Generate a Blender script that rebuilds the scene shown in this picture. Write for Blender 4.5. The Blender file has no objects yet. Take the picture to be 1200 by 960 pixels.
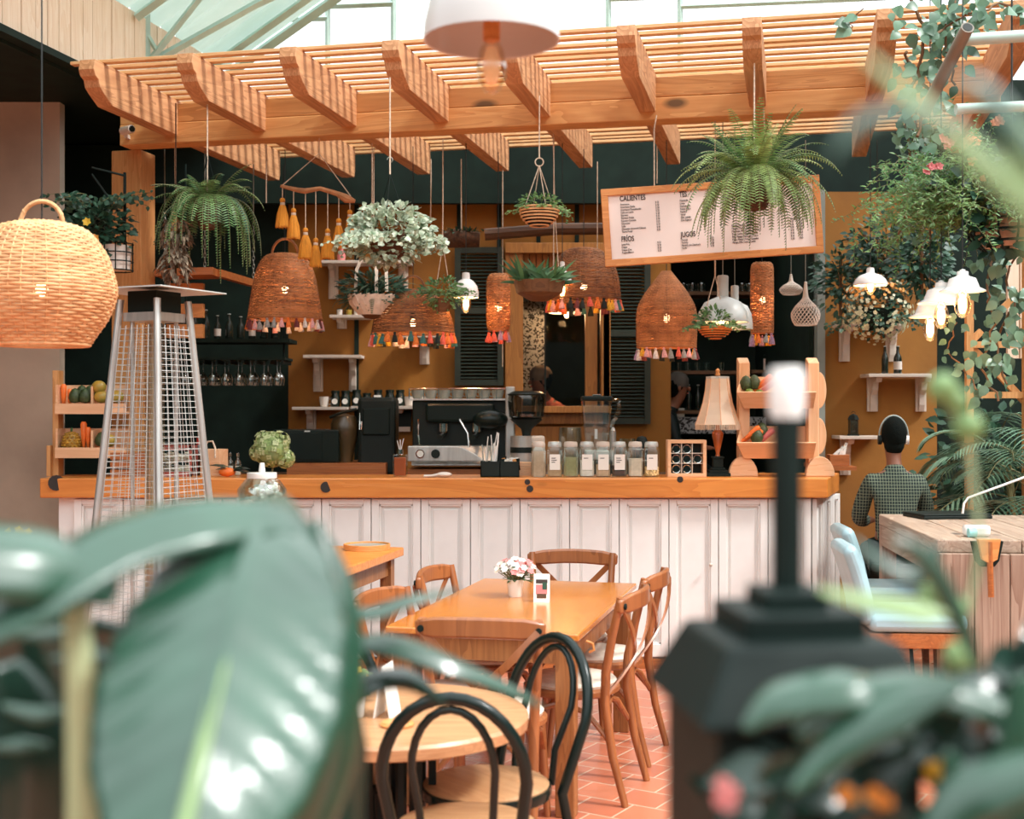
import bpy, math, random
from mathutils import Vector, Matrix
random.seed(7)
PI = math.pi
SC = bpy.context.scene
COL = SC.collection
CH = 1.65                       # camera height
F = 1500.0                      # focal length in pixels of the 1200x960 frame
R = random.uniform

def W(px, py, d):               # a point of the room seen at pixel px,py at distance d
    return Vector(((px-600)/F*d, d, CH+(480-py)/F*d))
def lin(c):
    c = c/255.0
    return c/12.92 if c <= .04045 else ((c+.055)/1.055)**2.4
def C(r, g, b): return (lin(r), lin(g), lin(b), 1)

# ---------------------------------------------------------------- materials
def newmat(name):
    m = bpy.data.materials.new(name); m.use_nodes = True
    nt = m.node_tree
    return m, nt, nt.nodes['Principled BSDF']
def pm(name, col, rough=.5, metal=0, var=.12, scale=6, bump=0, coat=0, col2=None, spec=.5, stretch=(1,1,1), bscale=None, island=0, trans=0, alpha=1, sub=0):
    m, nt, b = newmat(name)
    N, L = nt.nodes, nt.links
    tc = N.new('ShaderNodeTexCoord'); mp = N.new('ShaderNodeMapping'); mp.inputs['Scale'].default_value = stretch
    L.new(tc.outputs['Object'], mp.inputs['Vector'])
    nz = N.new('ShaderNodeTexNoise'); nz.inputs['Scale'].default_value = scale; nz.inputs['Detail'].default_value = 5
    L.new(mp.outputs['Vector'], nz.inputs['Vector'])
    mx = N.new('ShaderNodeMix'); mx.data_type = 'RGBA'
    c2 = col2 if col2 else tuple(min(1, c*(1+var*2.2)) for c in col[:3])+(1,)
    c1 = col if col2 else tuple(c*(1-var*1.6) for c in col[:3])+(1,)
    mx.inputs['A'].default_value = c1; mx.inputs['B'].default_value = c2
    rp = N.new('ShaderNodeMapRange'); rp.inputs['From Min'].default_value = .3; rp.inputs['From Max'].default_value = .7
    L.new(nz.outputs['Fac'], rp.inputs['Value']); L.new(rp.outputs['Result'], mx.inputs['Factor'])
    out = mx.outputs['Result']
    if island:
        g = N.new('ShaderNodeNewGeometry'); hs = N.new('ShaderNodeHueSaturation')
        r2 = N.new('ShaderNodeMapRange'); r2.inputs['To Min'].default_value = 1-island; r2.inputs['To Max'].default_value = 1+island*1.2
        L.new(g.outputs['Random Per Island'], r2.inputs['Value']); L.new(r2.outputs['Result'], hs.inputs['Value'])
        L.new(out, hs.inputs['Color']); out = hs.outputs['Color']
    L.new(out, b.inputs['Base Color'])
    b.inputs['Roughness'].default_value = rough; b.inputs['Metallic'].default_value = metal
    b.inputs['Coat Weight'].default_value = coat; b.inputs['Coat Roughness'].default_value = .15
    b.inputs['Specular IOR Level'].default_value = spec
    b.inputs['Transmission Weight'].default_value = trans; b.inputs['Alpha'].default_value = alpha
    if sub:
        b.inputs['Subsurface Weight'].default_value = sub; b.inputs['Subsurface Radius'].default_value = (.02,.02,.02)
    if bump:
        bn = N.new('ShaderNodeBump'); bn.inputs['Strength'].default_value = bump; bn.inputs['Distance'].default_value = .01
        n2 = N.new('ShaderNodeTexNoise'); n2.inputs['Scale'].default_value = bscale or scale*3; n2.inputs['Detail'].default_value = 6
        L.new(mp.outputs['Vector'], n2.inputs['Vector']); L.new(n2.outputs['Fac'], bn.inputs['Height']); L.new(bn.outputs['Normal'], b.inputs['Normal'])
    return m
def wood(name, c1, c2, rough=.45, axis='x', sc=1.0, knots=True, coat=0, bump=.25, ring=1.0):
    m, nt, b = newmat(name); N, L = nt.nodes, nt.links
    tc = N.new('ShaderNodeTexCoord'); mp = N.new('ShaderNodeMapping')
    s = {'x': (.09, 1, 1), 'y': (1, .09, 1), 'z': (1, 1, .09)}[axis]
    mp.inputs['Scale'].default_value = tuple(v*sc for v in s)
    L.new(tc.outputs['Object'], mp.inputs['Vector'])
    n1 = N.new('ShaderNodeTexNoise'); n1.inputs['Scale'].default_value = 7; n1.inputs['Detail'].default_value = 3; n1.inputs['Distortion'].default_value = 1.2
    n2 = N.new('ShaderNodeTexNoise'); n2.inputs['Scale'].default_value = 60; n2.inputs['Detail'].default_value = 6
    L.new(mp.outputs['Vector'], n1.inputs['Vector']); L.new(mp.outputs['Vector'], n2.inputs['Vector'])
    m1 = N.new('ShaderNodeMath'); m1.operation = 'MULTIPLY'; m1.inputs[1].default_value = 9*ring
    L.new(n1.outputs['Fac'], m1.inputs[0])
    m2 = N.new('ShaderNodeMath'); m2.operation = 'FRACT'; L.new(m1.outputs[0], m2.inputs[0])
    m3 = N.new('ShaderNodeMath'); m3.operation = 'MULTIPLY'; m3.inputs[1].default_value = .55; L.new(m2.outputs[0], m3.inputs[0])
    m4 = N.new('ShaderNodeMath'); m4.operation = 'MULTIPLY_ADD'; m4.inputs[1].default_value = .6; L.new(n2.outputs['Fac'], m4.inputs[0]); L.new(m3.outputs[0], m4.inputs[2])
    mx = N.new('ShaderNodeMix'); mx.data_type = 'RGBA'; mx.inputs['A'].default_value = c1; mx.inputs['B'].default_value = c2
    L.new(m4.outputs[0], mx.inputs['Factor'])
    out = mx.outputs['Result']
    if knots:
        mk = N.new('ShaderNodeMapping'); mk.inputs['Scale'].default_value = tuple({'x': (.45, 1, 1), 'y': (1, .45, 1), 'z': (1, 1, .45)}[axis])
        L.new(tc.outputs['Object'], mk.inputs['Vector'])
        vo = N.new('ShaderNodeTexVoronoi'); vo.inputs['Scale'].default_value = 3.4*sc; L.new(mk.outputs['Vector'], vo.inputs['Vector'])
        rp = N.new('ShaderNodeMapRange'); rp.inputs['From Min'].default_value = .05; rp.inputs['From Max'].default_value = .11; rp.inputs['To Min'].default_value = .9; rp.inputs['To Max'].default_value = 0
        L.new(vo.outputs['Distance'], rp.inputs['Value'])
        mk2 = N.new('ShaderNodeMix'); mk2.data_type = 'RGBA'; mk2.inputs['B'].default_value = tuple(c*.12 for c in c1[:3])+(1,)
        L.new(out, mk2.inputs['A']); L.new(rp.outputs['Result'], mk2.inputs['Factor']); out = mk2.outputs['Result']
    L.new(out, b.inputs['Base Color']); b.inputs['Roughness'].default_value = rough
    b.inputs['Coat Weight'].default_value = coat; b.inputs['Coat Roughness'].default_value = .2
    bn = N.new('ShaderNodeBump'); bn.inputs['Strength'].default_value = bump; bn.inputs['Distance'].default_value = .006
    L.new(m4.outputs[0], bn.inputs['Height']); L.new(bn.outputs['Normal'], b.inputs['Normal'])
    return m
def emis(name, col, s):
    m, nt, b = newmat(name)
    b.inputs['Base Color'].default_value = col; b.inputs['Emission Color'].default_value = col; b.inputs['Emission Strength'].default_value = s
    return m
def leafmat(name, col, col2, rough=.45, island=.35, scale=3, trans=.25, coat=0, spec=.4):
    m = pm(name, col, rough, col2=col2, scale=scale, island=island, coat=coat, spec=spec)
    nt = m.node_tree; N, L = nt.nodes, nt.links; b = N['Principled BSDF']
    tr = N.new('ShaderNodeBsdfTranslucent'); ms = N.new('ShaderNodeMixShader'); ms.inputs[0].default_value = trans
    src = b.inputs['Base Color'].links[0].from_socket
    L.new(src, tr.inputs['Color'])
    o = N['Material Output']
    L.new(b.outputs[0], ms.inputs[1]); L.new(tr.outputs[0], ms.inputs[2]); L.new(ms.outputs[0], o.inputs['Surface'])
    return m
def glassmat(name, tint=(.9,.95,.93,1), mixf=.82, rough=.03):
    m, nt, b = newmat(name); N, L = nt.nodes, nt.links
    tr = N.new('ShaderNodeBsdfTransparent'); tr.inputs[0].default_value = tint
    gl = N.new('ShaderNodeBsdfGlossy'); gl.inputs['Roughness'].default_value = rough; gl.inputs[0].default_value = (.9,.92,.9,1)
    fr = N.new('ShaderNodeLayerWeight'); fr.inputs[0].default_value = .35
    rp = N.new('ShaderNodeMapRange'); rp.inputs['To Min'].default_value = (1-mixf)*.4; rp.inputs['To Max'].default_value = .75
    ms = N.new('ShaderNodeMixShader'); L.new(fr.outputs['Facing'], rp.inputs['Value']); L.new(rp.outputs['Result'], ms.inputs[0])
    L.new(tr.outputs[0], ms.inputs[1]); L.new(gl.outputs[0], ms.inputs[2]); L.new(ms.outputs[0], N['Material Output'].inputs['Surface'])
    return m

# ---------------------------------------------------------------- mesh builder
class MB:
    def __init__(s): s.v = []; s.f = []; s.mi = []; s.T = Matrix(); s.m = 0
    def _a(s, vs, fs):
        o = len(s.v); T = s.T
        s.v += [tuple(T @ Vector(v)) for v in vs]
        s.f += [tuple(i+o for i in f) for f in fs]; s.mi += [s.m]*len(fs)
        return s
    def box(s, x0, x1, y0, y1, z0, z1):
        return s._a([(x0,y0,z0),(x1,y0,z0),(x1,y1,z0),(x0,y1,z0),(x0,y0,z1),(x1,y0,z1),(x1,y1,z1),(x0,y1,z1)],
                    [(0,3,2,1),(4,5,6,7),(0,1,5,4),(1,2,6,5),(2,3,7,6),(3,0,4,7)])
    def cbox(s, c, sx, sy, sz, M=None):
        T = s.T; s.T = T @ Matrix.Translation(c) @ (M if M else Matrix()); s.box(-sx/2,sx/2,-sy/2,sy/2,-sz/2,sz/2); s.T = T; return s
    def lathe(s, prof, seg=20, c=(0,0,0), sx=1, sy=1):
        vs = []; fs = []
        for r, z in prof:
            for i in range(seg):
                a = 2*PI*i/seg; vs.append((c[0]+r*sx*math.cos(a), c[1]+r*sy*math.sin(a), c[2]+z))
        n = len(prof)
        for j in range(n-1):
            for i in range(seg):
                k = (i+1) % seg; fs.append((j*seg+i, j*seg+k, (j+1)*seg+k, (j+1)*seg+i))
        if prof[0][0] > 1e-3: fs.append(tuple(range(seg-1,-1,-1)))
        if prof[-1][0] > 1e-3: fs.append(tuple((n-1)*seg+i for i in range(seg)))
        return s._a(vs, fs)
    def shell(s, prof, seg=20, c=(0,0,0)):        # open lathe, no caps
        vs = []; fs = []
        for r, z in prof:
            for i in range(seg):
                a = 2*PI*i/seg; vs.append((c[0]+r*math.cos(a), c[1]+r*math.sin(a), c[2]+z))
        for j in range(len(prof)-1):
            for i in range(seg):
                k = (i+1) % seg; fs.append((j*seg+i, j*seg+k, (j+1)*seg+k, (j+1)*seg+i))
        return s._a(vs, fs)
    def tube(s, pts, r, seg=6, closed=False, flat=1.0):
        pts = [Vector(p) for p in pts]; n = len(pts)
        rs = r if isinstance(r, (list, tuple)) else [r]*n
        vs = []; fs = []; prev = None
        for i, p in enumerate(pts):
            if closed: t = pts[(i+1) % n]-pts[i-1]
            else: t = pts[min(i+1, n-1)]-pts[max(i-1, 0)]
            t.normalize()
            if prev is None:
                up = Vector((0,0,1)) if abs(t.z) < .9 else Vector((1,0,0))
                nrm = (up-t*up.dot(t)).normalized()
            else: nrm = (prev-t*prev.dot(t)).normalized()
            prev = nrm; bn = t.cross(nrm)
            for k in range(seg):
                a = 2*PI*k/seg; vs.append(p+nrm*(rs[i]*math.cos(a))+bn*(rs[i]*flat*math.sin(a)))
        m = n if closed else n-1
        for i in range(m):
            j = (i+1) % n
            for k in range(seg):
                l = (k+1) % seg; fs.append((i*seg+k, i*seg+l, j*seg+l, j*seg+k))
        if not closed: fs += [tuple(range(seg-1,-1,-1)), tuple((n-1)*seg+k for k in range(seg))]
        return s._a(vs, fs)
    def sweep(s, pts, w, h, side):                # rectangular section: w along side, h across
        pts = [Vector(p) for p in pts]; n = len(pts); vs = []; fs = []
        side = Vector(side)
        ws = w if isinstance(w, (list, tuple)) else [w]*n
        for i, p in enumerate(pts):
            t = (pts[min(i+1, n-1)]-pts[max(i-1, 0)]).normalized()
            sd = (side-t*side.dot(t)).normalized(); u = t.cross(sd)
            for a, b in ((-1,-1),(1,-1),(1,1),(-1,1)): vs.append(p+sd*(a*ws[i]/2)+u*(b*h/2))
        for i in range(n-1):
            for k in range(4):
                l = (k+1) % 4; fs.append((i*4+k, i*4+l, (i+1)*4+l, (i+1)*4+k))
        fs += [(3,2,1,0), tuple((n-1)*4+k for k in range(4))]
        return s._a(vs, fs)
    def prism(s, poly, a, b, plane='xz'):
        n = len(poly)
        mk = {'xz': lambda u, v, w: (u, w, v), 'yz': lambda u, v, w: (w, u, v), 'xy': lambda u, v, w: (u, v, w)}[plane]
        vs = [mk(u, v, a) for u, v in poly]+[mk(u, v, b) for u, v in poly]
        fs = [tuple(range(n)), tuple(range(2*n-1, n-1, -1))]
        for i in range(n): j = (i+1) % n; fs.append((i, i+n, j+n, j))
        return s._a(vs, fs)
    def ball(s, c, r, seg=12, ring=8, sq=(1,1,1), jit=0):
        vs = []; fs = []
        for j in range(ring+1):
            t = PI*j/ring
            for i in range(seg):
                a = 2*PI*i/seg; k = r*(1+R(-jit, jit)) if 0 < j < ring else r
                vs.append((c[0]+k*sq[0]*math.sin(t)*math.cos(a), c[1]+k*sq[1]*math.sin(t)*math.sin(a), c[2]-k*sq[2]*math.cos(t)))
        for j in range(ring):
            for i in range(seg):
                k = (i+1) % seg; fs.append((j*seg+i, j*seg+k, (j+1)*seg+k, (j+1)*seg+i))
        return s._a(vs, fs)
    def leaf(s, p, d, n, ln, wd, fold=.25, curl=.2, pts=3):
        # one leaf: base p, direction d, surface normal n
        d = Vector(d).normalized(); n = Vector(n); n = (n-d*n.dot(d))
        if n.length < 1e-4: n = d.orthogonal()
        n.normalize(); sd = d.cross(n)
        shp = {3: [(0,.08),(.35,1),(.7,.7),(1,.0)], 4: [(0,.05),(.18,.8),(.42,1),(.72,.62),(1,0)]}[pts]
        vs = []; fs = []
        for t, w in shp:
            c = Vector(p)+d*(ln*t)-n*(curl*ln*t*t)
            e = n*(fold*w*wd/2)
            vs += [c-sd*(w*wd/2)+e, c, c+sd*(w*wd/2)+e]
        for i in range(len(shp)-1):
            a = i*3; fs += [(a,a+1,a+4,a+3),(a+1,a+2,a+5,a+4)]
        return s._a(vs, fs)
    def build(s, name, mat, parent=None, smooth=True, bevel=0, loc=None, sub=0, ang=40):
        me = bpy.data.meshes.new(name); me.from_pydata(s.v, [], s.f)
        mats = mat if isinstance(mat, (list, tuple)) else [mat]
        for m in mats: me.materials.append(m)
        if len(mats) > 1: me.polygons.foreach_set('material_index', s.mi)
        if smooth:
            me.polygons.foreach_set('use_smooth', [True]*len(s.f))
            try: me.set_sharp_from_angle(angle=math.radians(ang))
            except Exception: pass
        me.update()
        o = bpy.data.objects.new(name, me); COL.objects.link(o)
        if parent: o.parent = parent
        if loc is not None: o.location = loc
        if bevel:
            bm = o.modifiers.new('bevel', 'BEVEL'); bm.width = bevel; bm.segments = 2; bm.limit_method = 'ANGLE'; bm.angle_limit = math.radians(50)
        if sub:
            sm = o.modifiers.new('sub', 'SUBSURF'); sm.levels = sm.render_levels = sub
        return o
def tag(o, label, cat, group=None):
    o['label'] = label; o['category'] = cat
    if group: o['group'] = group
    return o
def thing(name, label, cat, loc=(0,0,0), rz=0, group=None, rot=None):
    o = bpy.data.objects.new(name, None); COL.objects.link(o); o.empty_display_size = .05
    o.location = loc; o.rotation_euler = rot if rot else (0,0,rz)
    return tag(o, label, cat, group)
def struct(mb, name, mat, parent=None, label=None, **k):
    o = mb.build(name, mat, parent, **k)
    if not parent: o['kind'] = 'structure'
    if label: o['label'] = label
    return o
def dup(o, loc=None, rz=None, label=None, group=None, parent=None):
    c = o.copy(); COL.objects.link(c)
    if parent: c.parent = parent
    if loc is not None: c.location = loc
    if rz is not None: c.rotation_euler = (0,0,rz)
    if label: c['label'] = label
    if group: c['group'] = group
    for ch in list(o.children): dup(ch, parent=c)
    return c
def bx(x0,x1,y0,y1,z0,z1): return MB().box(x0,x1,y0,y1,z0,z1)
def arc(c, r, a0, a1, n, ax=(1,0,0), ay=(0,0,1), ry=None):
    c = Vector(c); ax = Vector(ax); ay = Vector(ay); ry = ry or r
    return [c+ax*(r*math.cos(a0+(a1-a0)*i/n))+ay*(ry*math.sin(a0+(a1-a0)*i/n)) for i in range(n+1)]
def text(name, body, size, mat, parent, loc, rot=(PI/2,0,0), sx=1.0, align='LEFT', ext=.0008, sp=1.0, off=0):
    cu = bpy.data.curves.new(name, 'FONT'); cu.body = body; cu.size = size; cu.align_x = align; cu.extrude = ext; cu.space_line = sp; cu.offset = off
    cu.materials.append(mat); tmp = bpy.data.objects.new(name, cu); me = bpy.data.meshes.new_from_object(tmp)
    bpy.data.objects.remove(tmp); bpy.data.curves.remove(cu); me.name = name
    o = bpy.data.objects.new(name, me); COL.objects.link(o)
    o.parent = parent; o.location = loc; o.rotation_euler = rot; o.scale = (sx,1,1)
    return o

# palette
M = {}
M['pine'] = wood('pine', C(226,158,92), C(196,122,62), .45, 'x')
M['pine_y'] = wood('pine_beam', C(234,180,116), C(200,138,80), .6, 'x', sc=.8)
M['pine_y2'] = wood('pine_beam_upper', C(224,168,106), C(178,120,68), .6, 'x', sc=.7)
M['slat'] = wood('slat_pine', C(240,198,146), C(220,166,112), .6, 'x')
M['pine_z'] = wood('pine_post', C(222,168,108), C(190,132,76), .6, 'z')
M['pale_z'] = wood('pale_plank', C(250,232,212), C(232,202,172), .6, 'z')
M['pale_x'] = wood('pale_pine', C(240,196,156), C(220,166,122), .5, 'x', knots=False, ring=.6)
M['pale_up'] = wood('pale_pine_upright', C(240,196,156), C(220,166,122), .5, 'z', knots=False, ring=.6)
M['counter'] = wood('counter_pine', C(230,150,70), C(204,118,48), .35, 'x', coat=.3, sc=.9)
M['plinth'] = wood('plinth_wood', C(190,112,56), C(150,84,40), .5, 'x')
M['tabletop'] = wood('honey_tabletop', C(216,142,62), C(192,112,42), .22, 'y', coat=.6, knots=False, ring=.7, bump=.05)
M['tableleg'] = wood('table_leg_wood', C(170,112,64), C(128,78,42), .4, 'z', knots=False)
M['round_top'] = wood('round_top_wood', C(212,160,114), C(172,120,82), .38, 'x', coat=.2, sc=1.2, bump=.1)
M['bent'] = wood('bentwood', C(176,108,62), C(132,76,42), .35, 'z', knots=False, coat=.3, bump=.05, ring=.5)
M['seatwood'] = wood('seat_wood', C(200,156,112), C(170,122,82), .4, 'x', knots=False, coat=.2)
M['barnwood'] = wood('weathered_wood', C(186,166,146), C(140,116,98), .7, 'y', bump=.4)
M['barnwood_z'] = wood('weathered_wood_upright', C(184,160,140), C(132,100,82), .7, 'z', bump=.4)
M['darkwood'] = wood('dark_wood', C(110,72,42), C(70,46,28), .6, 'x', knots=False)
M['windowwood'] = wood('window_wood', C(190,126,58), C(150,94,42), .5, 'z', knots=False)
M['white'] = pm('white_paint', C(236,234,230), .4, var=.02, bump=.03)
M['shelfwhite'] = pm('shelf_paint', C(214,200,186), .5, var=.05)
M['enamel'] = pm('white_enamel', C(240,238,234), .18, var=.01, coat=.4)
M['mustard'] = pm('mustard_plaster', C(172,112,36), .75, col2=C(142,90,28), scale=1.6, bump=.15, bscale=25)
M['mustard2'] = pm('ochre_plaster', C(168,112,42), .8, col2=C(136,90,36), scale=1.4, bump=.15, bscale=25)
M['dark'] = pm('shade_tinted_dark', (.007,.017,.012,1), .7, var=.15, spec=.2)  # greenish shadow tone of the dim areas put into the base colour
M['black'] = pm('black_lacquer', (.005,.012,.010,1), .28, var=.1, coat=.05, spec=.3)
M['blackmat'] = pm('matt_black', (.006,.012,.010,1), .55, var=.1, spec=.3)
M['iron'] = pm('dark_iron', (.005,.012,.010,1), .55, var=.2, spec=.2)
M['steel'] = pm('brushed_steel', C(206,206,202), .32, .7, var=.08, stretch=(1,1,.1), scale=30)
M['chrome'] = pm('chrome', C(220,220,216), .1, 1, var=.02)
M['galv'] = pm('silver_spun_metal', C(206,210,206), .42, .35, var=.05)
M['mint'] = pm('mint_painted_steel', C(176,200,190), .45, var=.06)
M['corr'] = leafmat('green_corrugated_roof', C(178,202,190), C(200,216,206), rough=.5, island=0, trans=.42, scale=2) if True else pm('green_corrugated_roof', C(200,222,212), .5, var=.06, scale=2, spec=.4)
M['concrete'] = pm('grey_plaster', C(208,190,168), .85, col2=C(156,142,126), scale=1.1, bump=.2, bscale=12)
M['rope'] = pm('rope', C(206,186,164), .8, var=.15, scale=60)
M['cable'] = pm('black_cable', (.01,.014,.013,1), .5)
M['chain'] = pm('chain_metal', C(150,150,140), .4, .8)
M['wicker'] = pm('pale_wicker', C(232,184,132), .6, col2=C(202,144,94), scale=16, island=.16)
M['wicker2'] = pm('brown_wicker', C(186,124,74), .65, col2=C(140,88,50), scale=16, island=.25)
M['wicker3'] = pm('dark_wicker', C(150,96,54), .7, col2=C(104,64,36), scale=16, island=.3)
M['soil'] = pm('soil', (.01,.008,.006,1), .9)
M['coco'] = pm('coco_fibre', C(96,62,38), .95, col2=C(60,40,26), scale=40, bump=.8)
M['cream'] = pm('cream_cloth', C(228,214,196), .85, var=.06, scale=40, bump=.1)
M['blue'] = pm('pale_blue_leather', C(158,190,198), .42, var=.05, coat=.2)
M['glass'] = glassmat('clear_glass')
M['thinglass'] = glassmat('window_glass', (.96,.98,.97,1), .97)
M['darkglass'] = glassmat('smoked_glass', (.35,.34,.3,1), .8)
M['bulb'] = emis('warm_bulb', (1,.62,.32,1), 9)
M['filament'] = emis('edison_filament', (1,.6,.25,1), 30)
M['bulbglass'] = glassmat('bulb_glass', (1,.9,.75,1), .9)
M['lampgrey'] = pm('soft_white_enamel', C(196,193,190), .35, var=.01, coat=.1)
M['ceramic'] = pm('white_ceramic', C(226,216,206), .3, var=.02, coat=.3)
M['ceramic_grey'] = pm('grey_ceramic', C(150,160,154), .35, var=.03, coat=.3)
M['paper'] = pm('paper', C(240,236,228), .8, var=.01)
M['ink'] = pm('printing_ink', C(60,50,46), .8, var=.01)
M['skin'] = pm('skin', C(150,96,70), .55, var=.05, sub=.1)
M['skin2'] = pm('darker_skin', C(120,74,52), .55, var=.05)
M['hair'] = pm('dark_hair', (.004,.006,.005,1), .9, bump=.5, bscale=120, spec=.1)
M['orange'] = pm('carrot_orange', C(232,112,40), .5, var=.1, scale=20)
M['tassel_mustard'] = pm('mustard_cotton', C(206,134,38), .85, var=.12, scale=80, bump=.4, stretch=(1,1,.1))
# leaves
M['fern'] = leafmat('fern_green', C(62,104,62), C(120,152,92), island=.4)
M['fern2'] = leafmat('light_fern_green', C(104,136,72), C(162,178,110))
M['ivy'] = leafmat('variegated_ivy', C(92,118,84), C(214,220,196), island=.3, scale=30)
M['dkleaf'] = leafmat('deep_green_leaf', C(30,62,48), C(60,96,74), trans=.12)
M['midleaf'] = leafmat('mid_green_leaf', C(50,92,58), C(92,132,84), trans=.2)
M['heart'] = leafmat('heart_vine_leaf', C(70,108,84), C(124,154,128), rough=.35, trans=.2)
M['moss'] = leafmat('fine_trailing_green', C(70,116,64), C(128,158,90), trans=.3)
M['fg'] = leafmat('glossy_broad_leaf', C(20,62,44), C(38,86,64), rough=.4, island=0, trans=.12, coat=.5, scale=9, spec=.7)
M['fglite'] = leafmat('pale_green_blade', C(120,158,96), C(168,190,140), rough=.3, island=.1, trans=.3, scale=1.5)
M['fgdark'] = leafmat('dark_broad_leaf', C(14,40,32), C(24,56,44), rough=.35, coat=.6, island=.3, trans=.08, scale=1.5)
M['stalk'] = pm('pale_stalk', C(164,180,140), .5, var=.08)
M['stem'] = pm('vine_stem', C(112,110,72), .7)
M['twig'] = pm('brown_twig', C(110,80,52), .8)
M['petal_w'] = leafmat('white_petal', C(240,234,222), C(250,246,236), island=.05, trans=.3)
M['petal_p'] = leafmat('pink_petal', C(220,120,124), C(240,170,160), island=.1, trans=.3)
M['petal_o'] = leafmat('orange_petal', C(236,150,60), C(246,180,90), island=.15, trans=.3)
M['petal_y'] = leafmat('yellow_petal', C(240,190,50), C(246,214,90), island=.15, trans=.3)
# ================================================================ SETTING
A = math.radians(12.3)
U = Vector((math.cos(A), -math.sin(A), 0))      # along the pergola beam
V = Vector((math.sin(A), math.cos(A), 0))       # away from the camera, square to the beam
def tiles():
    m, nt, b = newmat('terracotta_tiles'); N, L = nt.nodes, nt.links
    tc = N.new('ShaderNodeTexCoord'); mp = N.new('ShaderNodeMapping'); mp.inputs['Rotation'].default_value = (0,0,math.radians(32))
    L.new(tc.outputs['Object'], mp.inputs['Vector'])
    br = N.new('ShaderNodeTexBrick'); br.offset = .5; br.squash = 1
    br.inputs['Scale'].default_value = 1; br.inputs['Brick Width'].default_value = .2; br.inputs['Row Height'].default_value = .2
    br.inputs['Mortar Size'].default_value = .005; br.inputs['Mortar Smooth'].default_value = .3; br.inputs['Bias'].default_value = -.2
    br.inputs['Color1'].default_value = C(202,122,90); br.inputs['Color2'].default_value = C(178,98,70); br.inputs['Mortar'].default_value = C(206,176,150)
    L.new(mp.outputs['Vector'], br.inputs['Vector'])
    nz = N.new('ShaderNodeTexNoise'); nz.inputs['Scale'].default_value = 5; nz.inputs['Detail'].default_value = 6; L.new(tc.outputs['Object'], nz.inputs['Vector'])
    hs = N.new('ShaderNodeHueSaturation'); rp = N.new('ShaderNodeMapRange'); rp.inputs['To Min'].default_value = .75; rp.inputs['To Max'].default_value = 1.3
    L.new(nz.outputs['Fac'], rp.inputs['Value']); L.new(rp.outputs['Result'], hs.inputs['Value']); L.new(br.outputs['Color'], hs.inputs['Color'])
    L.new(hs.outputs['Color'], b.inputs['Base Color'])
    r2 = N.new('ShaderNodeMapRange'); r2.inputs['To Min'].default_value = .18; r2.inputs['To Max'].default_value = .45; L.new(nz.outputs['Fac'], r2.inputs['Value']); L.new(r2.outputs['Result'], b.inputs['Roughness'])
    bn = N.new('ShaderNodeBump'); bn.inputs['Strength'].default_value = .5; bn.inputs['Distance'].default_value = .004; bn.invert = True
    L.new(br.outputs['Fac'], bn.inputs['Height']); L.new(bn.outputs['Normal'], b.inputs['Normal'])
    return m
struct(bx(-7,7,-2,13.5,-.1,0), 'floor', tiles(), smooth=False)

YB = 10.8
def xa(px, d): return (px-600)/F*d
def za(py, d): return CH+(480-py)/F*d
def face(name, px0, px1, py0, py1, d, th, mat, parent=None, **k):    # slab whose front face fills these pixels
    w = bx(xa(px0,d), xa(px1,d), d, d+th, za(py1,d), za(py0,d))
    return struct(w, name, mat, parent, smooth=False, **k)
def slab(px0, px1, py0, py1, d, th): return MB().box(xa(px0,d), xa(px1,d), d, d+th, za(py1,d), za(py0,d))
# back wall in pieces around the serving window and the bottle alcove
mb = MB()
def wp(px0, px1, py0, py1, z0=None): mb.box(xa(px0,YB), xa(px1,YB), YB, YB+.12, 0 if z0 is None else z0, za(py0,YB))
wp(338, 612, 232, 0)
mb.box(xa(612,YB), xa(706,YB), YB, YB+.12, za(292,YB), za(232,YB))
mb.box(xa(612,YB), xa(706,YB), YB, YB+.12, 0, za(478,YB))
wp(706, 786, 232, 0)
struct(mb, 'wall_back', M['mustard'], smooth=False)
mb = MB()
mb.box(-7, xa(338,YB), YB, YB+.12, 0, 4.2); mb.box(xa(338,YB), xa(962,YB), YB, YB+.12, za(232,YB), 4.2)
mb.box(.93, xa(962,YB), YB+1.0, YB+1.1, 0, 4.2); mb.box(xa(962,YB), 7, YB, YB+.12, 0, 4.2)
struct(mb, 'wall_back_dark', M['dark'], smooth=False)
# kitchen shell seen through the window
mb = MB(); mb.box(-1.2, .93, 13.2, 13.3, 0, 3.4); mb.box(-1.25,-1.2, YB+.12, 13.3, 0, 3.4); mb.box(.9,.93, YB+.12, 13.3, 0, 3.4); mb.box(-1.2,.93,YB+.12,13.3,3.3,3.4)
struct(mb, 'wall_kitchen', M['dark'], smooth=False)
def terrazzo():
    m, nt, b = newmat('black_white_mosaic'); N, L = nt.nodes, nt.links
    tc = N.new('ShaderNodeTexCoord'); vo = N.new('ShaderNodeTexVoronoi'); vo.inputs['Scale'].default_value = 75; L.new(tc.outputs['Object'], vo.inputs['Vector'])
    cr = N.new('ShaderNodeMapRange'); cr.inputs['From Min'].default_value = .3; cr.inputs['From Max'].default_value = .45; cr.inputs['To Min'].default_value = 0; cr.inputs['To Max'].default_value = .4
    sp = N.new('ShaderNodeSeparateColor'); L.new(vo.outputs['Color'], sp.inputs[0]); L.new(sp.outputs[0], cr.inputs['Value']); L.new(cr.outputs['Result'], b.inputs['Base Color'])
    b.inputs['Roughness'].default_value = .5
    return m
M['mosaic'] = terrazzo()
struct(bx(-1.2,2.55,10.93,11.78,0,.2), 'floor_kitchen', M['dark'], smooth=False)
struct(bx(-1.2,.9,11.78,13.2,0,.2), 'floor_kitchen', M['dark'], smooth=False)
struct(slab(608, 638, 335, 478, 11.9, .06), 'wall_mosaic', M['mosaic'], smooth=False)
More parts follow.
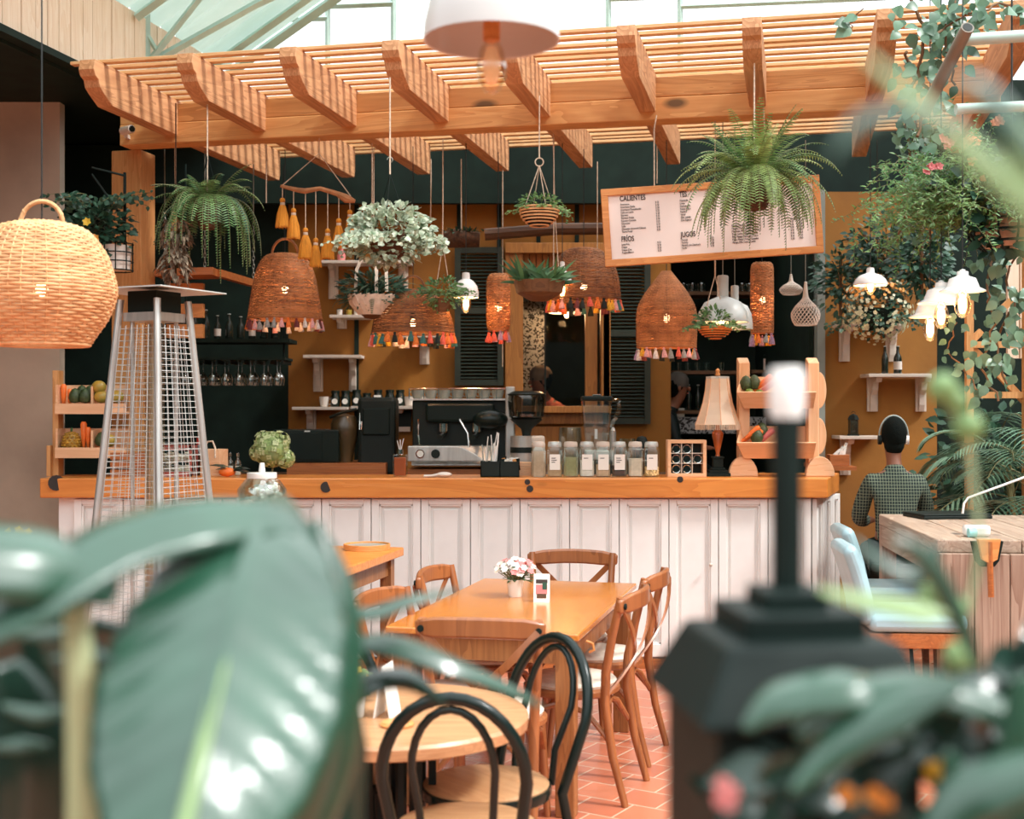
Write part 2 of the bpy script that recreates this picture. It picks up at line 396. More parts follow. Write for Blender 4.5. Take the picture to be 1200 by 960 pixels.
# dark ceiling behind the pergola, side walls
mb = MB(); mb.box(-7, 7, 10.6, 13.4, 3.76, 3.84); mb.box(-7, 7, 10.6, 10.68, 3.36, 3.76)
struct(mb, 'ceiling', M['dark'], smooth=False)
struct(bx(-7,-3.25,9.2,9.3,0,4.0), 'wall_left', M['concrete'], smooth=False)
struct(bx(-7.1,-7,-2,13.5,0,4.4), 'wall_far_left', M['dark'], smooth=False)
struct(bx(6.9,7,-2,13.5,0,4.4), 'wall_far_right', M['dark'], smooth=False)
mb = MB(); mb.box(xa(966,9.7), xa(1098,9.7), 9.7, 9.8, 0, 3.3)
struct(mb, 'wall_right', M['mustard2'], smooth=False)
struct(bx(xa(957,9.6)-.04, xa(957,9.6)-.001, 9.7, 11.9, 0, 3.6), 'wall_alcove_side', M['dark'], smooth=False)
struct(bx(xa(958,9.6), xa(967,9.6), 9.6, 9.8, 0, 3.3), 'trim_1', M['ceramic_grey'], smooth=False)
struct(bx(xa(1098,9.9), 7, 9.9, 10, 0, 4.2), 'wall_right_dark', M['dark'], smooth=False)
# seams of the boarded wall
for px in (418, 538, 585, 631, 676):
    struct(bx(xa(px,YB)-.018, xa(px,YB)+.018, YB-.02, YB, za(292 if px > 530 else 560,YB), za(232,YB)), 'trim_2', M['dark'], smooth=False)
# ---- serving window
def window():
    D = YB-.02
    fr = MB(); fr._a([],[])
    fr.box(xa(592,D), xa(613,D), D-.06, D+.12, za(545,D), za(288,D))
    fr.box(xa(704,D), xa(715,D), D-.06, D+.12, za(480,D), za(288,D))
    fr.box(xa(592,D), xa(715,D), D-.09, D, za(298,D), za(286,D))
    fr.box(xa(606,D), xa(715,D), D-.12, D+.1, za(484,D), za(476,D))
    fr.box(xa(613,D), xa(706,D), D-.03, D, za(545,D), za(500,D)); fr.box(xa(613,D), xa(706,D), D-.035, D, za(497,D), za(484,D))
    o = struct(fr, 'window_1', M['windowwood'], smooth=False, bevel=.004)
    pl = MB(); n = 12
    for i in range(n): pl.box(xa(613+i*91/n,D)+.003, xa(613+(i+1)*91/n,D)-.003, D, D+.03, za(346,D), za(298,D))
    pl.build('transom_boards', M['windowwood'], o, smooth=False)
    MB().box(xa(686,D), xa(700,D), D, D+.1, za(476,D), za(346,D)).build('mullion', M['windowwood'], o, smooth=False)
    MB().box(xa(638,D), xa(640,D), D+.02, D+.05, za(476,D), za(346,D)).build('mullion', M['blackmat'], o, smooth=False)
    MB().box(xa(613,D), xa(704,D), D+.05, D+.056, za(476,D), za(346,D)).build('pane', M['thinglass'], o, smooth=False)
window()
def shutter(px0, px1, py0, py1, label):
    D = YB-.05; x0, x1, z0, z1 = xa(px0,D), xa(px1,D), za(py1,D), za(py0,D)
    t = thing('louvered_shutter', label, 'shutter', ((x0+x1)/2, D, z0), group='dark louvered shutters beside the serving window')
    w, h = x1-x0, z1-z0
    fr = MB(); s = .05
    for a in (-w/2, w/2-s): fr.box(a, a+s, -.03, .02, 0, h)
    for b in (0, h*.52, h-s): fr.box(-w/2+s, w/2-s, -.025, .015, b, b+s)
    fr.build('frame', M['shut'], t, smooth=False)
    lv = MB(); z = s+.02
    while z < h-s-.01:
        lv.cbox((0, -.005, z), w-2*s, .032, .006, Matrix.Rotation(.7, 4, 'X')); z += .03
    lv.build('louvers', M['shut'], t, smooth=False)
M['shut'] = pm('dark_shutter_paint', (.018,.026,.016,1), .5, var=.2)
shutter(533, 590, 290, 452, 'dark louvered shutter left of the serving window, behind the cylindrical wicker lamp')
shutter(707, 762, 300, 497, 'dark louvered shutter right of the serving window, under the menu board')

# ================================================================ PERGOLA
P0 = Vector((-2.55, 8.6, 0))
def pg(t, s, z): return P0+U*t-V*s+Vector((0,0,z))
RZ = -A
def rafter_poly(tip, back):
    # side profile (s, z) with the carved stepped tip
    prof = [(-back+.02,-.02),(-back-.0,.03),(-back,.21),(tip-.0,.21),(tip+.015,.15),(tip-.005,.115),(tip-.04,.1),(tip-.055,.06),(tip-.1,.03),(tip-.2,-.02)]
    return prof
pergola = thing('pergola', 'open pine pergola with carved rafter tips and thin slats above the bar', 'pergola', pg(0,0,0), RZ)
def pgl(t, s, z): return Vector((t, -s, z))
MB().box(-.05,5.5,-.08,.08,3.41,3.545).build('beam', M['pine_y'], pergola, smooth=False, bevel=.006)
MB().box(-.05,5.5,-.075,.085,3.547,3.67).build('beam', M['pine_y2'], pergola, smooth=False, bevel=.006)
MB().box(-.19,.03,.06,.26,0,3.408).build('post', M['pine_z'], pergola, smooth=False, bevel=.006)
M['rafterwood'] = wood('rafter_pine', C(224,170,122), C(172,116,74), .65, 'y', sc=.9)
pr = MB().prism([(-a, b) for a, b in rafter_poly(1.1, 1.65)], -.05, .05, 'yz')
raf = None
for i, t in enumerate((.32,.94,1.56,2.17,2.82,3.47,4.13,4.8,5.46)):
    if raf is None: raf = pr.build('rafter', M['rafterwood'], pergola, smooth=False, bevel=.004); o = raf
    else: o = raf.copy(); COL.objects.link(o); o.parent = pergola
    o.location = (t,0,3.48); o.rotation_euler = (0,0,R(-.006,.006))
sl0 = None; s = .98
while s > -1.9:
    if sl0 is None: sl0 = MB().box(0,5.3,-.024,.024,0,.02).build('slat', M['slat'], pergola, smooth=False, bevel=.003); o = sl0
    else: o = sl0.copy(); COL.objects.link(o); o.parent = pergola
    o.location = (.15+R(-.02,.02), -s, 3.693+R(0,.004)); o.rotation_euler = (0,0,R(-.003,.003))
    s -= .13
# plank fascia upper left
Q = Vector((-2.75, 8.9, 0))
mb = MB(); x = -4.4; k = 0
while x < 1.6:
    w = R(.12,.2); mb.m = 0
    mb.box(x+.004, x+w-.004, -.02+R(0,.006), .02, 3.92, 4.48); x += w
o = struct(mb, 'wall_upper_left', M['pale_z'], smooth=False); o.location = Q; o.rotation_euler = (0,0,PI/2-A)
mb = MB().box(-4.4,1.6,-.04,.05,3.88,3.925)
o = struct(mb, 'trim_3', M['dark'], smooth=False); o.location = Q; o.rotation_euler = (0,0,PI/2-A)
# roof over the left aisle (dark, below the fascia) and the corrugated roof above it
mb = MB().box(-4.6,1.7,.06,4.5,3.86,3.92)
o = struct(mb, 'ceiling_left', M['dark'], smooth=False); o.location = Q; o.rotation_euler = (0,0,PI/2-A)
mb = MB(); vs = []; fs = []
n = 26; L0 = 1.9; rr = math.radians(31)
for i in range(n*6+1):
    s_ = -4.2+i*6.0/(n*6); hz = .055*math.sin(2*PI*i/6)
    for j in (0, 1):
        p = Q+V*s_+U*(j*L0*math.cos(rr)-.05)+Vector((0,0,4.5+j*L0*math.sin(rr)+hz)); vs.append(p)
for i in range(n*6): fs.append((2*i,2*i+1,2*i+3,2*i+2))
mb._a(vs, fs)
# only a strip beside the fascia: roof cut short so sun reaches the planks
def roofpt(s_, j, dz=0): return Q+V*s_+U*(j*math.cos(rr))+Vector((0,0,4.5+j*math.sin(rr)+dz))
o = struct(mb, 'ceiling_corrugated', M['corr'], smooth=True, ang=180)
fr = thing('roof_frame', 'pale green steel roof frame above the left end of the pergola', 'roof frame', (0,0,0))
def tb(name, pts, r, mat, parent, seg=6): return MB().tube(pts, r, seg).build(name, mat, parent)
tb('rafter_tube', [roofpt(1.8,0,-.06), roofpt(1.8,2.2,-.06)], .045, M['mint'], fr, 4)
tb('rafter_tube', [roofpt(1.45,0,-.1), roofpt(1.45,2.2,-.1)], .035, M['mint'], fr, 4)
tb('rafter_tube', [roofpt(.2,0.05,-.09), roofpt(.2,2.2,-.09)], .035, M['mint'], fr, 4)
a_ = W(172,76,9.3); tb('upright_tube', [a_, W(172,-30,9.3)], .026, M['mint'], fr, 4)
tb('strut', [a_, W(232,0,9.3), W(262,-36,9.3)], .026, M['mint'], fr, 4)
tb('strut', [a_, W(300,5,9.5), W(400,-40,9.7)], .03, M['mint'], fr, 4)
tb('strut', [W(172,40,9.3), W(184,60,9.3)], .018, M['mint'], fr, 4)
def gw(px, py, d): return W(px, py, d)
# gable glazing above the far edge of the pergola
g = MB(); D0 = 10.9
def gp(px, py):      # point on the gable plane (through Q+V*2, along U)
    B = Q+V*2.05; k = (px-600)/F
    t = (k*B.y-B.x)/(U.x-k*U.y); p = B+U*t
    return Vector((p.x, p.y, CH+(480-py)/F*p.y))
def bar(px0,py0,px1,py1,r): g.tube([gp(px0,py0), gp(px1,py1)], r, 4)
for px in (384, 461, 713, 797, 1120): bar(px,125,px,-60,.022)
bar(300,23,384,21,.028); bar(384,7,461,4,.028); bar(713,-2,797,-5,.028); bar(797,8,1120,-6,.02); bar(461,-40,713,-50,.03); bar(461,104,1160,62,.03)
bar(250,124,461,108,.03)
struct(g, 'window_2', M['mint'], smooth=False)
pn = MB(); 
for a,b in ((300,384),(384,461),(461,713),(713,797),(797,1120)):
    p = [gp(a,118), gp(b,110), gp(b,-60), gp(a,-60)]; pn._a(p, [(0,1,2,3)])
struct(pn, 'window_3', M['thinglass'], smooth=False)

# security camera on the post
t = thing('security_camera', 'small white security camera on the pine post under the beam', 'camera', W(149,153,8.45))
MB().tube([(-.035,.02,.0),(.045,-.05,.0)], .028, 12).build('housing', M['shelfwhite'], t)
MB().tube([(.045,-.05,0),(.05,-.055,0)], .02, 12).build('lens', M['black'], t)
MB().box(-.02,.0,.0,.12,-.045,-.02).build('bracket', M['shelfwhite'], t)
# ================================================================ COUNTER
ctr = thing('bar_counter', 'long white panelled bar counter with an orange wooden plinth', 'counter', (0,0,0))
cx0, cx1 = -2.896, 1.907
MB().prism([(cx0,8.18),(cx1,8.18),(2.2,8.72),(2.2,8.76),(cx0,8.56)], .06, 1.088, 'xy').build('body', M['white'], ctr, smooth=False)
MB().prism([(cx0,8.14),(cx1+.01,8.14),(2.21,8.72),(2.2,8.74),(cx0,8.56)], 0, .06, 'xy').build('plinth', M['plinth'], ctr, smooth=False)
def panel(w, name, loc, rz=0, z0=.075, z1=1.08):
    f = MB(); s = .05
    f.box(0.003,s,-.03,.0,z0,z1); f.box(w-s,w-.003,-.03,0,z0,z1); f.box(s,w-s,-.03,0,z0,z0+.08); f.box(s,w-s,-.03,0,z1-.035,z1)
    # bead moulding and the sunk field
    b = .012
    f.box(s,s+b,-.022,0,z0+.08,z1-.035); f.box(w-s-b,w-s,-.022,0,z0+.08,z1-.035); f.box(s,w-s,-.022,0,z0+.08,z0+.08+b); f.box(s,w-s,-.022,0,z1-.035-b,z1-.035)
    f.box(s+.03,w-s-.03,-.012,0,z0+.115,z1-.07)
    o = f.build(name, M['white'], ctr, smooth=False, bevel=.0025); o.location = loc; o.rotation_euler = (0,0,rz); return o
x = -.581-.316*8+.19
xs = [-.581+.316*k for k in range(-7, 7)]
for x in xs: panel(.316, 'door_panel', (x,8.18,0))
panel(.215, 'door_panel', (xs[0]-.1-.01,8.18,0)) if xs[0]-.11 > cx0 else None
panel(cx1-(xs[-1]+.316), 'door_panel', (xs[-1]+.316,8.18,0))
a2 = math.atan2(.54, .293)
for k in range(3): panel(.2, 'side_panel', (cx1+.01+.2*k*math.cos(a2), 8.18+.2*k*math.sin(a2), 0), a2)
for px, py in ((833,662),): MB().ball(W(px,py,8.13), .012, 10, 6).build('knob', M['shelfwhite'], ctr)
top = MB().prism([(-2.99,8.1),(2.0,8.1),(2.25,8.8),(1.7,8.8),(1.6,8.58),(-2.99,8.58)], 1.09, 1.215, 'xy').build('countertop', M['counter'], None, smooth=False, bevel=.008)
tag(top, 'thick orange pine countertop with dark knots on the white bar counter', 'countertop')
for px, py, r in ((382,571,.035),(618,565,.018),(621,573,.022),(797,562,.02),(66,566,.05)):
    k = MB().tube([W(px,py,8.102),W(px,py,8.097)], r, 14); k.build('knot', M['darkknot'] if 'darkknot' in M else M.setdefault('darkknot', pm('dark_knot', (.02,.012,.008,1), .6)), top, smooth=False)
# back bar worktop behind the counter
bb = thing('back_bar_bench', 'long dark bench with raised wooden boards behind the bar counter', 'bench', (0,0,0))
MB().box(-2.4,1.95,9.3,10.0,0,1.13).build('body', M['dark'], bb, smooth=False)
MB().box(-2.42,1.97,9.28,10.02,1.13,1.16).build('worktop', M['darkwood'], bb, smooth=False)
MB().box(xa(336,9.3),xa(452,9.3),9.3,9.9,1.16,za(543,9.3)).build('raised_board', M['plinth'], bb, smooth=False)
MB().box(xa(478,9.3),xa(610,9.3),9.3,9.95,1.16,za(550,9.3)).build('raised_board', M['plinth'], bb, smooth=False)
# ================================================================ CHAIRS
def make_crossback(label):
    t = thing('crossback_chair', label, 'chair', group='brown crossback chairs round the dining table')
    b = M['bent']
    MB().lathe([(.0,.425),(.2,.425),(.215,.435),(.215,.452),(.2,.462),(.0,.462)], 28, sy=.98).build('seat', b, t)
    MB().lathe([(.0,.462),(.196,.462),(.202,.475),(.19,.487),(.12,.493),(.0,.495)], 28, sy=.98).build('cushion', M['cream'], t)
    for s in (-1, 1):
        MB().tube([(s*.20,-.29,0),(s*.195,-.235,.2),(s*.19,-.2,.42),(s*.195,-.205,.55),(s*.21,-.235,.7),(s*.22,-.275,.87)],
                  [.015,.018,.021,.02,.018,.017], 10).build('back_leg', b, t)
        MB().tube([(s*.19,.2,0),(s*.178,.18,.2),(s*.165,.16,.43)], [.014,.017,.02], 10).build('leg', b, t)
        # bent brackets under the seat
        MB().tube([(s*.19,-.215,.27),(s*.185,-.12,.375),(s*.175,0,.405),(s*.175,.1,.375),(s*.178,.172,.28)], .012, 8).build('bracket', b, t)
    MB().tube([(-.182,.175,.27),(-.1,.15,.375),(0,.145,.405),(.1,.15,.375),(.182,.175,.27)], .012, 8).build('bracket', b, t)
    MB().tube([(-.19,-.21,.27),(-.1,-.18,.375),(0,-.175,.405),(.1,-.18,.375),(.19,-.21,.27)], .012, 8).build('bracket', b, t)
    # crest rail, thick and curved
    n = 12; pts = [(-.245+.49*i/n, -.272-.05*math.sin(PI*i/n), .835+.012*math.sin(PI*i/n)) for i in range(n+1)]
    rail = MB().sweep(pts, [.055]+[.068]+[.078]*(n-3)+[.068,.055], .026, (0,0,1))
    rail.build('crest_rail', b, t, bevel=.01)
    for s in (-1, 1):
        MB().tube([(s*.222,-.292,.835),(s*.222,-.3,.835)], .013, 10).build('bolt', M['iron'], t)
        q = []; m = 12
        for i in range(m+1):
            k = i/m; q.append((s*(.222-.41*k+.02*math.sin(PI*k)), -.292+.09*k-.052*math.sin(PI*k)-(s*.007), .83-.37*k))
        MB().sweep(q, .03, .009, (1,0,.3)).build('cross_strap', b, t)
    return t
def make_bentwood(label):
    t = thing('bentwood_chair', label, 'chair', group='black bentwood cafe chairs at the round table')
    b = M['black']
    MB().lathe([(.0,.44),(.185,.44),(.2,.448),(.2,.468),(.19,.474),(.0,.47)], 32).build('seat', M['seatwood'], t)
    MB().lathe([(.186,.432),(.206,.432),(.209,.45),(.206,.464),(.2,.464),(.2,.44)], 32).build('seat_ring', b, t)
    # outer hoop: rear legs and back in one bent rod
    pts = []
    pts += [(-.2,-.27,0),(-.18,-.215,.22),(-.165,-.175,.44)]
    for i in range(17):
        a = PI-PI*i/16; zz = .66+.235*math.sin(a); pts.append((.195*math.cos(a), -.195-.11*(zz-.45)/.45, zz))
    pts += [(.165,-.175,.44),(.18,-.215,.22),(.2,-.27,0)]
    MB().tube(pts, [.014,.016,.0175]+[.0175]*17+[.0175,.016,.014], 10).build('back_hoop', b, t)
    q = [(-.095,-.19,.45),(-.1,-.2,.56)]
    for i in range(13):
        a = PI-PI*i/12; zz = .69+.175*math.sin(a); q.append((.112*math.cos(a), -.2-.11*(zz-.45)/.45, zz))
    q += [(.1,-.2,.56),(.095,-.19,.45)]
    MB().tube(q, .0115, 10).build('inner_hoop', b, t)
    for s in (-1, 1):
        MB().tube([(s*.19,.2,0),(s*.17,.165,.22),(s*.15,.14,.44)], [.013,.016,.019], 10).build('leg', b, t)
    MB().tube([(.165*math.cos(2*PI*i/24), .165*math.sin(2*PI*i/24), .24) for i in range(24)], .009, 8, closed=True).build('leg_ring', b, t)
    return t
c0 = make_crossback('brown crossback chair at the near end of the dining table, back to the camera')
def face_dir(dx, dy): return math.atan2(-dx, dy)      # local +y (the way a sitter looks) turned to dx,dy
def put(o, bx_, by_, dx, dy, back=.285):
    l = math.hypot(dx, dy); dx /= l; dy /= l
    o.location = (bx_+dx*back, by_+dy*back, 0); o.rotation_euler = (0,0,face_dir(dx, dy))
vx, vy = math.sin(A), math.cos(A)
put(c0, -.12, 4.74, .16, 1)
for (x, y, dx, dy, lab) in (
    (.53, 5.5, -1, .34, 'brown crossback chair on the right side of the dining table, nearer the camera'),
    (.69, 6.1, -1, .34, 'brown crossback chair on the right side of the dining table, nearer the counter'),
    (.33, 6.98, -.12, -1, 'brown crossback chair at the far end of the dining table, against the white counter'),
    (-.38, 6.22, 1, -.3, 'brown crossback chair on the left side of the dining table, nearer the counter'),
    (-.56, 5.44, 1, -.42, 'brown crossback chair on the left side of the dining table, nearer the camera')):
    o = dup(c0, label=lab); put(o, x, y, dx, dy)
b0 = make_bentwood('black bentwood chair in front of the round table, its plywood seat seen whole')
put(b0, -.155, 3.40, .1, 1, .25)
o = dup(b0, label='black bentwood chair right of the round table, its hoop seen almost edge-on'); put(o, .13, 4.22, -.78, -.62, .27)
o = dup(b0, label='black bentwood chair behind the round table, beside the broad blurred leaf'); put(o, -.66, 4.42, .3, -1, .25)

# ================================================================ DINING TABLE
th = -math.radians(14)
T = thing('dining_table', 'long honey-coloured wooden dining table in front of the counter', 'table', (-.13,5.215,0), th)
MB().box(-.41,.41,0,1.56,.722,.75).build('tabletop', M['tabletop'], T, smooth=False, bevel=.006)
ap = M['tableleg']
MB().box(-.36,.36,.04,.065,.62,.722).build('apron', ap, T, smooth=False); MB().box(-.36,.36,1.495,1.52,.62,.722).build('apron', ap, T, smooth=False)
MB().box(-.375,-.35,.05,1.51,.62,.722).build('apron', ap, T, smooth=False); MB().box(.35,.375,.05,1.51,.62,.722).build('apron', ap, T, smooth=False)
for x in (-.385,.305):
    for y in (.03,1.45): MB().box(x,x+.08,y,y+.08,0,.722).build('leg', ap, T, smooth=False, bevel=.005)
hk = MB().tube([(.413,.14,.7),(.44,.14,.69),(.445,.14,.665),(.425,.14,.655)], .006, 8); hk.build('bag_hook', M['pine'], T)
# flowers and photo stand on it
def flower(mb, p, n, r, k=6, cup=.35):
    n = Vector(n).normalized(); a = n.orthogonal().normalized(); b = n.cross(a)
    for i in range(k):
        t = 2*PI*i/k+R(-.1,.1); d = a*math.cos(t)+b*math.sin(t)+n*cup
        mb.leaf(p, d, n, r, r*.85, fold=.1, curl=.1)
def pot_of_flowers(name, label, cat, loc, potr, poth, potmat, H, rad, nfl, mats, leafm, nl=60, fr=.022):
    t = thing(name, label, cat, loc)
    MB().lathe([(potr*.72,0),(potr*.8,.004),(potr,poth),(potr*.93,poth),(potr*.9,poth*.85),(0,poth*.85)], 24).build('pot', potmat, t)
    st = MB(); fl = MB(); lf = MB()
    for i in range(nfl):
        a = R(0, 2*PI); k = math.sqrt(R(0,1)); e = k*rad
        p = Vector((e*math.cos(a), e*math.sin(a), poth+H*(1-.55*k*k)+R(-.015,.01)))
        st.tube([(0,0,poth*.8), p*.6+Vector((0,0,poth*.3)), p], .0018, 4)
        fl.m = i % len(mats); flower(fl, p, Vector((p.x*6, p.y*6-.3, .7)), R(.8,1.15)*fr)
    for i in range(nl):
        a = R(0, 2*PI); d = Vector((math.cos(a), math.sin(a), R(-.2,.8)))
        lf.leaf(Vector((0,0,poth))+d*R(.01,rad*.8), d, (0,0,1), R(.03,.05), .022)
    st.build('stems', M['stem'], t); lf.build('leaves', leafm, t); fl.build('blossoms', mats, t)
    return t
pot_of_flowers('flower_pot', 'small white pot of pink and white flowers on the dining table', 'flower pot', W(604,699,6.15)*1, .042, .085, M['enamel'], .1, .095, 46, [M['petal_w'], M['petal_p'], M['petal_w']], M['midleaf'])
def tobj(o, z): o.location.z = z; return o
for o in COL.objects:
    if o.get('label','').startswith('small white pot of pink'): o.location.z = .75
def card_stand(label, loc, rz, w=.075, h=.13, pic=True):
    t = thing('table_card', label, 'card stand', loc, rz)
    c = MB().prism([(-.028,0),(0,h),(.028,0),(.024,0),(0,h-.012),(-.024,0)], -w/2, w/2, 'yz'); c.build('card', M['paper'], t, smooth=False)
    if pic:
        for k, (c_, z0, z1, x0, x1) in enumerate(((M['petal_p'], .28,.62,-.36,.36),(M['darkwood'],.14,.3,-.3,.3),(M['ink'],.66,.8,-.36,.36),(M['dkleaf'],.45,.7,.05,.33))):
            y0 = -.028*(1-z0)-.0008-k*.0003; y1 = -.028*(1-z1)-.0008-k*.0003
            MB()._a([(x0*w,y0,z0*h),(x1*w,y0,z0*h),(x1*w,y1,z1*h),(x0*w,y1,z1*h)], [(0,1,2,3)]).build('printed_picture', c_, t, smooth=False)
    return t
p = W(635,703,6.0); card_stand('folded white photo card standing beside the pink flowers on the dining table', (p.x,6.0,.75), -.1)

# ================================================================ ROUND TABLE
RT = thing('round_table', 'round wooden cafe table with black slatted legs, nearest the camera', 'table', (-.38,4.02,-.0)); RT.scale = (1,1,.974)
tp = MB().lathe([(0,.67),(.41,.67),(.43,.678),(.433,.71),(.425,.72),(0,.72)], 48)
tp.build('tabletop', M['round_top'], RT, ang=30)
lg = M['blackmat']
for i in range(4):
    a = i*PI/2+.5
    q = MB(); c, s_ = math.cos(a), math.sin(a)
    q.tube([(c*.08,s_*.08,.665),(c*.08,s_*.08,.12),(c*.3,s_*.3,.02)], .018, 6); q.build('leg', lg, RT)
for i in range(8):
    a = i*PI/4; MB().box(-.012,.012,-.012,.012,.1,.67).build('slat_bar', lg, RT, smooth=False, loc=(.13*math.cos(a),.13*math.sin(a),0))
MB().lathe([(0,.08),(.15,.08),(.15,.1),(0,.1)], 24).build('base_ring', lg, RT)
MB().lathe([(0,.63),(.16,.63),(.16,.668),(0,.668)], 24).build('top_plate', lg, RT)
p = W(417,848,3.95)
pot_of_flowers('potted_succulent', 'white pot with a yellow-green plant on the round table', 'potted plant', (p.x,3.95,.702), .034, .085, M['enamel'], .06, .045, 26, [M['petal_y'], M['fern2']], M['midleaf'], 40, .02)
card_stand('thin white menu card standing upright on the round table', (W(453,850,3.95).x,3.97,.702), PI/2-.25, .1, .16, False)
# small disc under the card
tag(MB().lathe([(0,0),(.05,0),(.052,.006),(.045,.012),(0,.012)], 24).build('coaster', M['pine'], None, loc=(W(466,850,3.86).x,3.84,.702)), 'round wooden coaster on the round table beside the white card', 'coaster')

# ================================================================ SIDE TABLE left
ST = thing('side_table', 'tall wooden side table standing before the counter, behind the blurred leaf', 'table', (-1.07,6.38,0), -.215)
MB().box(-.36,.4,-.55,.5,.875,.92).build('tabletop', M['counter'], ST, smooth=False, bevel=.006)
for x in (-.32,.3):
    for y in (-.48,.43): MB().box(x,x+.06,y-.03,y+.03,0,.875).build('leg', M['tableleg'], ST, smooth=False)
MB().box(-.3,.33,-.5,-.475,.78,.875).build('apron', M['darkwood'], ST, smooth=False); MB().box(.315,.345,-.46,.42,.78,.875).build('apron', M['tableleg'], ST, smooth=False)
tr = thing('round_tray', 'round wooden tray on the side table in front of the counter', 'tray', (W(430,640,6.68).x,6.68,.92))
MB().lathe([(0,.004),(.11,.004),(.115,.03),(.122,.03),(.122,0),(0,0)], 32).build('rim', M['pine'], tr, bevel=.002)
MB().lathe([(0,.005),(.108,.005),(.108,.022),(0,.022)], 32).build('slate_plate', M['ceramic_grey'], tr)
# ================================================================ RIGHT HIGH TABLE, STOOLS
HT = thing('high_table', 'high weathered plank table at the right edge', 'table', (1.96,5.9,0), -.1)
mb = MB()
for k in range(5): mb.box(.0+k*.19, .186+k*.19, 0, 1.45, .99, 1.05)
mb.build('tabletop', M['barnwood'], HT, smooth=False, bevel=.006)
mb = MB()
for k in range(6): mb.box(.004+k*.158, .158+k*.158, -.03, .03, 0, .989)
mb.build('end_panel', M['barnwood_z'], HT, smooth=False, bevel=.004)
MB().box(.0,.06,.03,1.4,.88,.99).build('side_rail', M['barnwood'], HT, smooth=False)
MB().box(.0,.08,1.36,1.44,0,.99).build('leg', M['barnwood_z'], HT, smooth=False); MB().box(.85,.93,1.36,1.44,0,.99).build('leg', M['barnwood_z'], HT, smooth=False)
# bottle opener shaped like a wooden paddle hung on the end
op = thing('hanging_dustpan', 'small wooden paddle with a dark metal edge hung on the plank table end', 'paddle', W(1156,634,5.82))
MB().prism([(-.075,0),(.07,0),(.05,-.09),(.03,-.115),(-.03,-.115),(-.055,-.09)], -.02,.0).build('blade', M['iron'], op, smooth=False)
MB().prism([(-.055,.012),(.05,.012),(.035,-.08),(.0,-.1),(-.035,-.08)], -.045,-.02).build('wooden_face', M['pine'], op, smooth=False, bevel=.003)
MB().tube([(0,-.035,.0),(.008,-.035,-.25)], .014, 8).build('handle', M['plinth'], op)
tw = thing('tissue_pack', 'white tissue pack with a pale teal end on the plank table', 'tissue pack', W(1144,632,6.05)*1); tw.location.z = 1.05
MB().box(-.06,.06,-.035,.035,0,.055).build('pack', M['enamel'], tw, bevel=.015)
MB().tube([(-.055,-.05,.022),(-.02,-.05,.022)], .022, 14).build('roll', pm('pale_teal', C(150,210,210), .5), tw)
# laptop / black tray at the far end
lp = thing('black_laptop', 'flat black laptop on the far end of the plank table in front of the man', 'laptop', (2.42,7.12,1.05), .15)
MB().box(-.2,.2,-.13,.13,0,.018).build('base', M['blackmat'], lp, smooth=False, bevel=.004)
MB().box(-.2,.2,-.13,.13,.019,.027).build('lid', M['iron'], lp, smooth=False, bevel=.003)
MB().tube([(0,0,0),(.001,0,0)],.001,3)
tube_ = thing('bent_white_straw', 'thin white bent tube rising from the high table before the palm', 'tube', W(1128,602,6.9))
MB().tube([(0,0,0),(.008,0,.055),(.03,0,.085),(.4,0,.22),(.8,0,.36)], .0065, 8).build('tube', M['enamel'], tube_)
def make_stool(label, loc, rz):
    t = thing('upholstered_bar_stool', label, 'stool', loc, rz, 'pale blue bar stools at the plank table')
    w = .21
    MB().box(-w,w,-.2,.24,.67,.755).build('seat', M['blue'], t, bevel=.03)
    n = 8; pts = [(0,-.2-.09*(i/n)**1.6,.7+.36*i/n) for i in range(n+1)]
    o = MB().sweep(pts, .4, .07, (1,0,0)); o.build('backrest', M['blue'], t, bevel=.028)
    MB().box(-w+.01,w-.01,-.2,.22,.6,.668).build('seat_frame', M['plinth'], t, smooth=False, bevel=.004)
    for x in (-.17,.17):
        for y in (-.17,.19): MB().tube([(x*1.15,y*1.15,0),(x,y,.6)], [.016,.022], 8).build('leg', M['darkwood'], t)
    MB().tube([(-.19,.2,.2),(.19,.2,.2)], .012, 8).build('footrest', M['iron'], t)
    return t
s0 = make_stool('pale blue upholstered bar stool beside the plank table, the nearer one', (1.84,6.0,-.035), -PI/2-.08)
o = dup(s0, (2.05,6.85,-.035), -PI/2-.08, 'pale blue upholstered bar stool beside the plank table, the farther one')

# patio heater -------------------------------------------------
H = thing('patio_heater', 'pyramid patio heater with steel tubes, wire mesh and a square steel cap', 'patio heater', (W(181,480,6.0).x,6.0,0), -.436)
bw, tw_ = .262, .108; zb, zt = .12, 2.16
for i, (sx, sy) in enumerate(((-1,-1),(1,-1),(1,1),(-1,1))):
    MB().tube([(sx*bw,sy*bw,zb),(sx*tw_,sy*tw_,zt)], .017, 10).build('corner_tube', M['steel'], H)
MB().box(-.3,.3,-.3,.3,.0,.34).build('base_housing', M['iron'], H, smooth=False, bevel=.01)
def lerp(a, b, t): return a+(b-a)*t
def side(k):
    m = MB(); c = [((-1,-1),(1,-1)),((1,-1),(1,1)),((1,1),(-1,1)),((-1,1),(-1,-1))][k]
    def P(u, z):
        f = (z-zb)/(zt-zb); h = lerp(bw, tw_, f); a, b = c
        return Vector((lerp(a[0],b[0],u)*h, lerp(a[1],b[1],u)*h, z))
    z = .4
    while z < 2.04: m.tube([P(.08,z),P(.92,z)], .0018, 3); z += .028
    for u in (.08,.22,.36,.5,.64,.78,.92): m.tube([P(u,.36),P(u,2.04)], .0022, 4)
    return m
for k in range(4): side(k).build('mesh_guard', M['steel'], H)
MB().tube([(0,0,.34),(0,0,2.08)], .045, 20).build('flame_tube', M['bulbglass'], H)
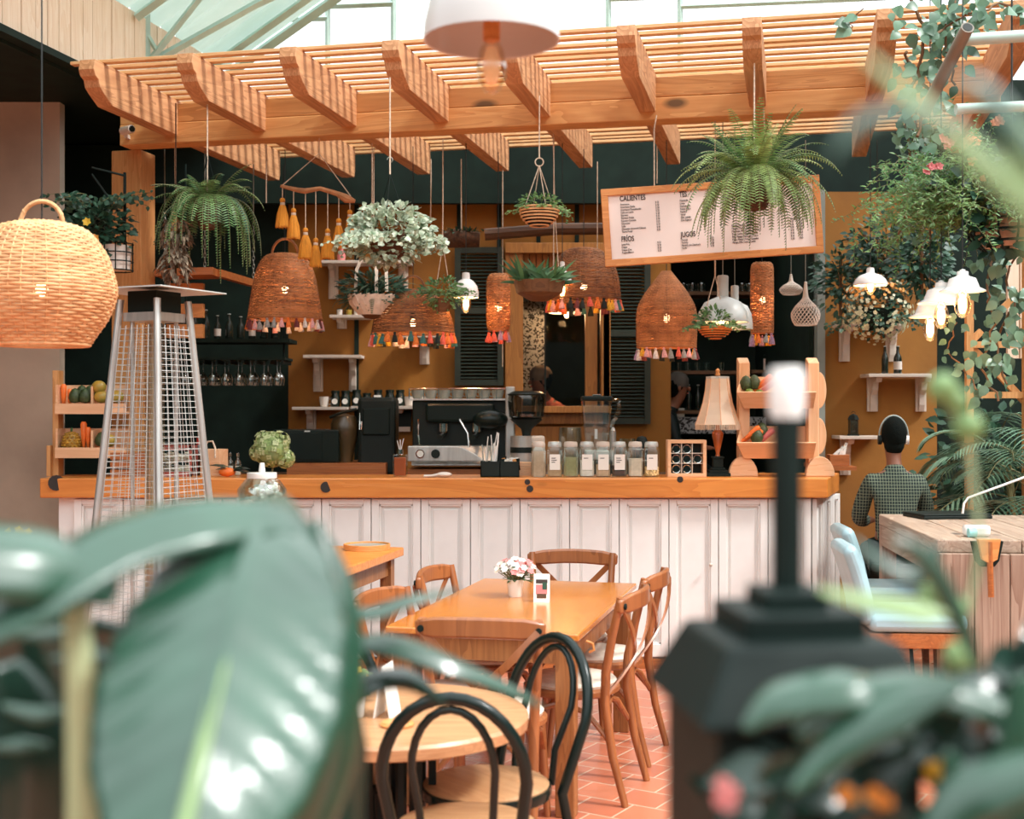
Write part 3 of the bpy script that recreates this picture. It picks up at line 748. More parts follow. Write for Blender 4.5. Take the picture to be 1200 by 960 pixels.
for x, y in ((-.07,-.07),(.07,-.07),(.07,.07),(-.07,.07)): MB().tube([(x,y,.34),(x,y,2.08)], .01, 8).build('inner_rod', M['steel'], H)
MB().box(-.1,.1,-.1,.1,2.06,2.1).build('top_frame', M['steel'], H, smooth=False)
MB().box(-.085,.085,-.085,.085,2.1,2.2).build('burner_head', M['iron'], H, smooth=False)
q = .235; m = MB()
m._a([(-q,-q,2.2),(q,-q,2.2),(q,q,2.2),(-q,q,2.2),(-q,-q,2.206),(q,-q,2.206),(q,q,2.206),(-q,q,2.206),(0,0,2.235),(0,0,2.225)],
     [(4,5,8),(5,6,8),(6,7,8),(7,4,8),(0,9,1),(1,9,2),(2,9,3),(3,9,0),(0,1,5,4),(1,2,6,5),(2,3,7,6),(3,0,4,7)])
m.build('cap', M['galv'], H, smooth=False)
# ================================================================ THINGS ON THE COUNTER
CT = 1.2155
def cp(px, d=8.35, z=CT): return (xa(px,d), d, z)
S8 = 8.35/F
def carrot(mb, p, d, ln, r):
    p = Vector(p); d = Vector(d).normalized(); mb.tube([p, p+d*ln*.08, p+d*ln*.5, p+d*ln*.9, p+d*ln], [r*.6, r, r*.8, r*.45, r*.1], 8)
def veg_part(kind, loc, label, group, rz=0, s=1.0, tilt=0):
    t = None
    if kind == 'carrot':
        mb = MB(); carrot(mb, (0,0,0), (0,0,-1), .16*s, .02*s); o = mb.build('carrot', M['orange'], None)
    elif kind == 'avocado':
        o = MB().lathe([(0,0),(.03,.008),(.042,.035),(.036,.065),(.02,.09),(0,.1)], 14).build('avocado', M['avo'], None)
    elif kind == 'lime': o = MB().ball((0,0,.032), .032, 14, 10, (1,1,1)).build('lime', M['lime'], None)
    elif kind == 'mango': o = MB().ball((0,0,.042), .042, 14, 10, (1.15,.9,1)).build('mango', M['mango'], None)
    elif kind == 'radish': mb = MB(); carrot(mb, (0,0,0), (0,0,-1), .15*s, .022*s); o = mb.build('red_carrot', M['radish'], None)
    o.location = loc; o.rotation_euler = (tilt, 0, rz)
    return tag(o, label, o.name.split('.')[0].replace('_',' '), group)
M['avo'] = pm('avocado_skin', C(52,66,34), .5, var=.3, scale=40, bump=.4)
M['lime'] = pm('lime_skin', C(104,128,48), .35, var=.1, bump=.1)
M['mango'] = pm('mango_skin', C(196,150,60), .35, col2=C(120,130,56), scale=20)
M['radish'] = pm('pink_carrot_skin', C(196,100,96), .5)
# ---- right fruit stand: two slanted trays between scalloped uprights
def upright(t, x, h, th_=.055, mat=None, ht=True):
    pf = [(-.1,0)]
    prof = []
    pts = [(-.09,0),(-.1,.05),(-.085,.12),(-.045,.15),(-.05,.2),(-.085,.27),(-.08,.34),(-.05,.4),(-.055,.46),(-.085,.53),(-.08,.6),(-.05,.66),(-.03,h)]
    back = [(.06,h+.02),(.06,0)]
    MB().prism(pts+back, x-th_/2, x+th_/2, 'yz').build('upright', mat or M['pale_up'], t, smooth=False, bevel=.004)
def foot(t, x): MB().tube([(x,-.09,.0),(x,-.15,.0)], .001, 3)
fs = thing('fruit_stand', 'pale pine two-tier fruit stand at the right end of the counter', 'fruit stand', cp(915,8.4), 0)
x0, x1 = xa(871,8.4)-xa(915,8.4), xa(952,8.4)-xa(915,8.4)
for x in (x0, x1):
    MB().prism([(-.04,.0),(-.04,.74),(.03,.775),(.05,.77),(.05,0)], x-.036, x+.036, 'yz').build('upright', M['pale_up'], fs, smooth=False, bevel=.005)
    MB().prism([(.095*math.cos(PI*i/12), .13*math.sin(PI*i/12)) for i in range(13)], -.095, -.045).build('foot', M['pale_x'], fs, smooth=False, bevel=.005, loc=(x+(.03 if x > 0 else -.015),0,0))
for zc in (.26, .56): MB().prism([(.05*math.cos(PI*(i/12-.5)), zc+.12*math.sin(PI*(i/12-.5))) for i in range(13)], -.03, .04).build('scallop', M['pale_up'], fs, smooth=False, bevel=.004, loc=(x1+.036,0,0))
for zc, nm in ((.135,'lower_tray'),(.46,'upper_tray')):
    m = MB(); xl, xr = x0-.075, x1-.02
    m._a([(xl,-.18,zc+.09),(xr,-.18,zc+.09),(xr,-.1,zc-.01),(xl+.06,-.1,zc-.01),(xl,-.19,zc+.085),(xr,-.19,zc+.085),(xr,-.112,zc-.018),(xl+.06,-.112,zc-.018)],
         [(0,1,2,3),(4,7,6,5),(0,4,5,1),(2,6,7,3),(0,3,7,4),(1,5,6,2)])
    m.box(xl+.05, xr, -.12,-.045, zc+.02, zc+.035); m.box(x0+.04,x1-.04,-.045,.04,zc+.02,zc+.035); m.box(x0+.04,x1-.04,.03,.042,zc+.02,zc+.19)
    m._a([(xl,-.182,zc+.09),(xl+.06,-.11,zc-.01),(xl+.06,-.042,zc-.01),(xl+.045,-.042,zc+.17),(xl+.012,-.182,zc+.09),(xl+.072,-.11,zc-.01),(xl+.072,-.042,zc-.01),(xl+.057,-.042,zc+.17)],
         [(0,1,2,3),(7,6,5,4),(0,3,7,4),(0,4,5,1),(1,5,6,2),(2,6,7,3)])
    m.build(nm, M['pale_x'], fs, smooth=False)
fsx, fsz = xa(915,8.4), CT
def fv(kind, px, py, d, lab, rz=0, s=1, tilt=0):
    p = W(px,py,d); return veg_part(kind, p, lab, 'fruit and vegetables in the right fruit stand', rz, s, tilt)
for i,(px,py) in enumerate(((874,452),(884,451),(878,461),(890,462))):
    fv('lime' if i>1 else 'avocado', px, py+6, 8.27 if i > 1 else 8.315, ['dark avocado at the left of the upper fruit tray','avocado between the others in the upper fruit tray','lime at the front left of the upper fruit tray','second lime along the front of the upper fruit tray'][i], s=1)
fv('carrot', 905, 440, 8.28, 'orange carrot lying slanted across the upper fruit tray', 0, 1.1, 0).rotation_euler = (.2,.85,0)
fv('radish', 908, 448, 8.26, 'pale pink carrot beside the orange carrot in the upper fruit tray', 0, 1, 0).rotation_euler = (.2,.95,0)
for i,(px,py,r) in enumerate(((884,503,.85),(887,507,.7),(880,509,.95))):
    fv('carrot', px+6, py-3, 8.25+i*.02, ['longest orange carrot in the lower fruit tray','middle orange carrot in the lower fruit tray','front orange carrot in the lower fruit tray'][i], 0, .95).rotation_euler = (.1, r, 0)
fv('avocado', 893, 513, 8.31, 'dark avocado behind the carrots in the lower fruit tray'); fv('avocado', 887, 520, 8.26, 'black avocado at the front of the lower fruit tray')
fv('radish', 907, 503, 8.27, 'pink carrot leaning at the right of the lower fruit tray').rotation_euler = (.1,.8,0)
# ---- left produce rack
lr = thing('produce_rack', 'pine produce rack with two open trays at the left end of the counter', 'rack', cp(108,8.4), 0)
a0, a1 = xa(68,8.4)-xa(108,8.4), xa(157,8.4)-xa(108,8.4)
for x in (a0, a1): MB().box(x-.02,x+.02,-.05,.05,0,.69).build('upright', M['pine_z'], lr, smooth=False, bevel=.004)
MB().box(a0-.045,a0-.018,-.09,.05,0,.2).build('foot', M['pine_z'], lr, smooth=False, bevel=.004)
for zc, nm in ((.12,'lower_tray'),(.405,'upper_tray')):
    m = MB(); m.box(a0+.02,a1-.02,-.1,.06,zc,zc+.015); m.box(a0+.02,a1-.02,-.115,-.1,zc,zc+.068); m.box(a0+.02,a1-.02,.05,.062,zc+.015,zc+.19); m.box(a0+.02,a0+.032,-.1,.06,zc,zc+.19)
    m.box(a0+.245,a0+.257,-.09,.05,zc+.015,zc+.18)
    m.build(nm, M['pale_x'], lr, smooth=False)
lx, lz = xa(108,8.4), CT
g = 'produce in the left rack'
def lv(kind, dx, z, lab, s=1, e=None, y=8.35):
    o = veg_part(kind, (lx+dx, y, lz+z), lab, g, 0, s)
    if e: o.rotation_euler = e
    return o
lv('carrot', a0+.055, .6, 'tall orange carrot at the left end of the upper rack tray'); lv('carrot', a0+.095, .57, 'shorter orange carrot next to the tall one in the upper rack tray', .85)
for i, dx in enumerate((.135,.17,.2,.225)): lv('avocado', a0+dx, .475+.02*(i%2), ['dark avocado right of the carrots in the upper rack tray','second dark avocado in the upper rack tray','third dark avocado in the upper rack tray','avocado against the divider of the upper rack tray'][i], y=8.33+.03*(i%2))
lv('mango', a0+.3, .475, 'green-yellow mango in the upper rack tray'); lv('mango', a0+.285, .54, 'orange mango lying on top in the upper rack tray'); lv('mango', a0+.4, .475, 'mango at the right end of the upper rack tray, behind the heater')
lv('carrot', a0+.185, .355, 'tall carrot beside the pineapple in the lower rack tray', 1.1); lv('carrot', a0+.215, .32, 'short carrot beside the pineapple in the lower rack tray', .9)
lv('avocado', a0+.3, .19, 'dark avocado in the lower rack tray right of the divider'); lv('mango', a0+.35, .19, 'mango in the lower rack tray right of the divider')
pa = thing('pineapple', 'golden pineapple in the lower tray of the left rack', 'pineapple', (lx+a0+.105, 8.35, lz+.136))
m = MB(); 
m.lathe([(0,0),(.035,.005),(.053,.05),(.055,.09),(.045,.13),(.025,.152),(0,.155)], 16)
for j in range(8):
    z = .012+j*.018; r = [.04,.05,.055,.057,.056,.053,.047,.036][j]
    for i in range(11):
        a = 2*PI*(i+.5*(j%2))/11; m.ball((r*math.cos(a), r*math.sin(a), z), .0105, 5, 4, (1,1,.85))
m.build('body', pm('pineapple_skin', C(196,146,50), .5, col2=C(120,92,36), scale=30, island=.3), pa)
m = MB()
for i in range(9): a = R(0,6.28); m.leaf((0,0,.15),(math.cos(a)*.5,math.sin(a)*.5,1),(math.cos(a),math.sin(a),.2),R(.02,.035),.012)
m.build('crown', M['midleaf'], pa)
# crates behind the heater
t = thing('wooden_crate', 'slatted wooden crate on the counter seen through the heater mesh', 'crate', cp(158,8.38))
m = MB()
for z in (0,.055,.11): m.box(-.13,.13,-.1,-.085,z,z+.045); m.box(-.13,.13,.085,.1,z,z+.045); m.box(-.13,-.115,-.085,.085,z,z+.045); m.box(.115,.13,-.085,.085,z,z+.045)
m.build('slats', M['plinth'], t, smooth=False)
m = MB(); [m.box(x-.01,x+.01,y-.01,y+.01,0,.16) for x in (-.105,.105) for y in (-.075,.075)]; m.build('corner_posts', M['plinth'], t, smooth=False)
t = thing('glass_display_case', 'red-framed glass case of wrapped sweets behind the patio heater', 'case', cp(205,8.38))
w_, h_ = .13, .2; m = MB()
for x in (-w_,w_-.015):
    for y in (-.09,.075): m.box(x,x+.015,y,y+.015,0,h_)
for z in (0,h_-.03): m.box(-w_,w_,-.09,-.078,z,z+.03); m.box(-w_,w_,.078,.09,z,z+.03)
m.build('frame', pm('dusty_red_paint', C(150,74,62), .5), t, smooth=False)
MB().box(-w_+.01,w_-.01,-.085,-.083,.02,h_-.02).build('pane', M['glass'], t, smooth=False)
m = MB(); [m.ball((R(-.1,.1),R(-.06,.05),R(.02,.15)),.018,6,5,(1.5,1,.7)) for _ in range(40)]; m.build('sweets', M['cream'], t)['kind'] = 'stuff'
# wooden gift box with rope handle
t = thing('handled_box', 'small pale wooden box with a rope handle on the counter', 'box', cp(251,8.4), -.25)
MB().box(-.07,.07,-.06,.06,0,.175).build('body', M['pale_x'], t, smooth=False, bevel=.003)
MB().tube([(-.04,-.064,.13),(-.04,-.064,.185),(-.02,-.05,.225),(.015,-.05,.228),(.04,-.064,.185),(.04,-.064,.12)], .006, 8).build('handle', M['rope'], t)
# papaya slice with leaf, bottles
t = thing('papaya', 'orange papaya half with dark green leaves on the counter', 'papaya', cp(266,8.28))
MB().ball((0,0,.03), .05, 14, 8, (1.1,.7,.6)).build('fruit', M['orange'], t)
m = MB(); 
for a,l in ((2.6,.15),(.3,.12),(-.3,.16),(2.9,.1),(-2.5,.08)): m.leaf((.03,0,.04),(math.cos(a),-.2,math.sin(a)*.5+.25),(0,-.4,1),l,.05,curl=.35,pts=4)
m.build('leaves', M['fgdark'], t)
bot_prof = [(0,0),(.022,0),(.023,.07),(.02,.09),(.008,.105),(.008,.125),(.0,.125)]
t = thing('cruet_bottle', 'clear square-topped cruet bottle beside the handled wooden box', 'bottle', cp(270,8.5))
MB().lathe(bot_prof, 12).build('bottle', M['glass'], t); MB().lathe([(0,.125),(.01,.125),(.01,.145),(0,.15)], 10).build('stopper', M['chrome'], t)
MB().lathe([(0,.004),(.018,.004),(.018,.06),(0,.06)], 12).build('liquid', M['paper'], t)
o = dup(t, cp(279,8.45), label='clear cruet bottle just left of the green flower head'); o2 = dup(t, cp(262,8.52), label='clear cruet bottle close behind the papaya leaves')
t = thing('red_wine_bottle', 'dark bottle with a red cap behind the heater leg', 'bottle', cp(233,8.54))
MB().lathe([(0,0),(.034,0),(.036,.12),(.03,.15),(.013,.17),(.013,.24),(0,.24)], 14).build('bottle', M['darkglass'], t)
MB().lathe([(0,.2),(.015,.2),(.015,.243),(0,.245)], 12).build('cap', pm('red_foil', C(190,50,40), .4), t)
# glass jar with white lid, hydrangea (on a stand in front of the counter)
stn = thing('plant_stand', 'tall dark plant stand in front of the counter, hidden by the blurred leaf', 'stand', W(307,600,7.3)*1); stn.location.z = 0
MB().lathe([(0,1.02),(.16,1.02),(.16,1.045),(0,1.045)], 28).build('top', M['darkwood'], stn)
for i in range(3): a = i*2.09+.4; MB().tube([(.05*math.cos(a),.05*math.sin(a),1.02),(.17*math.cos(a),.17*math.sin(a),0)], .014, 8).build('leg', M['darkwood'], stn)
jx = W(307,600,7.3).x
t = thing('cookie_jar', 'round glass jar with a white lid holding white shells, before the green flower head', 'jar', (jx,7.3,1.046))
MB().shell([(.09,0),(.12,.03),(.142,.09),(.138,.15),(.1,.2),(.082,.215),(.08,.205),(.13,.145),(.135,.09),(.112,.03),(0,.006)], 32).build('glass_body', M['glass'], t)
MB().lathe([(0,.21),(.083,.21),(.086,.216),(.084,.245),(0,.248)], 28).build('lid', M['enamel'], t, bevel=.003)
MB().lathe([(.017,.246),(.02,.252),(.014,.3),(0,.302)], 14).build('lid_knob', M['enamel'], t)
m = MB()
for i in range(46):
    a, r_ = R(0,6.28), R(0,.1); T0 = m.T; m.T = Matrix.Translation((r_*math.cos(a), r_*math.sin(a), R(.03,.165))) @ Matrix.Rotation(R(0,3),4,'X') @ Matrix.Rotation(R(0,3),4,'Z')
    m.ball((0,0,0), .022, 8, 6, (1.5,.8,.6)); m.T = T0
m.build('shells', M['paper'], t)['kind'] = 'stuff'
hyx = W(318,530,8.3)
t = thing('hydrangea', 'round pale green hydrangea head standing on the counter behind the white-lidded jar', 'flower', (hyx.x, 8.3, CT))
MB().tube([(0,0,0),(.01,0,.06),(0,0,.12)], .006, 6).build('stem', M['stem'], t)
m = MB(); ctr_ = Vector((0,0,.175))
MB().ball(ctr_, .1, 12, 8, (1.15,1,1)).build('core', pm('floret_core', C(150,168,110), .9), t)
for (ox,oz,rr_,nn) in ((0,0,.115,420),(.09,-.06,.06,120),(-.085,-.02,.055,100),(.05,.05,.07,100),(-.05,.06,.06,90)):
    for i in range(nn):
        d = Vector((R(-1,1),R(-1,1),R(-1,1))); 
        if d.length > 1: continue
        d.normalize(); p = ctr_+Vector((ox,0,oz))+Vector((d.x*rr_,d.y*rr_*.9,d.z*rr_)); m.m = i % 2
        flower(m, p, d, R(.018,.025), 4, .15)
m.build('florets', [leafmat('pale_green_floret', C(196,208,150), C(226,230,186), island=.2), leafmat('green_floret', C(130,156,90), C(176,192,126), island=.25)], t)
t = thing('reed_diffuser', 'amber liquid bottle with sticks on the counter', 'bottle', cp(469,8.3))
MB().box(-.045,.045,-.03,.03,0,.145).build('glass_bottle', M['glass'], t, smooth=False, bevel=.008)
MB().box(-.038,.038,-.024,.024,.006,.125).build('liquid', pm('amber_liquid', C(176,84,40), .2, coat=.5), t, smooth=False, bevel=.005)
MB().lathe([(.016,.145),(.016,.175),(.019,.175),(.019,.145)], 14).build('neck', M['chrome'], t)
for k in (-.02,.0,.022): MB().tube([(0,0,.15),(k,0,.24+k*.3)], .0022, 5).build('stick', M['enamel'], t)
t = thing('white_spoon_rest', 'white ceramic spoon rest with a handle lying on the counter', 'spoon rest', cp(515,8.2))
MB().ball((.03,0,.018), .042, 16, 8, (1.2,.8,.42)).build('bowl', M['ceramic'], t)
MB().tube([(-.005,0,.016),(-.05,0,.01),(-.1,0,.008)], [.012,.008,.009], 8, flat=1.5).build('handle', M['ceramic'], t)
# straw organiser
t = thing('cutlery_caddy', 'black caddy with straws, spoons and sachets on the counter', 'caddy', cp(586,8.3))
m = MB(); w_ = .125
m.box(-w_,w_,-.07,-.065,0,.1); m.box(-w_,w_,.065,.07,0,.1); m.box(-w_,-w_+.005,-.07,.07,0,.1); m.box(w_-.005,w_,-.07,.07,0,.1); m.box(-.003,.003,-.07,.07,0,.095); m.box(-w_,w_,-.07,.07,0,.005)
m.build('box', M['blackmat'], t, smooth=False)
for i in range(13):
    x = R(-.11,-.02); dx = R(-.35,.35); l = R(.16,.27); y = R(-.05,.04)
    MB().tube([(x,y,.02),(x+dx*l*.6,y,.02+l)], R(.003,.0055), 6).build('straw', [M['paper'],M['enamel'],M['ceramic_grey']][i%3], t)
for i in range(16):
    x = R(.01,.115); y = R(-.05,.04); h = R(.1,.13); T0 = MB(); T0.T = Matrix.Translation((x,y,h-.03)) @ Matrix.Rotation(R(-.3,.3),4,'Y') @ Matrix.Rotation(R(-.6,.6),4,'Z')
    T0.box(-.012,.012,-.0015,.0015,-.04,.035); T0.build('sachet', [M['pine'],M['iron'],M['paper'],M['cream']][i%4], t, smooth=False)
t = thing('napkin_stack', 'small stack of pale wooden coasters left of the glass jars', 'stack', cp(615,8.42))
for k in range(7): MB().box(-.045,.045,-.045,.045,k*.013,k*.013+.011).build('coaster', M['pale_x'], t, smooth=False, bevel=.001)
# ---- eight jars
jar = None
fills = [(C(206,176,150), .88, False),(C(204,168,132), .42, True),(C(168,162,118), .66, False),(C(238,232,224), .55, True),(C(212,178,146), .4, True),(C(24,24,22), .36, True),(C(232,214,196), .62, False),(C(206,166,96), .32, True)]
jl = ['filled with beige powder, first from the left','with a white label over light brown powder, second from the left','filled with olive green powder, third from the left','with a white label and white contents, fourth from the left','with a white label over pale brown powder, fifth from the left','with a white label over black contents, sixth from the left','half full of pinkish white sugar, seventh from the left','with a white label over mixed nuts, last before the glass case']
for i in range(8):
    t = thing('storage_jar', 'square glass jar '+jl[i], 'jar', cp(631+18.9*i,8.3), 0, 'glass storage jars along the counter')
    hw = .048; H_ = .2; m = MB()
    def rr(h, z, k=.014): return [(-h+k,-h,z),(h-k,-h,z),(h,-h+k,z),(h,h-k,z),(h-k,h,z),(-h+k,h,z),(-h,h-k,z),(-h,-h+k,z)]
    rings = [rr(hw*.97,0),rr(hw,.01),rr(hw,.165),rr(hw*.9,.185,.016),rr(hw*.84,.195,.02)]
    m._a([v for r_ in rings for v in r_], [(j*8+a_, j*8+(a_+1)%8, j*8+8+(a_+1)%8, j*8+8+a_) for j in range(4) for a_ in range(8)]+[tuple(range(7,-1,-1))])
    m.build('glass_body', M['glass'], t)
    MB().lathe([(0,.192),(.043,.192),(.045,.197),(.044,.212),(.04,.225),(0,.228)], 20).build('lid', M['galv'] if i % 2 else M['shelfwhite'], t)
    MB().tube([(.043*math.cos(a_*PI/8), .043*math.sin(a_*PI/8), .2) for a_ in range(16)], .0022, 5, closed=True).build('wire_clip', M['chrome'], t)
    c_, fr_, lab = fills[i]; f = MB(); h = hw-.004; top_ = .006+.18*fr_
    r1 = [rr(h,.006),rr(h,top_)]
    if i == 7:
        f._a([v for r_ in r1 for v in r_], [(a_,(a_+1)%8,8+(a_+1)%8,8+a_) for a_ in range(8)]+[tuple(range(7,-1,-1)),tuple(range(8,16))])
        for _ in range(70): f.m = 1; f.ball((R(-h,h)*.9,-h,R(.01,top_)), .006, 5, 4)
        f.build('contents', [pm('nuts', c_, .6), pm('nuts_b', C(232,204,150), .6, island=.5)], t)
    else:
        f._a([v for r_ in r1 for v in r_], [(a_,(a_+1)%8,8+(a_+1)%8,8+a_) for a_ in range(8)]+[tuple(range(7,-1,-1)),tuple(range(8,16))])
        f.build('contents', pm('powder_'+str(i), c_, .9, var=.05, scale=40), t, smooth=False)
    if lab:
        MB().box(-.034,.034,-hw-.0012,-hw-.0004,.045,.145).build('paper_label', M['paper'], t, smooth=False)
        pr_ = MB(); nl = [3,3,1,1,1,3,1,1][i]
        for k in range(nl): pr_.box(-.022,[.006,.012,.002][k],-hw-.0018,-hw-.0012,.118-k*.013,.123-k*.013)
        pr_.build('printed_lines', M['ink'], t, smooth=False)
# ---- wooden nine-cell glass case
t = thing('cup_display', 'small wooden framed case with nine cells of rolled glasses on the counter', 'case', cp(804,8.3))
w_, h_ = .125, .238
m = MB(); m.box(-w_,-w_+.022,-.05,.05,0,h_); m.box(w_-.022,w_,-.05,.05,0,h_); m.box(-w_+.022,w_-.022,-.05,.05,0,.022); m.box(-w_+.022,w_-.022,-.05,.05,h_-.022,h_)
m.build('frame', M['pale_x'], t, smooth=False, bevel=.002)
MB().box(-w_+.02,w_-.02,.04,.045,.02,h_-.02).build('back', M['blackmat'], t, smooth=False)
m = MB(); c_ = (w_-.022)*2/3
for k in (1,2): x = -w_+.022+c_*k; m.box(x-.002,x+.002,-.045,.04,.022,h_-.022); z = .022+(h_-.044)/3*k; m.box(-w_+.022,w_-.022,-.044,.04,z-.002,z+.002)
m.build('dividers', M['shelfwhite'], t, smooth=False)
for a_ in range(3):
    for b_ in range(3):
        if (a_,b_) in ((2,2),(2,0)): continue
        x = -w_+.022+c_*(a_+.5); z = .022+(h_-.044)/3*(b_+.5)
        MB().tube([(x,-.035,z-.004),(x,.02,z-.004)], .026, 16).build('glass_tumbler', M['glass'], t); MB().tube([(x+.026*math.cos(i*PI/10),-.037,z-.004+.026*math.sin(i*PI/10)) for i in range(20)], .0022, 5, closed=True).build('tumbler_rim', M['chrome'], t)
# ---- table lamp
t = thing('table_lamp', 'fringed cream table lamp with an amber glass body on a dark stepped base', 'lamp', cp(841,8.35))
m = MB(); m.box(-.075,.075,-.06,.06,0,.022); m.box(-.062,.062,-.05,.05,.022,.04); m.box(-.045,.045,-.04,.04,.04,.055); m.box(-.032,.032,-.03,.03,.055,.115); m.box(-.038,.038,-.036,.036,.115,.128)
m.build('stepped_base', M['iron'], t, smooth=False, bevel=.003)
MB().lathe([(0,.125),(.016,.13),(.012,.15),(.016,.165),(.028,.22),(.038,.265),(.036,.285),(.02,.305),(.014,.315),(.01,.34),(.01,.6)], 20).build('amber_body', pm('amber_glass', C(170,84,36), .12, var=.2, coat=.8), t)
sh = MB(); k = 8; prof = [(.145,.335),(.12,.4),(.095,.48),(.08,.56),(.073,.64)]
sh.shell(prof, 8); sh.build('lamp_shade', M['shadecloth'] if 'shadecloth' in M else M.setdefault('shadecloth', leafmat('cream_shade_cloth', C(250,236,214), C(244,224,200), island=0, trans=.4)), t, smooth=False)
for i in range(8):
    a = 2*PI*i/8; MB().tube([(r_*math.cos(a)*1.01, r_*math.sin(a)*1.01, z_) for r_, z_ in prof], .003, 5).build('shade_seam', M['pale_x'], t)
m = MB()
for i in range(96):
    a = 2*PI*i/96; kk = math.cos(PI/8)/math.cos((a % (PI/4))-PI/8); m.tube([(.146*kk*math.cos(a),.146*kk*math.sin(a),.34),(.146*kk*math.cos(a),.146*kk*math.sin(a),.302)], .0022, 3)
m.build('fringe', M['tassel_mustard'] and M['shadecloth'], t)
MB().lathe([(.076,.636),(.076,.65),(.07,.65),(.07,.636)], 8).build('top_rim', M['galv'], t, smooth=False)
MB().lathe([(.0,.6),(.008,.64),(.018,.66),(.012,.675),(.016,.69),(.0,.705)], 12).build('finial', M['pine'], t)
# napkin box on a small wall shelf, right
t = thing('napkin_box', 'wooden napkin box with folded white napkins at the far right counter end', 'napkin box', W(982,546,9.1))
MB().box(-.07,.07,-.05,.05,0,.08).build('box', M['plinth'], t, smooth=False, bevel=.003)
for x in (-.03,-.01,.015): MB().prism([(x,.08),(x+.03,.08),(x+.045,.15+x)], -.03,.03).build('napkin', M['paper'], t, smooth=False)
sb = thing('wall_box_shelf', 'small wooden ledge under the napkin box, beside the counter end', 'shelf', W(984,546,9.1))
MB().box(-.12,.1,-.08,.6,-.03,-.001).build('ledge', M['plinth'], sb, smooth=False)

# ================================================================ BEHIND THE COUNTER
BZ = 1.161
# espresso machine
D = 9.45
ex = xa(540,D); k_ = D/F
em = thing('espresso_machine', 'black and chrome espresso machine with cups on its top', 'espresso machine', (ex, D, za(551,9.35)+.01))
w_ = .35
MB().box(-w_,w_,-.1,.3,.02,.5).build('body', M['blackmat'], em, smooth=False, bevel=.012)
MB().prism([(-.22,.03),(.05,.03),(.05,.17),(-.12,.17)], -w_+.0, w_-.08, 'yz').build('drip_tray', M['steel'], em, smooth=False, bevel=.006)
MB().prism([(-.3,.07),(-.23,.07),(-.16,.17),(-.3,.17)], -.001, .001, 'yz')
MB().prism([(-w_-.02,.06),(.19,.06),(.12,.11),(.0,.17),(-w_-.02,.17)], -.27, -.22).build('control_panel', M['steel'], em, smooth=False, bevel=.006)
for x in (-.28,-.17): MB().tube([(x,-.272,.115),(x,-.285,.115)], .032, 20).build('gauge', M['chrome'] if x < -.2 else M['blackmat'], em)
MB().tube([(-.28,-.286,.115),(-.28,-.288,.115)], .024, 20).build('dial_face', M['paper'], em)
MB().box(-w_-.02,w_+.02,-.14,.3,.5,.512).build('cup_tray', M['steel'], em, smooth=False)
m = MB(); [m.tube([(-w_-.02+ (2*w_+.04)*i/7, -.14, .51),(-w_-.02+(2*w_+.04)*i/7, -.14,.585)], .004, 6) for i in range(8)]; m.tube([(-w_-.02,-.14,.585),(w_+.02,-.14,.585)], .006, 8)
m.build('rail', M['chrome'], em)
MB().box(w_-.02,w_+.05,-.16,.3,.02,.6).build('side_panel', M['steel'], em, smooth=False, bevel=.01)
for x in (-.12,.12):
    MB().tube([(x,-.14,.27),(x,-.14,.33)], .04, 20).build('group_head', M['chrome'], em)
    MB().tube([(x,-.14,.26),(x,-.2,.25),(x-.02,-.3,.235)], [.02,.014,.018], 10).build('portafilter', M['blackmat'], em)
MB().tube([(-.0,-.18,.36),(.06,-.22,.26),(.07,-.23,.16)], .008, 8).build('steam_wand', M['chrome'], em)
MB().tube([(-.3,-.18,.36),(-.3,-.22,.26),(-.29,-.23,.18)], .008, 8).build('steam_wand', M['chrome'], em)
MB().box(-.25,.25,-.16,-.1,.34,.48).build('front_housing', M['black'], em, smooth=False, bevel=.02)
# big black shiny hood piece (knock box/handle) right of the front
MB().ball((.22,-.17,.36), .1, 16, 10, (1.3,.8,.7)).build('grinder_lid', M['black'], em)
cup0 = None
def cup(name, label, loc, r, h, mat, group, handle=True, rz=0):
    t = thing(name, label, 'cup', loc, rz, group)
    MB().lathe([(r*.6,0),(r*.75,.004),(r*.97,h*.6),(r,h),(r*.93,h),(r*.88,h*.6),(r*.5,h*.1),(0,h*.1)], 20).build('body', mat, t)
    if handle: MB().tube(arc((-r*.95,0,h*.52), h*.28, PI*.45, PI*1.55, 8), h*.06, 6).build('handle', mat, t)
    return t
for i in range(7):
    x = ex-w_+.035+i*.098; lab = 'grey coffee cup on the espresso machine, number'
    labs = ['leftmost grey coffee cup on top of the espresso machine','second grey cup from the left on the espresso machine','third grey cup from the left on the espresso machine','middle grey cup on top of the espresso machine','third grey cup from the right on the espresso machine','second grey cup from the right on the espresso machine','rightmost grey cup on top of the espresso machine']
    if cup0 is None: cup0 = cup('coffee_cup', labs[0], (x, D-.07, em.location.z+.513), .045, .062, M['ceramic_grey'], 'cups on the espresso machine')
    else: dup(cup0, (x, D-.07, em.location.z+.513), label=labs[i])
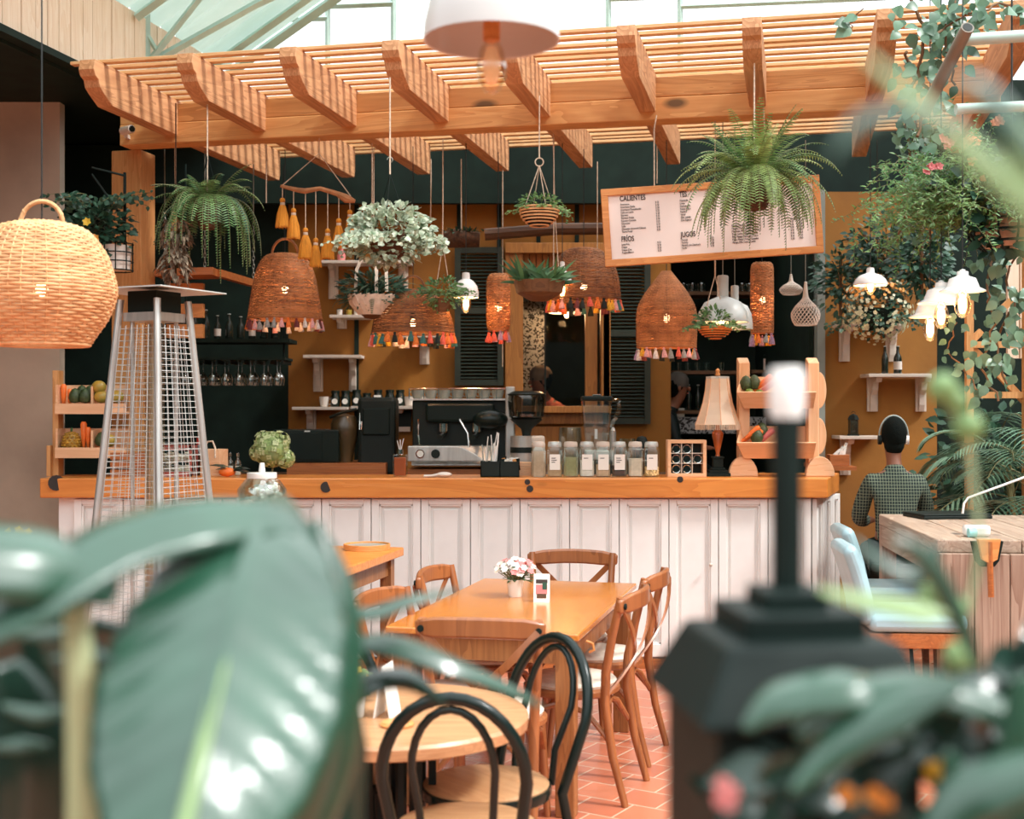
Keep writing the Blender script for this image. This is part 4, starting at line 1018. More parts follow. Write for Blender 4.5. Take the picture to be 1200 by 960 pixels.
# dispensing jug (milk jug chrome)
# coffee grinder
gd = 9.2
t = thing('coffee_grinder', 'chrome coffee grinder with a smoked bean hopper right of the espresso machine', 'grinder', (xa(617,gd), gd, BZ))
k = gd/F
MB().box(-.11,.12,-.09,.09,.0,.12).build('base', M['galv'], t, smooth=False, bevel=.01)
MB().tube([(-.03,-.03,.12),(-.03,-.03,.3)], .085, 24).build('body', M['steel'], t)
MB().tube([(-.03,-.03,.18),(-.03,-.03,.22)], .087, 24).build('band', M['blackmat'], t)
MB().box(.03,.13,-.08,.09,.11,.3).build('motor_housing', M['shelfwhite'], t, smooth=False, bevel=.015)
MB().lathe([(.03,.3),(.035,.33),(.04,.35),(.12,.42),(.0,.42)], 24, (0,0,0)).build('hopper_collar', M['blackmat'], t)
MB().shell([(.045,.36),(.125,.44),(.135,.56),(.13,.59)], 28).build('hopper', M['darkglass'], t)
MB().lathe([(0,.59),(.135,.59),(.138,.6),(.1,.62),(0,.625)], 28).build('hopper_lid', M['black'], t)
MB().lathe([(0,.4),(.075,.4),(.1,.45),(.1,.47),(0,.475)], 20).build('beans', M['soil'], t)
MB().tube([(.0,-.1,.1),(.03,-.18,.1)], .014, 8).build('dosing_lever', M['blackmat'], t)
# blender
t = thing('blender', 'clear blender jug on a dark base behind the glass jars', 'blender', (xa(699,gd), gd, BZ))
MB().box(-.1,.1,-.09,.09,0,.13).build('base', M['blackmat'], t, smooth=False, bevel=.015)
MB().box(-.085,.085,-.075,.075,.13,.2).build('jug_collar', M['galv'], t, smooth=False, bevel=.01)
q = MB(); rg = []
for h, z in ((.075,.2),(.09,.32),(.105,.55)): rg.append([(-h,-h,z),(h,-h,z),(h,h,z),(-h,h,z)])
q._a([v for r_ in rg for v in r_], [(j*4+a,j*4+(a+1)%4,j*4+4+(a+1)%4,j*4+4+a) for j in range(2) for a in range(4)])
q.build('jug', M['glass'], t, smooth=False, bevel=.01)
MB().box(-.11,.11,-.11,.11,.55,.585).build('jug_lid', M['black'], t, smooth=False, bevel=.01)
MB().box(-.03,.03,-.05,.05,.585,.6).build('lid_cap', M['chrome'], t, smooth=False, bevel=.005)
MB().tube([(.1,0,.56),(.16,0,.56),(.165,0,.48),(.1,0,.36)], .016, 8).build('handle', M['glass'], t)
MB().box(-.02,.0,-.112,-.11,.28,.35).build('printed_scale', M['galv'], t, smooth=False)
# second carafe, tumblers
t = thing('glass_carafe', 'plain glass carafe left of the blender', 'carafe', (xa(668,9.3), 9.3, BZ))
MB().shell([(.0,.0),(.075,.0),(.085,.02),(.085,.3),(.08,.36),(.07,.36),(.077,.3),(.077,.02)], 24).build('body', M['glass'], t)
t = thing('metal_shaker', 'tall narrow steel shaker right of the blender', 'shaker', (xa(718,9.2), 9.2, BZ)); MB().lathe([(0,0),(.02,0),(.024,.33),(0,.335)], 16).build('body', M['steel'], t); MB().lathe([(0,.335),(.022,.335),(.012,.36),(0,.362)], 16).build('cap', M['steel'], t)
t = thing('glass_pitcher', 'small glass pitcher behind the seventh storage jar', 'pitcher', (xa(735,9.2), 9.2, BZ))
MB().shell([(.0,.0),(.055,.0),(.06,.02),(.06,.28),(.055,.28),(.054,.02)], 20).build('body', M['glass'], t); MB().tube([(.06,0,.26),(.1,0,.25),(.1,0,.1),(.06,0,.07)], .008, 8).build('handle', M['glass'], t)
t = thing('black_flask', 'black flask with steel bands at the right of the glass pitcher', 'flask', (xa(752,9.2), 9.2, BZ))
MB().lathe([(0,0),(.042,0),(.042,.27),(.03,.29),(0,.3)], 18).build('body', M['blackmat'], t)
for z in (.12,.2): MB().lathe([(.043,z),(.044,z+.004),(.043,z+.008)], 18).build('band', M['galv'], t)
# left appliances
t = thing('microwave', 'black microwave on the back bar under the small left shelf', 'microwave', (xa(362,9.5), 9.5, BZ+.0), 0); t.location.z = za(543,9.3)+.002
MB().box(-.24,.24,-.14,.2,0,.24).build('body', M['black'], t, smooth=False, bevel=.008)
MB().box(-.22,.12,-.146,-.14,.02,.22).build('door', M['black'], t, smooth=False, bevel=.004)
MB().box(-.01,.03,-.142,-.138,.225,.235).build('badge', M['galv'], t, smooth=False)
t = thing('electric_kettle', 'rounded dark kettle with a steel handle left of the black refrigerator', 'kettle', (xa(404,9.5), 9.5, za(543,9.3)+.002))
MB().lathe([(0,0),(.06,0),(.07,.08),(.1,.2),(.105,.28),(.08,.34),(.0,.36)], 24).build('body', M['darkbr'] if 'darkbr' in M else M.setdefault('darkbr', pm('smoky_brown', C(70,56,34), .3, coat=.4)), t)
MB().tube([(-.08,-.05,.2),(-.14,-.05,.24),(-.13,-.05,.1),(-.09,-.05,.02)], .01, 8).build('handle', M['darkbr'], t)
MB().tube([(-.1,-.08,.33),(0,-.1,.37),(.1,-.08,.39)], .012, 8).build('lid_handle', M['black'], t)
MB().tube([(.12,-.08,.36),(.12,-.1,.24),(.135,-.1,.24),(.135,-.08,.3)], .006, 8).build('clip', M['chrome'], t)
t = thing('tall_black_machine', 'tall matt black drinks machine between the kettle and the reed bottle', 'machine', (xa(443,9.55), 9.55, BZ))
MB().box(-.14,.14,-.12,.2,0,.58).build('body', M['blackmat'], t, smooth=False, bevel=.03)
MB().box(-.1,.1,-.14,-.12,.3,.5).build('front_panel', M['black'], t, smooth=False, bevel=.01)
# plastic label boxes pinned to wall
for px in (474,494):
    t = thing('wall_switch_box', 'white-fronted dark box on the wall, '+('left' if px == 474 else 'right')+' of two beside the espresso machine', 'switch box', W(px,503,YB-.04), 0, 'dark boxes with white fronts on the back wall')
    MB().box(-.055,.055,-.02,.04,-.02,.15).build('box', M['blackmat'], t, smooth=False); MB().box(-.05,.05,-.024,-.02,-.02,.02).build('plate', M['ceramic'], t, smooth=False)
# ================================================================ SHELVES ON THE BACK WALL
WB = YB-.001
def bracket(t, x, z, h=.3, dpt=.18, name='bracket'):
    y0 = 0
    prof = [(0,0),(0,-h),(-.03,-h),(-.045,-h+.05),(-.05,-h*.55),(-.09,-h*.42),(-.1,-h*.22),(-dpt+.02,-.06),(-dpt,-.03),(-dpt,0)]
    MB().prism(prof, x-.022, x+.022, 'yz').build(name, M['shelfwhite'], t, smooth=False, bevel=.003)
    MB().box(x-.04,x+.04,-.018,0,-h-.0,-.0).build('back_plate', M['shelfwhite'], t, smooth=False, bevel=.002)
def shelf(label, px0, px1, py, br, dpt=.24, h=.3, d=WB, mat=None, group='painted bracket shelves on the walls'):
    x0, x1 = xa(px0,d-dpt), xa(px1,d-dpt); z = za(py,d-dpt)
    t = thing('bracket_shelf', label, 'shelf', ((x0+x1)/2, d, z), group=group)
    w_ = (x1-x0)/2
    MB().box(-w_,w_,-dpt,0,-.025,0).build('board', mat or M['shelfwhite'], t, smooth=False, bevel=.003)
    for p in br: bracket(t, xa(p,d-.05)-t.location.x, -.025, h, dpt-.04)
    return t
# turned brackets: profile seen from the side as in the photo -> rotate in plane
shelf('white bracket shelf below the ivy basket, with plants and cups', 372, 481, 305, (390,472), h=.3)
shelf('dark short shelf behind the cloth-wrapped plant, holding small jars', 386, 432, 369, (400,), h=.1)
shelf('white bracket shelf with nothing on it, on the left of the mustard wall', 355, 423, 416, (372,414), h=.3)
shelf('white shelf with one white mug, left of the long cup shelf', 342, 407, 477, (364,), h=.24)
shelf('long white shelf with dark jars and white cups', 411, 513, 476, (470,), h=.1)
shelf('white shelf bracket and board hidden behind the wide wicker lamp', 470, 512, 392, (497,), h=.24)
dS = WB-.12
def onshelf(px, py): return (xa(px,dS), dS, za(py,WB-.24)+.001)
cup('white_mug', 'white mug alone on the short left wall shelf', onshelf(380,477), .042, .085, M['ceramic'], None, True, PI)
jj = None
for i, px in enumerate((393,405,418,430,443,457,469)):
    if px < 408: z = onshelf(px,477)
    else: z = onshelf(px,476)
    lab = ['dark preserve jar next to the white mug','second dark preserve jar right of the white mug','third dark preserve jar along the wall shelf','short dark jar in the middle of the shelf row','dark jar with a square pale label on the wall shelf','dark preserve jar left of the last one on the shelf','dark preserve jar beside the white cups'][i]
    t = thing('preserve_jar', lab, 'jar', z, 0, 'dark preserve jars on the wall shelf'); s = .8 if i == 3 else 1
    MB().lathe([(0,0),(.04,0),(.042,.08*s),(.034,.1*s),(.034,.115*s),(0,.115*s)], 16).build('body', M['darkjar'] if 'darkjar' in M else M.setdefault('darkjar', pm('dark_jar_glass', (.012,.02,.014,1), .12, coat=.6)), t)
    MB().lathe([(0,.115*s),(.037,.115*s),(.037,.135*s),(0,.137*s)], 16).build('lid', M['darkjar'], t)
    if i == 4: MB().box(-.03,.03,-.045,-.0425,.02,.09).build('paper_label', M['paper'], t, smooth=False)
    else: MB().tube([(0,-.044,.045*s),(0,-.0415,.045*s)], .024, 14).build('paper_label', M['paper'], t)
for i, px in enumerate((480,492,503)):
    cup('white_cup', ['white cup beside the dark jars on the wall shelf','middle of the three white cups on the wall shelf','rightmost white cup at the end of the wall shelf'][i], onshelf(px,476), .048, .078, M['ceramic'], 'white cups on the wall shelf')
for i, (px, c) in enumerate(((398,'ceramic'),(409,'mango'),(418,'ceramic'))):
    t = thing('small_tin', ['small white pot on the short dark shelf','small yellow candle jar on the short dark shelf','tiny white pot right of the yellow candle jar'][i], 'pot', onshelf(px,369), 0)
    MB().lathe([(0,0),(.022,0),(.024,.05),(0,.05)], 12).build('body', M[c], t)
    MB().lathe([(0,.05),(.02,.05),(.02,.058),(0,.06)], 12).build('lid', M['iron'], t)
for i, px in enumerate((384,400,464)):
    t = thing('small_vase', ['small dark vase at the left of the upper white shelf','pale pink vase behind the ivy on the upper white shelf','green glass bottle at the right of the upper white shelf'][i], 'vase', onshelf(px,305), 0)
    MB().lathe([(0,0),(.03,0),(.036,.05),(.02,.09),(.014,.11),(.02,.125),(0,.12)], 14).build('body', [M['iron'],M['petal_p'],M['darkjar']][i], t)
    MB().tube([(0,0,.12),(.005,0,.16)], .003, 5).build('twig', M['twig'], t)
# wall shelves at the right
ws = shelf('grey wall shelf with two dark bottles on the right ochre wall', 1018, 1090, 438, (1024,1081), d=9.69, h=.28)
ws2 = shelf('lower grey wall shelf with a black lantern on the right ochre wall', 984, 1034, 511, (992,), d=9.69, h=.3)
ws3 = shelf('white wall shelf behind the flowering basket on the right ochre wall', 985, 1058, 378, (991,1046), d=9.69, h=.28)
def bottle(label, px, py, d, group, h=.24, r=.032, lab=True, name='beer_bottle'):
    t = thing(name, label, 'bottle', (xa(px,d), d, za(py,d)), 0, group)
    MB().lathe([(0,0),(r*.95,0),(r,.005),(r,h*.55),(r*.8,h*.66),(r*.4,h*.78),(r*.36,h*.96),(r*.42,h*.97),(r*.42,h),(0,h)], 18).build('body', M['darkjar'], t)
    if lab: MB().shell([(r+.001,h*.15),(r+.001,h*.45)], 18).build('paper_label', M['ceramic'], t)
    MB().lathe([(0,h),(r*.45,h),(r*.45,h*1.03),(0,h*1.04)], 12).build('cap', M['galv'], t)
    return t
bottle('dark unlabelled bottle at the left on the grey wall shelf', 1037, 438, 9.5, 'bottles on the grey wall shelf', .2, .025, False)
bottle('dark bottle with a white label on the grey wall shelf', 1052, 438, 9.5, 'bottles on the grey wall shelf', .2, .03)
t = thing('black_lantern', 'black lantern on the lower grey wall shelf at the right', 'lantern', (xa(1000,9.5),9.5,za(511,9.45)))
MB().box(-.035,.035,-.035,.035,0,.012).build('base', M['blackmat'], t, smooth=False); m=MB()
for x in (-.03,.026):
    for y in (-.03,.026): m.box(x,x+.004,y,y+.004,.012,.12)
m.build('frame', M['blackmat'], t, smooth=False); MB().lathe([(.045,.12),(.03,.15),(.012,.16),(0,.165)], 4).build('roof', M['blackmat'], t, smooth=False); MB().box(-.025,.025,-.025,.025,.012,.12).build('panes', M['darkglass'], t, smooth=False)
MB().tube(arc((0,0,.165),.015,0,PI,8), .002, 5).build('ring', M['blackmat'], t)

# ================================================================ ALCOVE WITH BOTTLES AND GLASSES (right)
DA = 11.4
def lshelf(label, px0, px1, py, d, th_=.03, mat=None):
    t = MB().box(xa(px0,d), xa(px1,d), d-.12, d+.25, za(py,d)-th_, za(py,d)).build('alcove_shelf', mat or M['darkwood2'], None, smooth=False)
    return tag(t, label, 'shelf', 'dark shelves in the bottle alcove')
M['darkwood2'] = wood('dim_shelf_wood', C(130,92,58), C(96,66,42), .6, 'x', knots=False)
lshelf('topmost wooden shelf in the dark bottle alcove', 788, 882, 343, DA); lshelf('short wooden shelf below the cylindrical wicker lamp', 905, 924, 387, DA); lshelf('wooden shelf with small glasses above the table lamp', 786, 868, 435, DA)
lshelf('wooden shelf with pale tins behind the fruit stand', 878, 958, 434, DA); lshelf('low shelf with dark bottles behind the table lamp', 786, 870, 481, DA)
tag(MB().box(xa(770,DA), xa(957,DA), DA-.1, DA+.3, za(508,DA), za(489,DA)).build('marble_counter', M['mosaic'], None, smooth=False), 'speckled black and white counter inside the dark alcove', 'counter')
lt = None
tum = [(0,0),(.026,0),(.03,.075),(.027,.075),(.024,.006),(0,.006)]
glb = ['small tumbler on the alcove shelf, nearest the mustard post','second small tumbler from the mustard post on the alcove shelf','third small tumbler on the alcove shelf','fourth small tumbler on the alcove shelf','fifth small tumbler on the alcove shelf, above the table lamp']
for i, px in enumerate((795,806,817,828,845)):
    tag(MB().lathe(tum, 14).build('tumbler', M['glass'], None, loc=(xa(px,DA-.05), DA-.05, za(435,DA)+.001)), glb[i], 'glass', 'small tumblers on the alcove shelf')
for i, px in enumerate((901,916,932)):
    t = thing('pale_tin', ['left','middle','right'][i]+' one of three pale tins with dark lids behind the fruit stand', 'tin', (xa(px,DA-.03), DA-.03, za(434,DA)+.001), 0, 'pale tins on the alcove shelf')
    MB().lathe([(0,0),(.05,0),(.05,.1),(0,.1)], 18).build('body', M['ceramic'], t); MB().lathe([(0,.1),(.052,.1),(.052,.125),(.03,.15),(0,.155)], 18).build('lid', M['blackmat'], t)
for i, (px, py) in enumerate(((794,481),(807,481),(818,481),(829,481),(811,343),(908,387),(914,387),(948,343))):
    pass
lb = ['leftmost dark bottle on the low alcove shelf','second dark bottle on the low alcove shelf','third dark bottle on the low alcove shelf','fourth dark bottle on the low alcove shelf, behind the lamp shade']
for i, px in enumerate((794,807,818,829)): bottle(lb[i], px, 481, DA-.05, 'dark bottles on the low alcove shelf', .22, .03, False, 'liqueur_bottle')
for i, px in enumerate((801,811,822,870,878)):
    t = thing('cookie_tin', ['glass sweet jar at the left of the topmost alcove shelf','round glass jar on the topmost alcove shelf','glass sweet jar third along the topmost alcove shelf','glass jar near the silver lamps on the topmost alcove shelf','last glass jar on the topmost alcove shelf'][i], 'jar', (xa(px,DA-.03), DA-.03, za(343,DA)+.001), 0, 'glass jars on the topmost alcove shelf')
    MB().lathe([(0,0),(.035,0),(.045,.04),(.035,.08),(0,.08)], 16).build('body', M['glass'], t); MB().lathe([(0,.08),(.022,.08),(.01,.1),(0,.105)], 10).build('lid', M['chrome'], t)
cc = thing('cash_register', 'small chrome appliance on the low alcove shelf at the left', 'appliance', (xa(795,DA-.2), DA-.05, za(489,DA)+.002))
MB().box(-.07,.07,-.04,.04,0,.08).build('body', M['galv'], cc, smooth=False, bevel=.006); MB().box(-.05,.0,-.045,-.04,.02,.06).build('screen', M['blackmat'], cc, smooth=False)

# ================================================================ LEFT DARK CORNER: GLASS RACK
DG = 9.9
gr = thing('hanging_glass_rack', 'dark hanging rack of upturned glasses in the dim left corner', 'glass rack', (xa(275,DG), DG, za(435,DG)))
MB().box(-.42,.42,-.18,.18,.08,.1).build('board', M['dark'], gr, smooth=False)
m = MB(); [m.box(x-.008,x+.008,-.18,.18,.05,.078) for x in [-.4+.1*i for i in range(9)]]; m.build('rails', M['iron'], gr, smooth=False)
m = MB(); [m.tube([(x,0,.1),(x,0,1.6)], .008, 6) for x in (-.38,.38)]; m.build('hangers', M['iron'], gr)
wine = [(.03,.09),(.031,.087),(.004,.08),(.0035,.01),(.006,0),(.026,-.02),(.036,-.05),(.034,-.08),(.03,-.1),(.029,-.1),(.033,-.05),(.024,-.022),(0,-.004)]
wg = None
GL = M['rackglass'] = glassmat('rack_glass', (.75,.8,.78,1), .5)
pos = [(-.35+.1*i, y) for y in (-.12,.02) for i in range(8)]
rows = ['front','back']
ords = ['first','second','third','fourth','fifth','sixth','seventh','eighth']
for k,(x,y) in enumerate(pos):
    o = (wg.copy() if wg else MB().shell(wine, 14).build('wine_glass', GL, None))
    if wg: COL.objects.link(o)
    else: wg = o
    o.location = (gr.location.x+x+R(-.006,.006), DG+y, gr.location.z-.012)
    tag(o, 'upturned wine glass, %s from the left in the %s row of the dim rack' % (ords[k%8], rows[k//8]), 'wine glass', 'upturned wine glasses in the left rack')
# upper shelf of dark bottles and glasses
us = thing('bottle_shelf', 'dark shelf of bottles in the dim left corner above the glass rack', 'shelf', (xa(275,DG), DG, za(398,DG)))
MB().box(-.45,.45,-.15,.2,-.03,0).build('board', M['dark'], us, smooth=False); MB().box(-.45,-.43,-.15,.2,0,.5).build('side', M['dark'], us, smooth=False)
for i in range(8): 
    nm = ords[i]+' bottle from the left on the dim shelf above the glass rack'
    bottle(nm, 228+i*13.5, 398, DG-.05, 'dark bottles above the glass rack', R(.17,.24), R(.024,.032), i in (2,5), 'spirit_bottle')
# bright wooden shelf ends behind the heater top
for i,(py0,py1) in enumerate(((332,340),(356,372),(380,396))):
    t = MB().box(xa(195,9.0), xa(238,9.0), 9.0, 9.05, za(py1,9.0), za(py0,9.0)).build('wooden_board', M['pine'], None, smooth=False)
    tag(t, ['topmost short pine board behind the heater cap','middle short pine board behind the heater cap','lowest short pine board behind the heater cap'][i], 'board', 'short pine boards behind the patio heater')
# hanging shelf (angled) under the left fern
hs = thing('hanging_plank_shelf', 'long dark-edged plank shelf hung on chains under the left fern', 'shelf', (0,0,0))
m = MB(); a_, b_, c_ = W(188,322,8.9), W(255,320,8.9), W(310,336,9.7)
m.sweep([a_,b_], .3, .05, (0,1,0)); m.sweep([b_,c_], .05, .05, (0,0,1)); m.build('planks', M['plinth'], hs, smooth=False)
for px,py,d in ((240,318,8.95),(297,330,9.5),(193,318,8.95)):
    p = W(px,py,d); m = MB(); z = p.z
    k = 0
    while z < 3.45:
        m.tube(arc((p.x,p.y,z+.018), .008, 0, 2*PI*7/8, 7, ax=((1,0,0) if k%2 else (0,1,0)), ry=.02), .0028, 4, closed=True) if z < p.z+.45 else None
        z += .031; k += 1
    m.tube([(p.x,p.y,p.z+.45),(p.x,p.y,3.47)], .004, 4); m.build('chain', M['chain'], hs)
# ================================================================ WOVEN LAMPS
def weave(prof, ribs, gap, hh, hw, mat_name, name, parent, jit=0.0, wav=.35, ribr=None):
    # real basketwork: horizontal strands waving in and out round vertical ribs
    L_ = [0]
    for i in range(1, len(prof)): L_.append(L_[-1]+math.hypot(prof[i][0]-prof[i-1][0], prof[i][1]-prof[i-1][1]))
    tot = L_[-1]
    def at(s):
        s = max(0, min(tot, s))
        for i in range(1, len(prof)):
            if s <= L_[i]+1e-9:
                k = (s-L_[i-1])/max(1e-9, L_[i]-L_[i-1]); return (lerp(prof[i-1][0],prof[i][0],k), lerp(prof[i-1][1],prof[i][1],k))
        return prof[-1]
    m = MB(); s = gap*.5; row = 0; seg = ribs*2
    while s < tot:
        r, z = at(s); r2, z2 = at(min(tot, s+gap)); r0, z0 = at(max(0, s-gap))
        tx, tz = (r2-r0), (z2-z0); l = math.hypot(tx, tz) or 1; tx /= l; tz /= l   # tangent down the profile
        nx, nz = tz, -tx                                                            # normal
        ph = PI if row % 2 else 0; js = [R(-jit, jit) for _ in range(seg)]; vs = []; fs = []
        for i in range(seg):
            a = 2*PI*i/seg; off = hw*wav*4*math.cos(ribs/2*a+ph)*.5; jj = js[i]*gap+js[(i*3+row) % seg]*gap*.5
            for (u, v) in ((-1,0),(0,-1),(1,0),(0,1)):
                rr_ = r+nx*(off+v*hw)+tx*(u*hh+jj); zz = z+nz*(off+v*hw)+tz*(u*hh+jj)
                vs.append((rr_*math.cos(a), rr_*math.sin(a), zz))
        for i in range(seg):
            j = (i+1) % seg
            for k in range(4): l_ = (k+1) % 4; fs.append((i*4+k, i*4+l_, j*4+l_, j*4+k))
        m._a(vs, fs); s += gap*(1+R(-jit, jit)*.3); row += 1
    o1 = m.build(name, M[mat_name], parent, ang=80)
    q = MB(); rb = ribr or hw*.9
    for i in range(ribs):
        a = 2*PI*(i)/ribs
        q.tube([(r*math.cos(a), r*math.sin(a), z) for r, z in prof], rb, 4)
    q.build('ribs', M[mat_name], o1, ang=80)
    return o1
def bez(pts, n=4):      # densify a profile with Catmull-Rom
    out = []
    for i in range(len(pts)-1):
        p0 = pts[max(0,i-1)]; p1 = pts[i]; p2 = pts[i+1]; p3 = pts[min(len(pts)-1,i+2)]
        for k in range(n):
            t = k/n
            out.append(tuple(.5*((2*p1[j])+(-p0[j]+p2[j])*t+(2*p0[j]-5*p1[j]+4*p2[j]-p3[j])*t*t+(-p0[j]+3*p1[j]-3*p2[j]+p3[j])*t**3) for j in (0,1)))
    return out+[tuple(pts[-1])]
def bulb(parent, z, r=.022, on=True, light=0, edison=False):
    if edison:
        MB().lathe([(0,-.125),(.015,-.12),(.033,-.09),(.036,-.06),(.028,-.02),(.015,.0),(.013,.02),(0,.02)], 18).build('bulb', M['bulbglass'], parent, loc=(0,0,z))
        MB().lathe([(0,-.105),(.012,-.1),(.02,-.075),(.02,-.045),(.012,-.015),(0,-.01)], 10).build('filament', M['bulb'], parent, loc=(0,0,z))
    else:
        MB().ball((0,0,z-.02), r, 12, 8, (1,1,1.15)).build('bulb', M['bulb'], parent)
    if light:
        l = bpy.data.lights.new('lamp_glow', 'POINT'); l.energy = light*2.2; l.color = (1,.55,.25); l.shadow_soft_size = .03
        o = bpy.data.objects.new('lamp_glow', l); COL.objects.link(o); o.parent = parent; o.location = (0,0,z-.02)
def cord(parent, ztop, zbot, mat='cable', r=.003, name='cord', x=0, y=0):
    MB().tube([(x,y,zbot),(x,y,(zbot+ztop)/2),(x,y,ztop)], r, 5).build(name, M[mat], parent)
TC = [('orange',C(232,120,50)),('yellow',C(236,170,50)),('coral',C(230,100,80)),('lilac',C(170,140,170)),('white',C(226,214,206)),('pink',C(232,170,170)),('teal',C(60,110,104)),('black',(.01,.016,.014,1)),('maroon',C(110,50,50)),('grey',C(150,150,146))]
for n_, c_ in TC: M['t_'+n_] = pm(n_+'_cotton', c_, .85, var=.15, scale=90, bump=.4)
tas = None
def tassel_mesh():
    m = MB(); m.ball((0,0,-.012), .009, 8, 6); m.lathe([(.006,-.018),(.011,-.026),(.017,-.048),(.02,-.068),(.0,-.068)], 9); return m
tmesh = {}
def tassel(parent, p, col, s=1.0):
    if col not in tmesh: o = tassel_mesh().build('tassel', M['t_'+col], parent); tmesh[col] = o
    else: o = tmesh[col].copy(); COL.objects.link(o); o.parent = parent
    o.location = p; o.scale = (s*R(.9,1.1), s*R(.9,1.1), s*R(.9,1.15)); o.rotation_euler = (R(-.1,.1),R(-.1,.1),0)
def tassels(parent, r, z, n, cols, s=1.0, k=.8):
    for i in range(n):
        a = 2*PI*i/n+R(-.06,.06)
        tassel(parent, (r*math.cos(a), r*math.sin(a), z+R(-.012,.006)), random.choice(cols) , s)
allc = [c for c,_ in TC]
def woven(name, label, px, ptop, pbot, d, pw, prof, ribs, gap, mat, tcols, tn, ztop=3.46, jit=0, light=6, bz=.45, handle=None, cordmat='cable', tz=1.0, hh=.42, hw=.0035):
    H_ = (pbot-ptop)/F*d; Rr = pw/2/F*d; top = W(px, ptop, d)
    t = thing(name, label, 'lamp', (top.x, d, top.z), 0, 'woven pendant lamps over the counter')
    P = [(r*Rr, -z*H_) for r, z in bez(prof)]
    weave(P, ribs, gap, gap*hh, hw, mat, 'woven_shade', t, jit)
    MB().tube([(P[-1][0]*math.cos(i*PI/18), P[-1][0]*math.sin(i*PI/18), P[-1][1]) for i in range(36)], .007, 6, closed=True).build('rim', M[mat], t)
    cord(t, ztop-top.z, -H_*bz+.03, cordmat)
    MB().lathe([(0,.03),(.018,.03),(.018,-.02),(0,-.02)], 12, (0,0,-H_*bz+.03)).build('socket', M['iron'], t)
    bulb(t, -H_*bz, .024, light=light)
    if tn: tassels(t, P[-1][0], -H_-.004, tn, tcols, tz)
    if handle: MB().tube(arc((0,0,0), handle*Rr, 0, PI, 14, ry=handle*Rr*1.2), .009, 6).build('handle', M[mat], t)
    return t
# big pale basket lamp, left, near
t = woven('woven_basket_lamp', 'big pale wicker basket pendant lamp hanging at the left edge', 49, 262, 404, 4.9, 168, [(.32,0),(.62,.06),(.86,.24),(.98,.45),(1,.58),(.9,.76),(.75,.9),(.64,1.0)], 38, .013, 'wicker', [], 0, ztop=4.0, light=0, bz=.5, handle=None, hw=.0042)
t['group'] = ''; del t['group']
del_ = None
MB().tube(arc((0,0,-.0),.08,0,PI,14,ry=.085), .009, 8).build('handle', M['wicker'], t)
m = MB(); [m.tube([(.08*math.cos(a)+.006*math.cos(a*14),.006*math.sin(a*14),.085*math.sin(a)) for a in [PI*i/60 for i in range(61)]], .005, 5)]; m.build('handle_wrap', M['wicker'], t)
woven('woven_cone_lamp', 'brown grass cone pendant lamp with pale tassels, below the mustard tassel mobile', 334, 298, 374, 8.9, 86, [(.3,0),(.55,.05),(.76,.25),(.88,.55),(1,1)], 40, .0125, 'wicker2', ['white','grey','orange','pink','maroon','white'], 30, jit=.35, light=5, bz=.5, handle=.35)
woven('wide_woven_lamp', 'wide brown wicker pendant lamp with a bright multicolour tassel fringe, centre left', 484, 340, 390, 8.8, 96, [(.3,0),(.5,.08),(.75,.3),(.93,.65),(1,1)], 40, .012, 'wicker3', ['orange','yellow','coral','teal','pink','black','white','orange'], 36, jit=.3, light=7, bz=.7, handle=.28, tz=1.15)
MB
woven('cylinder_woven_lamp', 'narrow cylindrical wicker pendant lamp beside the left shutter', 584, 321, 387, 9.0, 27, [(.6,0),(.85,.05),(1,.2),(1,.85),(.85,1)], 22, .011, 'wicker2', ['lilac','coral','maroon'], 9, jit=.4, light=4, bz=.55, tz=1.05)
woven('round_woven_lamp', 'dark rounded wicker pendant lamp with tassels, left of the menu board', 684, 291, 351, 8.9, 86, [(.2,0),(.5,.06),(.8,.3),(.95,.62),(1,1)], 40, .012, 'wicker3', ['orange','pink','teal','maroon','coral','yellow','black'], 34, jit=.3, light=3, bz=.7, tz=1.1)
woven('bell_woven_lamp', 'large bell-shaped wicker pendant lamp with tassels, under the menu board', 781, 318, 407, 8.6, 70, [(.14,0),(.3,.08),(.72,.3),(.97,.5),(1,.75),(.98,1)], 42, .0105, 'wicker2', ['yellow','coral','lilac','black','pink','grey','white','maroon','orange'], 24, jit=.12, light=5, bz=.58, tz=1.0)
woven('tall_cylinder_woven_lamp', 'tall cylindrical wicker pendant lamp between the silver lamps and the wire lampshade', 893, 308, 390, 8.9, 26, [(.7,0),(.95,.05),(1,.25),(1,.9),(.95,1)], 22, .011, 'wicker2', ['grey','orange','lilac','yellow'], 9, jit=.4, light=4, bz=.5, tz=1.1)
# bell lamp cap
# ================================================================ ENAMEL LAMPS
def enamel(name, label, px, py, d, s, prof, mat='enamel', inner='enamel', group=None, ztop=3.46, light=3, edison=True, tilt=0, cordm='cable', glow=True, bz=.0):
    p = W(px, py, d); t = thing(name, label, 'lamp', p, 0, group, rot=(0, tilt, 0))
    P = [(r*s, z*s) for r, z in prof]
    MB().shell(P+[(P[-1][0]*.97, P[-1][1]+.002)]+[(r*.96, z-.004) for r, z in P[::-1][1:]], 36).build('lamp_shade', M[mat], t)
    z0 = P[0][1]
    MB().lathe([(0,z0-.03),(P[0][0]*.9,z0-.03),(P[0][0]*.9,z0+.005),(0,z0+.01)], 16).build('cap', M[mat], t)
    if not tilt: cord(t, ztop-p.z, z0, cordm)
    else:
        c = MB(); c.tube([(0,0,z0),(.0,0,z0+.05),(math.sin(-tilt)*(ztop-p.z), 0, ztop-p.z)], .003, 5); c.build('cord', M[cordm], t)
    if glow: bulb(t, bz, light=light, edison=edison)
    return t
dome = [(.22,.95),(.24,.72),(.3,.66),(.62,.56),(.86,.34),(.97,.12),(1,0)]
